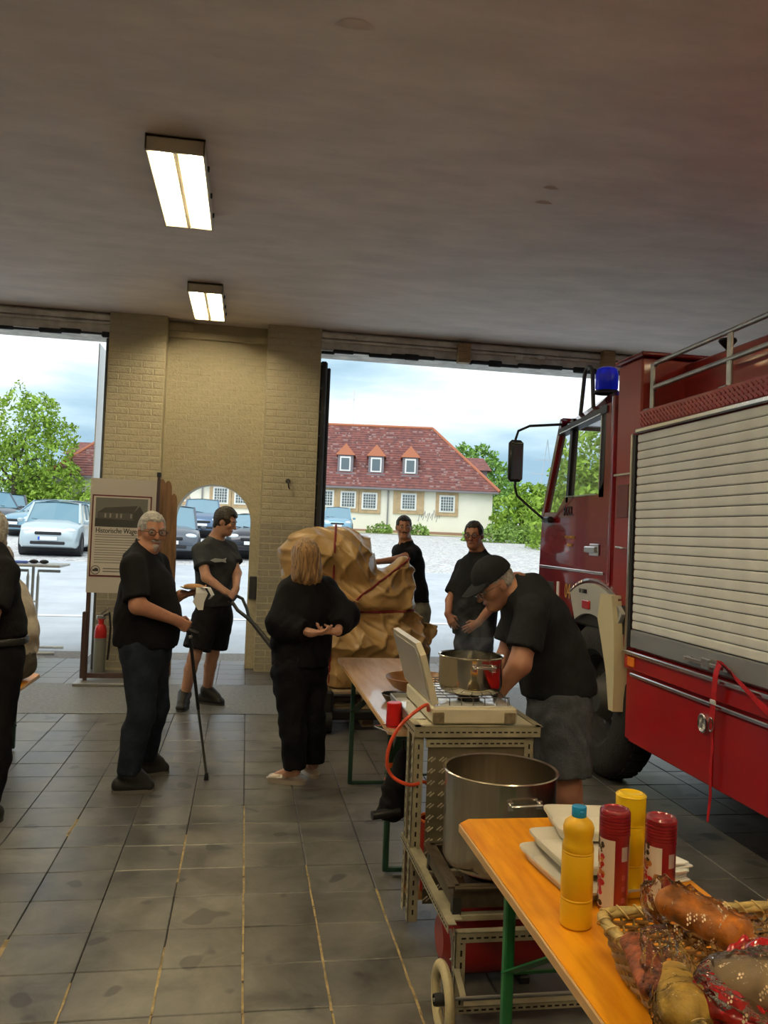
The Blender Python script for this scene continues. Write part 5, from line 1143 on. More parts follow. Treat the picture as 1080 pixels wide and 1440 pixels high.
for i in range(n+1):
    a = PI*i/n; top_.append((-.078*math.cos(a), .060+.115*math.sin(a)**.8, .040-.018*math.sin(a)-.012*abs(math.cos(a))))
inn = [(-.078*math.cos(PI*i/n), .052+.03*math.sin(PI*i/n), .042) for i in range(n+1)]
vs = [L(*p) for p in top_]+[L(*p) for p in inn]; vs2 = [v-fr[2]*.006 for v in vs]; N_ = n+1
fs = [(i, i+1, N_+i+1, N_+i) for i in range(n)]+[(2*N_+i, 2*N_+N_+i, 2*N_+N_+i+1, 2*N_+i+1) for i in range(n)]+[(i, 2*N_+i, 2*N_+i+1, i+1) for i in range(n)]
bm_.add(vs+vs2, fs).build('brim', m_chr, cap, 40)
# 7 man at the left edge
J = dict(neck=at(-14, 778, 4.78), shL=at(-48, 803, 4.86), shR=at(8, 806, 4.70), elL=at(-60, 880, 4.86), wrL=at(-50, 940, 4.8), elR=at(-14, 872, 4.5), wrR=at(-50, 900, 4.42),
         hipL=at(-30, 925, 4.84), hipR=at(4, 925, 4.74), knL=at(-38, 1035, 4.86), knR=at(-6, 1040, 4.72), ankL=at(-50, 1130, 4.9), ankR=at(-18, 1140, 4.7), toeL=at(-80, 1140, 4.8), toeR=at(-50, 1155, 4.6))
for s_ in 'LR': J['toe'+s_][2] = .035; J['ank'+s_][2] = .10
sec = [(at(-22, 803, 4.78), .16, .085), (at(-19, 832, 4.78), .17, .14), (at(-14, 880, 4.78), .165, .16), (at(-13, 905, 4.78), .165, .15), (at(-15, 930, 4.78), .17, .145)]
c = at(-22, 748, 4.78)
hd = dict(R=dict(d=(-.8, -.3, .2), n=(0, 1, 0), curl=(30, 30, 20)), L=dict(d=(-.2, -.3, -.9), n=(0, 1, 0)))
p7_, L, R, fr, sh = person('man in black shirt and trousers cut off by the left edge of the photo', None, (J['ankR'][0], 4.78, 0), J, sec, (-.8, -.6, 0), head=(c, (-.9, -.4, -.1), (0, 0, 1)), h=.009, hs=1.04,
    shirt=m_blk, sleeve=.8, hem=(at(-9, 893, 4.78),), loose=.016, trousers=m_blk, tlen=1.97, shoes=(m_shoe, m_soled, True), hands=hd, belt=(at(-8, 899, 4.78), (.188, .172)))
face_parts(p7_, L, R, 1.04); hair_short(p7_, c, fr, 1.04, m_hgrey, .010)
# 8 seated person
J = dict(neck=at(8, 818, 6.3), shR=at(26, 842, 6.36), shL=at(-20, 840, 6.1), elR=at(36, 888, 6.2), wrR=at(8, 915, 6.0), elL=at(-24, 885, 6.0), wrL=at(-30, 910, 5.85),
         hipR=at(28, 930, 6.32), hipL=at(8, 930, 6.14), knR=at(-25, 938, 5.95), knL=at(-45, 938, 5.8), ankR=at(-28, 1015, 5.9), ankL=at(-48, 1020, 5.75), toeR=at(-50, 1035, 5.7), toeL=at(-72, 1038, 5.6))
for s_ in 'LR': J['toe'+s_][2] = .035; J['ank'+s_][2] = .10; J['hip'+s_][2] = .585; J['kn'+s_][2] = .54
sec = [(at(8, 838, 6.26), .15, .085), (at(14, 858, 6.28), .16, .12), (at(20, 890, 6.3), .155, .13), (at(22, 922, 6.28), .16, .12)]
c = at(-4, 790, 6.22)
hd = dict(R=dict(d=(-.8, -.5, 0), n=(0, 0, -1)), L=dict(d=(-.8, -.5, 0), n=(0, 0, -1)))
p8_, L, R, fr, sh = person('seated person in beige shirt on the bench behind the man in black', None, (J['hipR'][0], 6.25, 0), J, sec, (-.72, -.68, 0), head=(c, (-.8, -.55, -.2), (-.1, 0, 1)), h=.009,
    sk=m_sk2, shirt=m_bei, sleeve=1.3, hem=(at(30, 918, 6.28),), loose=.022, trousers=m_olv, tlen=1.97, shoes=(m_shoe, m_soled, True), hands=hd, wr=.005)
face_parts(p8_, L, R, 1.); hair_short(p8_, c, fr, 1., m_hgrey, .010)
# ------------------------------------------------------------------ tarpaulin-covered load on pallets
m_tarp = mat('tan_tarpaulin', (.40, .25, .095), .34, var=.12, scale=3, bump=.5, bscale=9)
m_bluewood = mat('pallet_wood', (.34, .25, .15), .8, var=.35, scale=5, stretch=(1, 6, 6))
ct = V((1.1, 7.4, 0))
tp = thing('tarpaulin_bundle', 'bulky load wrapped in tan tarpaulin with dark red straps on a pallet', 'tarpaulin', (1.1, 7.4, .30))
sd = SD((.3, 6.85, .25), (1.85, 8.0, 1.78), .013); I3 = np.eye(3)
sd.ecap((.60, 7.45, 1.40), (.86, 7.42, 1.42), (0, 1, 0), (.34, .27), (.33, .25), .08); sd.ell((.97, 7.4, 1.30), I3, (.20, .30, .22), .08); sd.ell((.60, 7.4, 1.15), I3, (.25, .33, .35), .1)
sd.ecap((.80, 7.4, 1.02), (1.30, 7.4, 1.02), (0, 1, 0), (.36, .19), (.34, .20), .10)
sd.cone((1.22, 7.3, 1.05), (1.395, 7.30, 1.36), .24, .035, .07); sd.cone((1.38, 7.3, 1.0), (1.475, 7.32, 1.31), .17, .035, .05); sd.cone((1.395, 7.30, 1.355), (1.475, 7.32, 1.31), .035, .035, .03)
sd.ecap((.85, 7.4, .68), (1.42, 7.4, .68), (0, 1, 0), (.42, .22), (.40, .20), .10); sd.cone((1.30, 7.35, .66), (1.69, 7.3, .75), .30, .03, .07)
sd.ecap((.92, 7.4, .42), (1.30, 7.4, .45), (0, 1, 0), (.40, .28), (.36, .26), .10); sd.cone((1.50, 7.3, .66), (1.50, 7.35, .42), .10, .07, .08)
X_, Y_, Z_ = sd.ax[0][:, None, None], sd.ax[1][None, :, None], sd.ax[2][None, None, :]
U_ = X_+.5*Y_; rdg = lambda a: (1-np.abs(np.sin(a)))**2.2
fold = .055*rdg(6*U_+7*Z_+1.4*np.sin(5*Z_+2*Y_))*np.abs(np.sin(3.3*Z_-2*U_))+.050*rdg(8*Z_-5*U_+2*np.sin(3*U_))*np.abs(np.cos(4*U_+2*Z_))+.032*rdg(15*U_-4*Z_+2*np.sin(6*Z_))*np.abs(np.sin(5*Z_+1))+.022*rdg(19*Z_+9*U_+2.5*np.sin(7*U_))
band = .035*np.exp(-((Z_-(.94+.04*(X_-1.0)))/.03)**2)
sd.F = (sd.F-fold+.012+band).astype(np.float32); sd.cut((0, 0, .30), (0, 0, -1))
sd.build('tarpaulin', m_tarp, tp)
def surf_loop(sd, cfun, dirs, off):
    out = []
    for c_, d in zip(cfun, dirs):
        d = nrm(d); last = None
        for r in np.arange(.9, .02, -.008):
            p = c_+d*r; i = np.round((p-sd.lo)/sd.h).astype(int)
            if (i < 0).any() or (i >= sd.n).any(): continue
            if sd.F[tuple(i)] < .004: last = c_+d*(r+off); break
        out.append(last if last is not None else c_+d*.2)
    return out
m_rstrap = mat('dark_red_strap', (.20, .012, .015), .6)
A_ = np.linspace(0, 2*PI, 56, False)
l1 = surf_loop(sd, [V((1.1, 7.4, .945))]*56, [V((math.cos(a), math.sin(a), .04*math.cos(a))) for a in A_], .006)
MB().tube(l1, .011, 6, True).build('red_strap', m_rstrap, tp)
l2 = surf_loop(sd, [V((1.0, 7.4, 1.08))]*56, [V((math.cos(a)*.85, math.sin(a), .62*math.cos(a))) for a in A_], .006)
MB().tube(l2, .010, 6, True).build('red_strap', m_rstrap, tp)
l3 = surf_loop(sd, [V((.80, 7.4, .85))]*56, [V((.12*math.cos(a), math.cos(a), math.sin(a))) for a in A_], .006)
MB().tube([p for p in l3 if p[2] > .31], .010, 6).build('red_strap', m_rstrap, tp)
def pallet(z, label):
    p = thing('wooden_pallet', label, 'pallet', (1.08, 7.42, z), 'wooden pallets'); x0, x1, y0, y1 = .68, 1.48, 6.88, 7.95
    for k in range(6):
        y = y0+(y1-y0)*(k+.5)/6; MB().bx(x0, x1, y-.055, y+.055, z+.122, z+.144, .003).build('deck_board', m_bluewood, p, 0)
    for x in (x0+.05, (x0+x1)/2, x1-.05):
        MB().bx(x-.05, x+.05, y0, y1, z+.10, z+.122, .003).build('stringer_board', m_bluewood, p, 0); MB().bx(x-.05, x+.05, y0, y1, z, z+.022, .003).build('bottom_board', m_bluewood, p, 0)
        for y in (y0+.07, (y0+y1)/2, y1-.07): MB().bx(x-.05, x+.05, y-.07, y+.07, z+.022, z+.10, .003).build('block', m_bluewood, p, 0)
pallet(0.0, 'lower wooden pallet of two under the tarpaulin load'); pallet(.146, 'upper wooden pallet of two directly under the tarpaulin load')
# ------------------------------------------------------------------ poster rack by the left pillar
m_board = mat('poster_board', (.60, .56, .50), .6); m_maroon = mat('maroon_line', (.12, .015, .015), .5); m_ink = mat('printed_ink', (.04, .04, .04), .6); m_rack = mat('brown_steel', (.075, .045, .040), .5, .3)
PY = 8.72; px0, pz0 = at(129, 672, PY)[0], at(129, 672, PY)[2]; sx_, sz_ = (at(221, 675, PY)[0]-px0)/92., (pz0-at(127, 833, PY)[2])/161.
PU = lambda px, py, dy=0.: V((px0+(px-129)*sx_, PY-dy, pz0-(py-672)*sz_))
po = thing('poster_panel', 'tall grey poster panel about a historic hall, in front of the left pillar', 'poster', tuple(PU(175, 833)))
def prect(a, b, dy, th, name, m, par=po):
    p, q = PU(*a), PU(*b); return MB().bx(p[0], q[0], PY-dy-th, PY-dy, q[2], p[2]).build(name, m, par, 0)
prect((129, 672), (221, 833), 0, .02, 'board', m_board); prect((134, 697), (213, 808.5), .0202, .002, 'sheet', mat('poster_sheet', (.66, .62, .56), .5))
for a, b in (((132, 695), (215.5, 697)), ((132, 808), (215.5, 810.5)), ((132, 695), (134, 810)), ((213.5, 695), (215.5, 810))): prect(a, b, .0202, .003, 'border_line', m_maroon)
ph = prect((137, 699), (210, 740), .0224, .001, 'printed_photo', mat('photo_sky_grey', (.16, .16, .14), .5))
def ppoly(pts, dy, name, m, par=ph): return MB().prism([PU(x, y, dy) for x, y in pts], (0, -.0008, 0)).build(name, m, par, 0)
ppoly([(137, 728), (210, 730), (210, 740), (137, 740)], .0236, 'printed_ground', mat('photo_dark', (.045, .045, .04), .5)); ppoly([(140, 720), (150, 713), (196, 709), (190, 720)], .0236, 'printed_roof', mat('photo_roof', (.05, .05, .045), .5))
ppoly([(140, 720), (190, 720), (190, 729), (140, 728)], .0236, 'printed_wall', mat('photo_wall', (.09, .09, .08), .5)); ppoly([(190, 720), (199, 709), (206, 722), (206, 731), (190, 729)], .0236, 'printed_gable', MATS['photo_dark'])
for x in (150, 157, 166, 172, 186): ppoly([(x, 721), (x+2.2, 721), (x+2.2, 727), (x, 727)], .0246, 'printed_window', mat('photo_pale', (.30, .30, .27), .5))
for dx_ in (0, .35): text('Historische Wagen', .075, tuple(PU(138.2+dx_, 745.5, .0235)), (PI/2, 0, 0), m_ink, po, name='title', align='LEFT', ext=.0006, sx=.74)
m_grey = mat('grey_print', (.20, .19, .17), .6)
for k, y in enumerate((751, 754, 758, 761, 764.5, 769, 772.5, 776, 779, 783, 786, 790)): prect((138, y), (208-(17 if k in (3, 7, 11) else random.uniform(0, 4)), y+1.0), .0224, .0006, 'text_line', m_grey)
lg = PU(140.8, 801, .0224); MB().tube([lg+V((math.cos(a)*.042, -.001, math.sin(a)*.042)) for a in np.linspace(0, 2*PI, 24, False)], .0035, 4, True).build('round_emblem', m_ink, po)
MB().prism([lg+V((x*.028, 0, z*.028)) for x, z in ((-1, -.5), (-1, .3), (-.4, .3), (-.2, .7), (.6, .7), (1, .2), (1, -.5))], (0, -.001, 0)).build('emblem_truck', m_ink, po, 0)
for y in (798, 802): prect((151, y), (175, y+1.6), .0224, .0006, 'caption_line', m_grey)
rk = thing('display_rack', 'brown steel stand holding the poster panel, with flat base plate', 'stand', (-1.25, 8.78, 0))
xl, xr = PU(129, 833)[0]+.02, PU(221, 833)[0]+.015
MB().bx(xl-.02, xl+.02, 8.74, 8.78, .03, 1.0, .004).build('post', m_rack, rk, 0); MB().bx(xr-.015, xr+.015, 8.74, 8.78, .03, 2.16, .004).build('post', m_rack, rk, 0)
MB().bx(xl-.045, xl+.0, 8.72, 8.80, .05, .72, .004).build('sleeve', m_rack, rk, 0)
MB().bx(xl, xr, 8.745, 8.775, .05, .10, .004).build('cross_bar', m_rack, rk, 0); MB().bx(xl-.08, xr+.08, 8.55, 8.98, 0.003, .03, .004).build('base_plate', mat('dull_steel', (.35, .35, .34), .45, .8), rk, 0)
MB().bx(xr-.02, xr+.02, 8.73, 8.79, 2.12, 2.17, .004).build('clip', m_blackp, rk, 0)
# fire extinguisher
ex = at(139, 940, 9.35); ex[2] = 0; e_ = thing('fire_extinguisher', 'fire extinguisher with grey body and red band behind the poster stand', 'extinguisher', tuple(ex)); ex = V(ex)
MB().lathe([(0, 0), (.060, 0), (.064, .02), (.064, .36), (.06, .40)], ex, 20).build('cylinder', mat('dull_green_grey', (.22, .23, .20), .4, .3), e_)
MB().lathe([(.065, .38), (.065, .46), (.05, .51), (.03, .53), (.03, .58), (0, .58)], ex, 20).build('red_shoulder', mat('red_lens', (.5, .02, .02), .2), e_)
MB().box(ex+V((0, 0, .60)), (.10, .04, .05), None, .01).bar(ex+V((0, 0, .64)), ex+V((.08, 0, .70)), .02, .015).bar(ex+V((0, 0, .62)), ex+V((.09, 0, .63)), .02, .012).build('valve', m_chrome, e_, 0)
MB().tube([ex+V((.03, -.02, .62)), ex+V((.09, -.05, .66)), ex+V((.11, -.06, .50)), ex+V((.10, -.05, .25)), ex+V((.09, -.04, .15))], .012, 8).build('hose', m_blackp, e_)
m_lea = mat('weathered_brown_board', (.20, .105, .045), .6, var=.45, scale=5, stretch=(6, 6, .6), bump=.4)
for k, (x, w, h_, y, ln) in enumerate(((-.955, .07, 2.02, 9.30, .03), (-.895, .075, 2.14, 9.34, .02), (-.835, .08, 2.12, 9.27, .015), (-.775, .07, 1.98, 9.22, .01))):
    o = MB(); n_ = 8; poly = [(x+w*.9, 9.2, 0), (x-w*.1, 9.2, 0)]; poly = [(-w/2, 0), (w/2, 0), (w/2+.01, h_*.6), (w/2, h_-.09)]+[(w/2*math.cos(a), h_-.09+.09*math.sin(a)) for a in np.linspace(.3, PI-.3, 6)]+[(-w/2, h_-.09), (-w/2-.01, h_*.5)]
    o.prism([(x+a-ln*b, y+.06*b/2, b) for a, b in poly], (0, .028, 0)); ob = o.build('leaning_board', m_lea, None, 20)
    tag(ob, '%s of the four weathered brown boards leaning beside the poster' % ('leftmost', 'second from left, tallest', 'third from left', 'rightmost, shortest')[k], 'board', 'leaning brown boards')
# ------------------------------------------------------------------ high table outside the left door
m_tab = mat('grey_tabletop', (.50, .50, .48), .5); m_lt = mat('light_steel_tube', (.55, .56, .56), .4, .4); HY = 10.8
hx0, hx1, hz = at(12, 790, HY)[0], at(92, 795, HY)[0], at(60, 796, HY)[2]; hxm = (hx0+hx1)/2-.05
ht = thing('standing_table', 'grey high table with tubular legs outside the left doorway', 'table', (hxm, HY, 0))
MB().bx(hx0-.1, hx1, HY-.30, HY+.30, hz, hz+.03, .008).build('tabletop', m_tab, ht, 0)
for k, (xa, xb) in enumerate(((hxm-.27, hxm-.05), (hxm+.27, hxm+.07))):
    MB().tube([(xa-.06*(1 if k == 0 else -1), HY, hz-.06), (xb+(.0), HY, hz-.06), (xb, HY, hz-.14), (xb, HY, .05)], .018, 8).build('leg', m_lt, ht)
for y in (-.25, .25): MB().tube([(hxm-.28, HY+y, .02), (hxm+.36, HY+y, .02)], .018, 8).build('foot_bar', m_lt, ht)
MB().tube([(hxm, HY-.25, .03), (hxm, HY+.25, .03)], .016, 8).tube([(hxm-.05, HY, .62), (hxm+.07, HY, .62)], .012, 6).build('stretcher', m_lt, ht)
MB().tube([(hxm+.01, HY, .03), (hxm+.01, HY, hz)], .018, 8).build('column', m_lt, ht)
bx_ = at(29, 786, HY-.1); tag(MB().box((bx_[0], HY-.1, hz+.047), (.17, .10, .034), None, .012).build('spectacle_case', mat('blue_case', (.10, .16, .50), .5), None, 40), 'small blue case lying on the high table', 'case')
gx = at(55, 788, HY-.1); g_ = MB()
for s_ in (-1, 1): g_.ball((gx[0]+s_*.06, HY-.1, hz+.058), (.055, .03, .026), 12, 8)
g_.tube([(gx[0]-.12, HY-.09, hz+.055), (gx[0]-.13, HY+.02, hz+.045), (gx[0]+.05, HY+.05, hz+.04)], .006, 6)
tag(g_.build('sunglasses', m_blackp, None, 60), 'pair of dark sunglasses lying on the high table', 'sunglasses')
# ------------------------------------------------------------------ beer tables and bench
def woodmat(n, c, c2, r=.3, coat=.35): return mat(n, c, r, col2=c2, scale=3.5, stretch=(6, .7, 6), bump=.06, coat=coat, thr=(.30, .60))
m_org = woodmat('orange_varnished_wood', (.86, .36, .014), (.62, .20, .006), .38, 0.); m_pale = woodmat('sky_paled_wood', (.62, .40, .24), (.50, .28, .14), .26, .5)  # far table: same wood, sky reflection painted in as a paler colour
m_green = mat('green_steel', (.02, .16, .045), .4); m_gdark = mat('dark_green_steel', (.015, .05, .03), .4); m_edge = mat('wood_edge', (.60, .36, .16), .5)
spec(m_org, .25)
def beer_table(label, x0, x1, y0, y1, z, top, legs, lm, name='beer_table', cat='table'):
    t_ = thing(name, label, cat, ((x0+x1)/2, (y0+y1)/2, 0)); n = 3; w = (x1-x0-.004)/n; r = .035
    for k in range(n):
        a, b = x0+.002+w*k, x0+.002+w*(k+1)
        pl_ = [(a, y0+(r if k == 0 else 0)), (a+(r if k == 0 else 0), y0), (b-(r if k == n-1 else 0), y0), (b, y0+(r if k == n-1 else 0)), (b, y1-(r if k == n-1 else 0)), (b-(r if k == n-1 else 0), y1), (a+(r if k == 0 else 0), y1), (a, y1-(r if k == 0 else 0))]
        q = []
        for p in pl_:
            if not q or q[-1] != p: q.append(p)
        MB().prism([(*p, z-.024) for p in q], (0, 0, .024)).build('top_board', top, t_, 0)
    er = MB().bx(x0-.003, x0+.003, y0+r, y1-r, z-.026, z-.0015, .002).bx(x1-.003, x1+.003, y0+r, y1-r, z-.026, z-.0015, .002); er.build('edge_band', m_edge, t_, 0)
    for y, sg in legs:
        for x in (x0+.07, x1-.07): MB().bar((x, y, .012), (x, y, z-.03), .028, .028, (0, 1, 0), .004).build('leg', lm, t_, 0)
        MB().bar((x0+.07, y, .02), (x1-.07, y, .02), .022, .022, ch=.003).bar((x0+.07, y, z-.04), (x1-.07, y, z-.04), .022, .022, ch=.003).build('cross_bar', lm, t_, 0)
        MB().bar((x0+.07, y, z-.30), ((x0+x1)/2, y+sg*.34, z-.035), .005, .045, (1, 0, 0)).build('brace', lm if lm is not m_green else m_green, t_, 0)
        MB().bar((x1-.07, y, z-.30), ((x0+x1)/2, y+sg*.34, z-.035), .005, .045, (1, 0, 0)).build('brace', lm, t_, 0)
        MB().bar((x0+.07, y, z-.30), (x1-.07, y, z-.30), .008, .008).build('tie_bar', lm, t_, 0)
        MB().bar((x0+.10, y-sg*.05, .012), (x1-.1, y-sg*.05, .012), .012, .008).build('floor_bar', mat('dull_steel', (.35, .35, .34), .45, .8), t_, 0)
    return t_
nt_ = beer_table('orange varnished beer table in the foreground carrying bottles and a bread basket', .672, 1.172, .35, 2.455, .77, m_org, ((2.14, -1), (.7, 1)), m_green)
ft_ = beer_table('beer table, wood paled for sky reflection, behind the stove trolley, beside the woman', .660, 1.150, 3.56, 5.64, .77, m_pale, ((3.93, 1), (5.30, -1)), m_gdark)
for z in (.52, .44): MB().bx(.660+.053, .660+.087, 3.913, 3.947, z-.012, z+.012, .002).build('orange_tape', mat('orange_tape', (.75, .12, .02), .5), ft_, 0)
beer_table('wooden beer bench with dark legs at the left edge under the seated person', -1.74, -1.485, 4.5, 6.60, .47, m_org, ((6.19, -1), (4.9, 1)), m_gdark, 'beer_bench', 'bench')
# ------------------------------------------------------------------ stove trolley of slotted angle iron
m_ang = mat('slotted_steel_cream', (.42, .38, .26), .45, .25, var=.25, scale=9); m_slot = mat('slot_dark', (.015, .012, .01), .8)
m_dia = mat('diamond_plate', (.22, .19, .12), .42, .5, var=.15); m_tread = mat('tread_bright', (.52, .48, .36), .3, .6); m_cream2 = mat('cream_enamel', (.66, .60, .44), .35, var=.08)
TX0, TX1, TY0, TY1, TZ = .727, 1.270, 3.35, 3.92, .84
tr_ = thing('stove_trolley', 'cream slotted-steel trolley with diamond plate front carrying the gas stove', 'trolley', (TX0, TY0, 0))
def angle_post(x, y, z0, z1, sx, sy, w=.042):
    p = MB().bx(x, x+sx*w, y, y+sy*.003, z0, z1).bx(x, x+sx*.003, y, y+sy*w, z0, z1).build('post', m_ang, tr_, 0)
    s = MB(); z = z0+.03
    while z < z1-.03:
        s.bx(x+sx*.018, x+sx*.025, y-sy*.0008, y+sy*.0038, z, z+.020).bx(x-sx*.0008, x+sx*.0038, y+sy*.018, y+sy*.025, z, z+.020); z += .040
    s.build('slots', m_slot, p, 0, kind='stuff')
def angle_rail(a, b, y, z, h_=.040, axis='x', dn=1, name='rail'):
    if axis == 'x': p = MB().bx(a, b, y, y+.003, z-h_, z, .001).bx(a, b, y, y+.03, z-.003, z)
    else: p = MB().bx(y, y+.003, a, b, z-h_, z, .001).bx(y, y+.03, a, b, z-.003, z)
    p = p.build(name, m_ang, tr_, 0); s = MB(); q = a+.018
    while q < b-.02:
        if axis == 'x': s.bx(q, q+.016, y-.0008, y+.0038, z-h_*.55-.003, z-h_*.55+.003)
        else: s.bx(y-.0008, y+.0038, q, q+.016, z-h_*.55-.003, z-h_*.55+.003)
        q += .026
    s.build('slots', m_slot, p, 0, kind='stuff')
angle_post(TX0, TY0+.02, 0.03, TZ-.04, 1, 1); angle_post(TX0+.0, 3.515, 0.03, TZ-.046, 1, -1); angle_post(TX1-.02, TY0+.02, .03, TZ-.04, -1, 1); angle_post(TX1-.02, 3.515, .03, TZ-.046, -1, -1)
angle_rail(TX0, TX1, TY0, TZ, .046); angle_rail(TX0, TX1, TY1, TZ, .046); angle_rail(TY0, TY1, TX0-.003, TZ, .046, 'y'); angle_rail(TY0, TY1, TX1-.02, TZ, .046, 'y'); angle_rail(TX0+.05, TX1-.06, TY0+.012, TZ-.055, .035)
MB().bx(TX0+.003, TX1-.003, TY0+.003, TY1, TZ-.012, TZ-.004).build('top_plate', m_cream2, tr_, 0)
MB().bx(TX0+.004, TX0+.075, TY0+.14, TY1-.002, TZ-.002, TZ+.004, .001).build('white_side_tray', mat('white_enamel', (.80, .80, .76), .15, coat=.5), tr_, 0)
tr2 = MB()
for a, b in (((TX0-.004, TY0+.14), (TX0-.004, TY1)), ((TX0-.004, TY1), (TX0+.10, TY1))): tr2.bar((*a, TZ+.012), (*b, TZ+.012), .006, .022)
tr2.build('tray_rim', mat('dull_steel', (.35, .35, .34), .45, .8), tr_, 0)
# diamond plate front panel, tread marks raised
PX0, PX1, PZ0, PZ1, PYf = TX0+.062, TX1-.04, .10, TZ-.09, TY0+.025
MB().bx(PX0, PX1, PYf, PYf+.004, PZ0, PZ1, .001).build('diamond_plate', m_dia, tr_, 0)
dm = MB(); r_ = 0; z = PZ0+.02
while z < PZ1-.01:
    x = PX0+.018+(0 if r_ % 2 == 0 else .0)
    while x < PX1-.02:
        for o_ in (-.006, .006): dm.bar((x-.010+o_, PYf-.001, z-.007-o_*.3), (x+.010+o_, PYf-.001, z+.009-o_*.3), .006, .005, (0, 1, 0), .001)
        x += .048
    z += .048; r_ += 1
dm.build('tread_marks', m_tread, tr_, 0, kind='stuff')
rv = MB()
for z in (.44, .40, .25): rv.ball((PX0+.012, PYf-.002, z), .005, 8, 5)
rv.build('rivet', m_chrome, tr_)
MB().bx(TX0+.005, TX1-.01, TY0+.03, 3.515, .115, .125).build('lower_shelf', mat('shelf_orange_board', (.45, .25, .08), .7, var=.3), tr_, 0)
# front extension with wheel
angle_rail(2.70, TY0+.20, TX0-.004, .335, .030, 'y', name='side_rail'); angle_rail(2.70, TY0+.2, TX1-.06, .335, .03, 'y', name='side_rail')
MB().bx(TX0+.005, TX0+.06, 2.75, 2.98, .322, .328, .001).build('gusset', m_ang, tr_, 0); MB().bx(TX0+.005, TX0+.05, 3.2, 3.4, .322, .328, .001).build('gusset', m_ang, tr_, 0)
angle_post(TX0+.028, 2.715, .03, .30, 1, 1, .036); angle_post(TX1-.03, 2.715, .03, .30, -1, 1, .036)
angle_rail(TX0+.03, TX1-.03, 2.712, .30, .035); angle_rail(TX0+.03, TX1-.03, 2.712, .055, .025)
MB().tube([(TX0+.005, 2.70, .32), (TX0+.012, 2.695, .27), (TX0+.012, 2.69, .23), (TX0+.004, 2.685, .225)], .005, 6).build('hook', mat('dull_steel', (.35, .35, .34), .45, .8), tr_)
wc = V((.693, 2.62, .135))
wm = mat('cream_rubber', (.55, .47, .28), .6, var=.25, scale=15)
def trolley_wheel(c, s):
    w_ = MB().lathe([(.098+.020*math.cos(a), .016*math.sin(a)) for a in np.linspace(0, 2*PI, 12, False)], c, 32, (1, 0, 0), True).build('wheel_tyre', wm, tr_)
    sp_ = MB().lathe([(.018, -.03), (.02, -.02), (.02, .02), (.018, .03)], c, 12, (1, 0, 0))
    sp_.build('hub', m_blackp, w_)
    for k in range(5):
        a = 2*PI*k/5+.3; MB().bar(c, c+V((0, math.cos(a)*.085, math.sin(a)*.085)), .006, .004, (1, 0, 0)).build('spoke', m_chrome, w_, 0)
trolley_wheel(wc, 1); trolley_wheel(V((1.30, 2.62, .135)), 1)
MB().cyl((.66, 2.62, .135), (1.33, 2.62, .135), .006, None, 8).build('axle', MATS['dull_steel'], tr_); 
for x in (TX0+.035, TX1-.04): MB().bar((x, 2.62, .135), (x, 2.72, .18), .02, .006).build('axle_bracket', m_ang, tr_, 0)
# gas stove
SX0, SX1, SY0_, SY1_ = .802, 1.172, 3.37, 3.94; sz0, sz1 = TZ+.004, TZ+.072
st_ = thing('gas_stove', 'cream camping gas stove with raised lid on top of the trolley', 'stove', (SX0, SY0_, TZ))
MB().bx(SX0, SX1, SY0_, SY1_, sz0, sz1, .008).build('stove_body', m_cream2, st_, 0)
MB().bx(SX0+.015, SX1-.015, SY0_+.03, SY1_-.015, sz1-.002, sz1+.002).build('hob_plate', mat('white_enamel', (.80, .80, .76), .15, coat=.5), st_, 0)
for x in (SX0+.03, SX1-.03): MB().bx(x-.028, x+.02, SY0_-.006, SY0_+.02, sz0+.002, sz0+.05, .003).build('corner_bracket', mat('rusty_bracket', (.25, .20, .12), .6, .4, var=.4, scale=40), st_, 0)
for cy_ in (3.53, 3.80):
    MB().lathe([(.0, .0), (.05, .0), (.045, .02), (.03, .026), (0, .028)], (1.0, cy_, sz1), 20).build('burner_ring', m_blackp, st_)
gr = MB(); gzt = sz1+.034
for y in np.linspace(SY0_+.05, SY1_-.04, 9): gr.tube([(SX0+.02, y, sz1), (SX0+.022, y, gzt), (SX1-.022, y, gzt), (SX1-.02, y, sz1)], .0022, 5)
for x in np.linspace(SX0+.03, SX1-.03, 7): gr.tube([(x, SY0_+.04, sz1), (x, SY0_+.042, gzt-.004), (x, SY1_-.04, gzt-.004), (x, SY1_-.03, sz1)], .0022, 5)
gr.build('pot_grid', mat('grid_wire', (.16, .15, .14), .4, .6), st_, 30, kind='stuff')
ll = MB(); zt = 1.165; xt = .733; xb = SX0+.008
prof = [(SY0_+.03, 0.), (SY0_+.03, .82), (SY0_+.075, 1.), (SY1_+.04, 1.), (SY1_+.085, .86), (SY1_+.085, 0.)]
lp = [V((xb+(xt-xb)*t, y, sz1+.004+(zt-sz1)*t)) for y, t in prof]; ll.prism(lp, (.024, 0, .006)); lid = ll.build('lid', m_cream2, st_, 30)
MB().prism([p+V((-.0012, 0, 0)) for p in [V((xb+(xt-xb)*t, y, sz1+.004+(zt-sz1)*t)) for y, t in ((SY0_+.07, .06), (SY0_+.07, .78), (SY0_+.10, .92), (SY1_+.02, .92), (SY1_+.05, .8), (SY1_+.05, .06))]], (-.003, 0, -.001)).build('lid_panel', mat('lid_grey_face', (.46, .44, .40), .35), lid, 0)
for y in (SY0_+.12, SY1_-.05): MB().cyl((xb+.01, y-.02, sz1+.004), (xb+.01, y+.02, sz1+.004), .008, None, 10).build('hinge', MATS['dull_steel'], st_)
MB().lathe([(.012, 0), (.012, .02), (.006, .026)], (SX1-.03, SY0_+.22, sz1), 10).build('knob', m_blackp, st_)
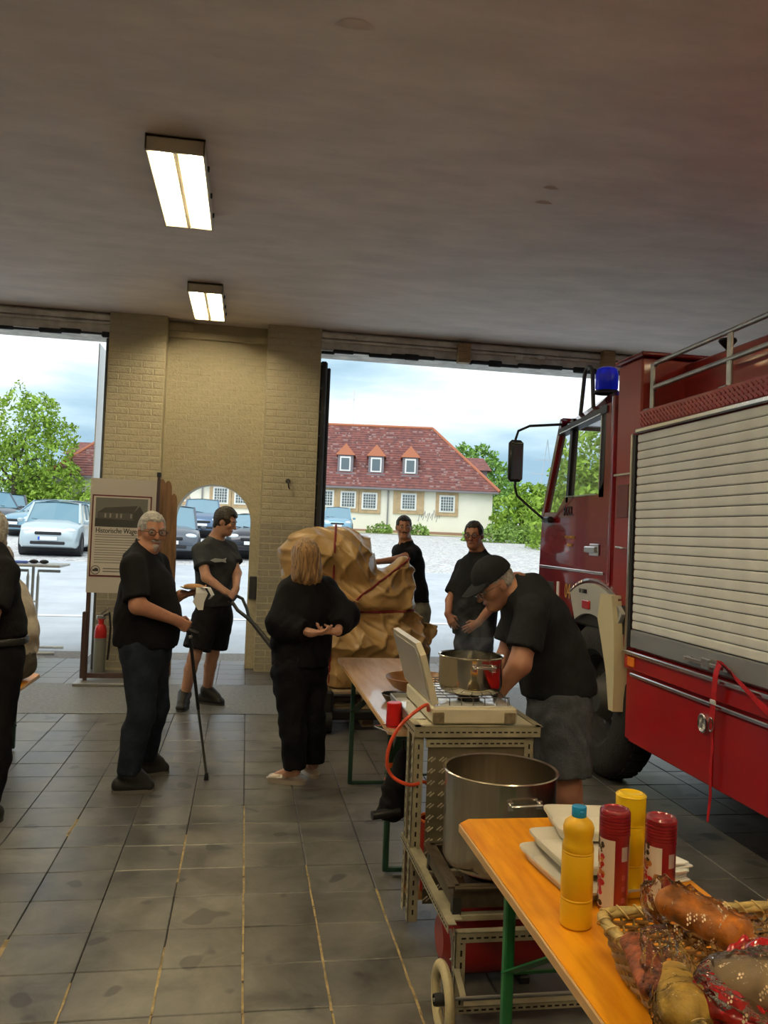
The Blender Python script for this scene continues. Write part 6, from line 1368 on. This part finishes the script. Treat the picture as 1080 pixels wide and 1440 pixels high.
# hose
hz_ = [(.83, 3.50, .90), (.79, 3.40, .895), V(at(600, 991, 3.36)), V(at(580, 1004, 3.33)), V(at(562, 1022, 3.32)), V(at(549, 1045, 3.32)), V(at(544, 1070, 3.33)), V(at(549, 1088, 3.34)), V(at(562, 1099, 3.34)), V(at(580, 1104, 3.35)), V(at(598, 1100, 3.41)), (.84, 3.46, .52), (.87, 3.45, .44)]
def smooth_path(P_, n=6):
    P_ = [V(p) for p in P_]; out = []
    for i in range(len(P_)-1):
        a, b, c_, d = P_[max(i-1, 0)], P_[i], P_[i+1], P_[min(i+2, len(P_)-1)]
        for k in range(n):
            t = k/n; out.append(.5*((2*b)+(-a+c_)*t+(2*a-5*b+4*c_-d)*t*t+(-a+3*b-3*c_+d)*t**3))
    return out+[P_[-1]]
tag(MB().tube(smooth_path(hz_), .0075, 10).build('gas_hose', mat('orange_red_hose', (.62, .07, .025), .35), None, 60), 'orange-red gas hose looping from the stove down into the trolley', 'hose')
# pots
m_ss = mat('polished_steel', (.70, .66, .56), .12, 1.); m_ssb = mat('brushed_steel', (.62, .56, .46), .22, 1., var=.12, scale=5, stretch=(14, 14, .3))
def pot(label, c, r, h_, m, name, hr, hz2, rim=.006):
    t_ = thing(name, label, 'pot', tuple(c)); c = V(c); th = .004
    MB().lathe([(0, 0), (r*.86, 0), (r*.95, .010), (r, .035), (r, h_-.005), (r+rim, h_), (r+rim*.6, h_+.004), (r-th, h_), (r-th, .035), (r*.93, .016), (0, .012)], c, 48).build('pot_body', m, t_, 40)
    MB().lathe([(0, .0), (r-th-.002, 0)], c+V((0, 0, h_*.45)), 32).build('broth', mat('dark_broth', (.10, .05, .02), .1), t_) 
    for a in (-PI/2+.12, PI/2+.12):
        d = V((math.cos(a), math.sin(a), 0)); s = V((-math.sin(a), math.cos(a), 0)); b = c+V((0, 0, hz2))
        hnd = MB().tube(smooth_path([b+d*(r-.002)+s*hr, b+d*(r+.028)+s*hr*.95+V((0, 0, .006)), b+d*(r+.034)+V((0, 0, .008)), b+d*(r+.028)-s*hr*.95+V((0, 0, .006)), b+d*(r-.002)-s*hr], 5), .0055, 8)
        for q in (-1, 1): hnd.box(b+d*(r+.003)+s*hr*q, (.022, .012, .03), np.column_stack([s, d, V((0, 0, 1))]), .003)
        hnd.build('handle', m_chrome, t_)
    return t_
pot('polished steel cooking pot steaming on the stove', (1.015, 3.565, sz1+.036), .142, .158, m_ss, 'cooking_pot', .045, .120)
pot('large tall brushed steel stock pot on the burner behind the front table', (.978, 2.98, .425), .207, .345, m_ssb, 'stock_pot', .055, .275, .008)
# burner stand under the big pot
bs = thing('burner_stand', 'dark steel gas burner frame under the stock pot', 'burner', (.96, 2.98, .30))
bf = MB()
for a, b in (((.765, 2.79), (1.17, 2.79)), ((.765, 3.19), (1.17, 3.19)), ((.765, 2.79), (.765, 3.19)), ((1.17, 2.79), (1.17, 3.19))): bf.bar((*a, .385), (*b, .385), .006, .075).bar((*a, .418), (*b, .418), .045, .006)
bf.build('frame', mat('burnt_steel', (.10, .075, .05), .45, .6, var=.4, scale=12), bs, 0)
MB().bar((.765, 2.99, .412), (1.17, 2.99, .412), .03, .008).bar((.967, 2.79, .412), (.967, 3.19, .412), .03, .008).build('support_bar', m_blackp, bs, 0)
MB().lathe([(0, 0), (.11, 0), (.11, .03), (.06, .04), (0, .04)], (.967, 2.99, .355), 20).build('burner_head', m_blackp, bs)
for x in (.775, 1.16):
    for y in (2.80, 3.18): MB().bx(x-.015, x+.015, y-.015, y+.015, .325, .385).build('foot', m_blackp, bs, 0)
MB().bx(.735, 1.21, 2.72, 3.33, .318, .326, .001).build('shelf_plate', mat('burnt_steel', (.10, .075, .05), .45, .6), tr_, 0) if False else None
for y in (2.80, 3.17): MB().bx(TX0, TX1-.05, y-.015, y+.015, .303, .3245, .002).build('cross_rail', m_ang, tr_, 0)
rt = thing('gas_bottle', 'rounded red gas bottle lying low inside the trolley', 'gas bottle', (.96, 3.05, .0))
MB().lathe([(0, 0), (.07, .0), (.11, .03), (.125, .08), (.125, .33), (.11, .38), (.07, .41), (0, .415)], (.775, 3.02, .14), 28, (1, 0, 0)).build('tank', mat('gas_bottle_red', (.26, .008, .008), .35, coat=.3), rt)
MB().lathe([(.05, 0), (.06, .05), (.058, .055)], (1.18, 3.02, .145), 16, (1, 0, 0)).build('collar', MATS['gas_bottle_red'], rt)
for x in (.82, 1.08): MB().bx(x-.02, x+.02, 2.92, 3.12, 0.0, .03, .004).build('foot', m_blackp, rt, 0)
bk = thing('bucket', 'orange-rimmed red bucket on the lower shelf of the trolley', 'bucket', (.86, 3.44, .126))
MB().lathe([(0, 0), (.055, 0), (.072, .30), (.069, .30), (.052, .005), (0, .005)], (.85, 3.45, .127), 28).build('bucket_shell', mat('red_bucket', (.45, .02, .015), .4), bk)
MB().lathe([(.069+.006*math.cos(a), .30+.006*math.sin(a)) for a in np.linspace(0, 2*PI, 8, False)], (.85, 3.45, .127), 28, closed=True).build('bucket_rim', mat('orange_rim', (.80, .18, .03), .4), bk)
# black bag behind the trolley
sd = SD((.52, 3.52, .30), (.80, 3.82, .76), .007); q1, q2, q3 = at(567, 1062, 3.66), at(553, 1108, 3.66), at(551, 1140, 3.66); sd.ecap(q1, q2, (1, .2, 0), (.025, .03), (.050, .045), .02); sd.ecap(q2, q3, (1, .2, 0), (.050, .045), (.075, .05), .02); sd.wrinkle(.005, 1.5)
bg_ = thing('bag', 'black cloth bag hanging between the trolley and the pale table', 'bag', (.64, 3.7, .36)); sd.build('bag_cloth', m_blk, bg_)
MB().cyl(at(523, 1147, 3.60), at(562, 1141, 3.62), .020, None, 14).build('rolled_end', m_blackp, bg_); MB().tube([at(567, 1040, 3.66), at(567, 1066, 3.66)], .008, 6).build('strap', m_blackp, bg_)
# things on the pale table
rc = thing('red_cup', 'red cylindrical cup on the near left corner of the pale table', 'cup', (.683, 3.64, .77)); rc.location = (.69, 3.64, .771); ORG[rc.name] = V((.69, 3.64, .771))
MB().lathe([(0, 0), (.034, 0), (.036, .004), (.034, .105), (.030, .108), (.0, .108)], (.69, 3.64, .771), 24).build('cup_body', mat('bright_red_plastic', (.62, .01, .012), .3), rc)
MB().lathe([(.037, 0), (.037, .006), (.034, .006)], (.69, 3.64, .776), 24).build('base_ring', mat('gas_bottle_red', (.26, .008, .008), .35), rc)
MB().tube([(.67, 3.565, .76), (.61, 3.60, .775), (.60, 3.63, .775), (.66, 3.66, .776)], .003, 6).build('table_clamp', m_chrome, ft_)
bw = thing('brown_bowl', 'wide brown wooden bowl lying on the pale table behind the stove lid', 'bowl', (.97, 4.42, .772))
MB().lathe([(0, 0), (.09, 0), (.15, .03), (.195, .085), (.188, .087), (.145, .037), (.08, .010), (0, .010)], (.975, 4.42, .772), 36).build('bowl_shell', mat('bowl_brown', (.22, .10, .03), .35, var=.3), bw)
dp_ = thing('dark_pan', 'small dark pan with rim at the left of the brown bowl', 'pan', (.80, 4.22, .772))
MB().lathe([(0, 0), (.05, 0), (.075, .035), (.072, .037), (.048, .005), (0, .005)], (.80, 4.20, .772), 28).build('pan_shell', m_blackp, dp_)
MB().tube([(.82, 4.14, .80), (.85, 4.05, .81), (.86, 3.99, .81)], .008, 8).build('pan_handle', m_blackp, dp_)
# steam over the pot
m_steam = bpy.data.materials.new('steam'); m_steam.use_nodes = True; t = m_steam.node_tree; t.nodes.clear()
o_ = t.nodes.new('ShaderNodeOutputMaterial'); v_ = t.nodes.new('ShaderNodeVolumePrincipled'); v_.inputs['Color'].default_value = (.95, .97, 1, 1)
c_ = t.nodes.new('ShaderNodeTexCoord'); n_ = t.nodes.new('ShaderNodeTexNoise'); n_.inputs['Scale'].default_value = 9; n_.inputs['Detail'].default_value = 3; n_.inputs['Distortion'].default_value = 1.2
r_ = t.nodes.new('ShaderNodeMapRange'); r_.inputs[1].default_value = .48; r_.inputs[2].default_value = .75; r_.inputs[4].default_value = 2.6
t.links.new(c_.outputs['Object'], n_.inputs[0]); t.links.new(n_.outputs[0], r_.inputs[0]); t.links.new(r_.outputs[0], v_.inputs['Density']); t.links.new(v_.outputs[0], o_.inputs['Volume'])
tag(MB().lathe([(0, 0), (.10, .0), (.12, .06), (.11, .16), (.07, .26), (0, .30)], (1.0, 3.57, 1.075), 20, ref=(1, 0, 0)).build('steam', m_steam, None, 60), 'thin steam rising from the cooking pot', 'steam', None, 'stuff')
# ------------------------------------------------------------------ foreground: bottles, tins, trays, basket
m_yel = mat('yellow_plastic', (.80, .44, .008), .4, coat=.1); m_yel2 = mat('bright_yellow_plastic', (.90, .58, .01), .3, coat=.1); m_cap = mat('blue_cap', (.01, .22, .48), .35)
def bottle(label, x, y, m, capm, h_=.262, up=True):
    t_ = thing('squeeze_bottle', label, 'bottle', (x, y, .771)); c = (x, y, .771); R_ = .0355
    if up:
        pf = [(0, 0), (R_-.004, 0), (R_, .004), (R_, .055), (R_-.0012, .058), (R_-.0012, .0595), (R_, .061), (R_, .0635), (R_-.0012, .065), (R_, .068), (R_, .160), (R_-.0012, .162), (R_, .165), (R_-.0012, .168), (R_, .171), (R_-.002, .182), (R_-.005, .192), (R_-.002, .205), (R_-.001, .218), (R_-.005, .230), (R_-.014, .238), (.015, .242), (.0145, .246), (0, .246)]
        MB().lathe(pf, c, 36).build('bottle_body', m, t_, 40); MB().lathe([(.0155, .241), (.0165, .243), (.0165, .262), (.0155, .264), (0, .264)], c, 24).build('cap', capm, t_)
        MB().bx(x-.005, x+.005, y-.019, y-.014, 1.020, 1.028, .001).build('cap_hinge', capm, t_, 0)
    else:
        pf = [(0, 0), (R_-.004, 0), (R_, .004), (R_, .07), (R_-.0012, .073), (R_, .076), (R_-.0012, .079), (R_, .082), (R_, .165), (R_-.0012, .168), (R_, .171), (R_-.0012, .174), (R_, .178), (R_+.001, .235), (R_-.001, .243), (R_-.008, .247), (R_-.012, .244), (0, .243)]
        MB().lathe(pf, c, 36).build('bottle_body', m, t_, 40); MB().lathe([(R_-.001, .238), (R_+.002, .240), (R_-.001, .2445)], c, 30).build('base_ring', m_yel2, t_)
    return t_, c
bottle('yellow squeeze bottle with blue cap standing alone at the front of the tins', .768, 1.768, m_yel, m_cap)
b2, c2 = bottle('yellow bottle standing upside down between the two dark red tins', .966, 1.915, m_yel2, m_cap, up=False)
m_tin = mat('dark_red_tin', (.22, .008, .015), .3, coat=.4); m_label = mat('cream_label', (.66, .60, .50), .5)
def patch(c, R_, a0, a1, z0, z1, m, name, par, off=.0006, n=10):
    mb = MB(); A_ = np.linspace(a0, a1, n)
    for i in range(n-1):
        p = [(c[0]+(R_+off)*math.cos(a), c[1]+(R_+off)*math.sin(a)) for a in (A_[i], A_[i+1])]
        mb.quad((*p[0], z0), (*p[1], z0), (*p[1], z1), (*p[0], z1))
    return mb.build(name, m, par, 60)
patch(c2, .0355, -2.9, -1.9, .865, .93, mat('yellow_label', (.80, .62, .05), .4), 'label', b2); patch(c2, .0355, -2.9, -2.6, .89, .925, m_cap, 'label_corner', b2, .001)
m_berry = [mat('print_dark_leaf', (.06, .035, .01), .5), mat('print_orange', (.50, .20, .03), .5), mat('print_red', (.45, .01, .02), .5)]
def tin(label, x, y, rot, h_=.236, seed=0):
    t_ = thing('sauce_tin', label, 'tin', (x, y, .771)); c = (x, y, .771); R_ = .0345; rng = random.Random(seed)
    MB().lathe([(0, 0), (R_-.002, 0), (R_, .003), (R_, h_*.76), (0, h_*.76)], c, 36).build('tin_body', m_tin, t_)
    pf = [(R_+.0012, h_*.745)]
    for k in range(6): z = h_*(.75+.031*k); pf += [(R_+.0012, z), (R_+.0012, z+.005), (R_-.0006, z+.0058), (R_-.0006, z+.0066)]
    pf += [(R_+.0012, h_*.945), (R_+.0008, h_*.975), (R_-.003, h_), (R_-.008, h_+.001), (R_-.011, h_-.002), (0, h_-.003)]
    MB().lathe(pf, c, 36).build('ribbed_lid', m_tin, t_, 30)
    lb = patch(c, R_, rot-1.15, rot+.55, .771+.012, .771+h_*.72, m_label, 'label', t_)
    MB_ = [MB(), MB(), MB()]
    for k in range(70):
        v = rng.random(); a = rot-1.1+rng.random()**1.5*.95*(1.-.5*abs(v-.5)); z = .771+.02+v*h_*.66; s = rng.uniform(.003, .008); q = 0 if v > .72 else (1 if (v > .42 and rng.random() < .7) else (2 if v > .1 else 0))
        R2 = R_+.0011; pts = [(c[0]+R2*math.cos(a+s/R2*math.cos(b)), c[1]+R2*math.sin(a+s/R2*math.cos(b)), z+s*math.sin(b)) for b in np.linspace(0, 2*PI, 6, False)]; MB_[q].add(pts, [tuple(range(6))])
    for q in range(3): MB_[q].build('label_print', m_berry[q], lb, 0, kind='stuff')
    patch(c, R_, rot+1.0, rot+1.5, .771+h_*.52, .771+h_*.66, mat('barcode_grey', (.40, .34, .33), .5), 'barcode', t_)
    for k in range(3): patch(c, R_, rot+1.05, rot+1.35, .771+h_*(.12+.11*k), .771+h_*(.17+.11*k), mat('faint_print', (.30, .05, .06), .5), 'small_print', t_)
    return t_
tin('dark red ribbed-lid tin next to the blue-capped yellow bottle', .887, 1.835, -2.5, seed=3); tin('dark red ribbed-lid tin farther right, beside the bread bags', .985, 1.80, -2.5, .228, seed=5)
m_foam = mat('white_foam', (.72, .68, .58), .6, bump=.1, bscale=30)
def tray(label, c, size, rz, h_=.03, tilt=0., name='foam_tray'):
    L_, W_ = size; mb = MB(); pr_ = [(0, 1.), (.006, 1.), (.004, .97), (-h_*.7, .88), (-h_*.7, .80), (-h_*.7+.004, .78), (-h_*.3, .86), (0, .95)]
    rows = []
    for z, f_ in pr_:
        row = []
        for a in np.linspace(0, 2*PI, 28, False):
            cx, cy_ = np.sign(math.cos(a))*abs(math.cos(a))**.22, np.sign(math.sin(a))*abs(math.sin(a))**.22; row.append((cx*L_/2*f_, cy_*W_/2*f_, z+h_*.7))
        rows.append(row)
    Rm = np.array(Euler((tilt, 0, rz)).to_matrix()); n = 28; vs = [Rm@V(p)+V(c) for r_ in rows for p in r_]; fs = [(i*n+j, i*n+(j+1) % n, (i+1)*n+(j+1) % n, (i+1)*n+j) for i in range(len(rows)-1) for j in range(n)]+[tuple(3*n+j for j in range(n)), tuple((5*n+j) for j in range(n))]
    mb.add(vs, fs); return tag(mb.build(name, m_foam, None, 50), label, 'tray')
tray('lowest white foam tray near the left table edge behind the yellow bottle', (.905, 2.03, .771), (.25, .33), .10, .032)
tray('second white foam tray stacked on the lowest, seen left of the tins', (.93, 2.09, .796), (.23, .28), .05, .032)
tray('topmost white foam tray at the far end of the tray stack', (1.00, 2.24, .812), (.22, .21), -.12, .036, .02)
def sheet(label, c, w, l, rz, name='napkin_stack', n=5):
    mb = MB(); rng = random.Random(9)
    for k in range(n):
        Rm = np.array(Euler((0, 0, rz+rng.uniform(-.15, .15))).to_matrix()); mb.box(V(c)+V((rng.uniform(-.01, .01), rng.uniform(-.01, .01), .003+.0052*k)), (w, l, .0048), Rm, .001)
    return tag(mb.build(name, mat('napkin_white', (.80, .80, .76), .9), None, 0), label, 'napkins')
sheet('pile of cream paper napkins behind the right dark red tin', (1.085, 2.04, .771), .13, .16, .25, n=9)
# wicker basket
m_wick = mat('wicker_straw', (.52, .37, .13), .55, var=.35, scale=30, stretch=(1, 1, 1)); m_wickd = mat('wicker_dark', (.36, .19, .055), .6, var=.3, scale=25)
BX0, BX1, BY0, BY1, bz0, bz1 = .742, 1.20, .98, 1.605, .774, .868
ba = thing('wicker_basket', 'rectangular straw-coloured wicker basket at the near end of the orange table', 'basket', ((BX0+BX1)/2, (BY0+BY1)/2, .771))
def rrect(off, n, z):
    x0, x1, y0, y1, r = BX0-off, BX1+off, BY0-off, BY1+off, .035; segs = []
    P_ = []
    for (cx, cy_, a0) in ((x1-r, y1-r, 0), (x0+r, y1-r, PI/2), (x0+r, y0+r, PI), (x1-r, y0+r, 1.5*PI)):
        for a in np.linspace(a0, a0+PI/2, 5): P_.append(V((cx+r*math.cos(a), cy_+r*math.sin(a), z)))
    P_.append(P_[0]); d = np.array([0]+list(np.cumsum([np.linalg.norm(P_[i+1]-P_[i]) for i in range(len(P_)-1)]))); t = np.linspace(0, d[-1], n, False); A_ = np.array(P_)
    return [V([np.interp(q, d, A_[:, k]) for k in range(3)]) for q in t]
wv = MB(); nS = 84
for k in range(10):
    z = bz0+.006+k*.0092; off = -.030+.030*(z-bz0)/(bz1-bz0); pts = rrect(off, nS*2, z); c_ = V(((BX0+BX1)/2, (BY0+BY1)/2, z))
    pts = [p+nrm(V((p[0]-c_[0], p[1]-c_[1], 0)))*(.005*math.sin(PI*i/2+ (PI*k)+.8)) for i, p in enumerate(pts)]; wv.tube(pts, .0042, 5, True)
wv.build('weave', m_wickd, ba, 60, kind='stuff')
stk = MB(); lo_, hi_ = rrect(-.028, nS, bz0), rrect(.0, nS, bz1)
for a, b in zip(lo_, hi_): stk.tube([a, b], .0032, 5)
stk.build('stakes', m_wick, ba, 60, kind='stuff')
MB().bx(BX0+.03, BX1-.03, BY0+.03, BY1-.03, bz0-.002, bz0+.004, .002).build('basket_base', m_wickd, ba, 0)
rp = rrect(.0, 220, bz1+.004); rim_ = MB()
for s_ in range(3):
    pts = []
    for i, p in enumerate(rp):
        q = rp[(i+1) % len(rp)]; t = nrm(q-p); nn = np.cross(t, (0, 0, 1)); ph = 2*PI*i/220*9+2*PI*s_/3; pts.append(p+nn*.0040*math.cos(ph)+V((0, 0, 1))*.0040*math.sin(ph))
    rim_.tube(pts, .0080, 8, True)
rim_.build('braided_rim', m_wick, ba, 60)
wr_ = MB()
for i in range(0, 220, 4):
    p, q = rp[i], rp[(i+1) % 220]; t = nrm(q-p); nn = np.cross(t, (0, 0, 1)); wr_.tube([p+(nn*math.cos(a)+V((0, 0, 1))*math.sin(a))*.0128+t*.012*math.sin(a) for a in np.linspace(0, 2*PI, 12, False)], .0022, 4, True)
wr_.build('rim_binding', mat('wicker_pale', (.66, .48, .20), .5), ba, 60, kind='stuff')
# bread and bags in the basket
m_cel = mat('clear_cellophane', (.22, .17, .11), .04, alpha=.9, bump=1.0, bscale=22, scale=22); pass
t = m_cel.node_tree; bs_ = t.nodes['Principled BSDF']; nl = bs_.inputs['Normal'].links[0].from_socket; ou_ = t.nodes['Material Output']
tr_n = t.nodes.new('ShaderNodeBsdfTransparent'); tr_n.inputs[0].default_value = (1, 1, 1, 1); gl_n = t.nodes.new('ShaderNodeBsdfGlossy'); gl_n.inputs['Roughness'].default_value = .08; t.links.new(nl, gl_n.inputs['Normal'])
fr_n = t.nodes.new('ShaderNodeFresnel'); fr_n.inputs['IOR'].default_value = 1.35; t.links.new(nl, fr_n.inputs['Normal']); ms_ = t.nodes.new('ShaderNodeMixShader'); t.links.new(fr_n.outputs[0], ms_.inputs[0]); t.links.new(tr_n.outputs[0], ms_.inputs[1]); t.links.new(gl_n.outputs[0], ms_.inputs[2]); t.links.new(ms_.outputs[0], ou_.inputs['Surface']); t.nodes.remove(bs_)
m_celr = mat('red_printed_film', (.42, .012, .015), .12, alpha=.88, bump=.8, scale=25, bscale=25, coat=.8)
m_br1 = mat('brown_crust', (.55, .17, .012), .45, var=.65, scale=18, bump=.4); m_br2 = mat('pale_bread', (.55, .33, .05), .6, var=.5, scale=18, bump=.4); m_br3 = mat('dark_crust', (.30, .07, .02), .4, var=.8, scale=45, bump=.6)
def film(lo, hi, fn, m, name, par, amp=.008):
    sd = SD(lo, hi, .005); fn(sd); X_, Y_, Z_ = sd.ax[0][:, None, None], sd.ax[1][None, :, None], sd.ax[2][None, None, :]
    sd.F = (sd.F+amp*(np.abs(np.sin(55*X_+40*Z_+6*np.sin(30*Y_)))+np.abs(np.sin(48*Y_-60*Z_+5*np.sin(33*X_)))-1.)+.0015*np.sin(160*X_+90*Y_)).astype(np.float32); return sd.build(name, m, par)
def loaf(label, a, b, ra, rb, m, flat=.8, name='bread_loaf'):
    a, b = V(a), V(b); sd = SD(np.minimum(a, b)-.08, np.maximum(a, b)+.08, .005); d = nrm(b-a); s = nrm(np.cross(d, (0, 0, 1))); sd.ecap(a, b, s, (ra, ra*flat), (rb, rb*flat), .01); sd.wrinkle(.0012, 2)
    t_ = thing(name, label, 'bread', tuple((a+b)/2-V((0, 0, .03)))); sd.build('crust', m, t_); return t_
l1_ = loaf('long golden bread loaf in a clear bag at the back of the basket', at(945, 1268, 1.52), at(1032, 1312, 1.42), .040, .045, m_br1, .75)
l2_ = loaf('pale yellow bread roll in a clear bag in the middle of the basket', at(950, 1385, 1.36), at(965, 1420, 1.26), .040, .044, m_br2, .95)
l3_ = loaf('small dark brown crusty roll in the basket near the left rim', at(893, 1325, 1.46), at(925, 1390, 1.33), .030, .034, m_br3, .6)
l4_ = loaf('greyish bread loaf in the red printed bag at the right edge', at(1020, 1375, 1.30), at(1085, 1385, 1.24), .045, .05, mat('grey_bread', (.30, .20, .10), .7, var=.3), .8)
def dots(c, R_, n, m, name, par, seed, rr=(.0022, .004), zmin=-1., fmin=None):
    rng = random.Random(seed); mb = MB(); c = V(c)
    for k in range(n):
        d = nrm((rng.gauss(0, 1), rng.gauss(-.6, 1), rng.gauss(.3, 1))); p = c+d*V(R_); u = nrm(np.cross(d, (0, 0, 1))+1e-6); w = np.cross(d, u)
        for q in range(4):
            o = u*(.004*(q % 2)-.002)+w*(.0035*q); s = rng.uniform(*rr)*.6; mb.add([p+o+u*s*math.cos(b)+w*s*1.4*math.sin(b) for b in np.linspace(0, 2*PI, 5, False)], [tuple(range(5))])
    return mb.build(name, m, par, 0, kind='stuff')
b1 = thing('bread_bag', 'clear crinkled bag around the long golden loaf', 'bag', tuple(at(985, 1320, 1.46)))
A1, B1 = V(at(932, 1265, 1.51)), V(at(1040, 1325, 1.40))
film(np.minimum(A1, B1)-.1, np.maximum(A1, B1)+.1, lambda s: (s.ecap(A1, B1, nrm(np.cross(B1-A1, (0, 0, 1))), (.050, .044), (.056, .046), .01), s.cone(B1, B1+V((.05, -.03, .0)), .03, .05, .02)), m_cel, 'film', b1)
m_wheat = mat('wheat_print', (.80, .60, .38), .4)
dots((A1+B1)/2, (.085, .05, .048), 46, m_wheat, 'printed_wheat', b1, 4)
b2_ = thing('bread_bag', 'clear crinkled bag around the pale yellow roll', 'bag', tuple(at(955, 1400, 1.30)))
A2, B2 = V(at(925, 1325, 1.40)), V(at(968, 1425, 1.25))
film(np.minimum(A2, B2)-.1, np.maximum(A2, B2)+.1, lambda s: s.ecap(A2, B2, (1, 0, 0), (.034, .030), (.058, .052), .01), m_cel, 'film', b2_)
b3_ = thing('bread_bag', 'glossy red bag with wheat print at the right edge of the basket', 'bag', tuple(at(1050, 1400, 1.26)))
A3_, B3_ = V(at(1030, 1400, 1.25)), V(at(1100, 1395, 1.20))
film(np.minimum(A3_, B3_)-.11, np.maximum(A3_, B3_)+.11, lambda s: (s.ecap(A3_, B3_, (0, 1, 0), (.062, .062), (.066, .066), .01), s.cut(A3_+V((0, 0, .012)), (0, -.25, 1))), m_celr, 'red_film', b3_, .004)
film(np.minimum(A3_, B3_)-.11, np.maximum(A3_, B3_)+.13, lambda s: (s.ecap(A3_, B3_, (0, 1, 0), (.060, .066), (.064, .070), .01), s.cut(A3_+V((0, 0, .012)), (0, .25, -1))), m_cel, 'window_film', b3_, .004)
film(V(at(1075, 1345, 1.30))-.07, V(at(1075, 1345, 1.30))+.07, lambda s: s.ell(at(1078, 1345, 1.30), np.eye(3), (.045, .035, .028), .01), m_celr, 'red_fold', b3_, .003)
film(V(at(1010, 1345, 1.34))-.07, V(at(1030, 1335, 1.34))+.09, lambda s: s.ecap(at(1002, 1362, 1.33), at(1048, 1325, 1.36), (0, 0, 1), (.012, .010), (.014, .010), .01), m_celr, 'red_band', b3_, .002)
dots((A3_+B3_)/2-V((0, 0, .01)), (.095, .068, .066), 60, m_wheat, 'printed_wheat', b3_, 8)
dots(at(1078, 1345, 1.30), (.046, .036, .029), 22, m_wheat, 'printed_wheat', b3_, 9)
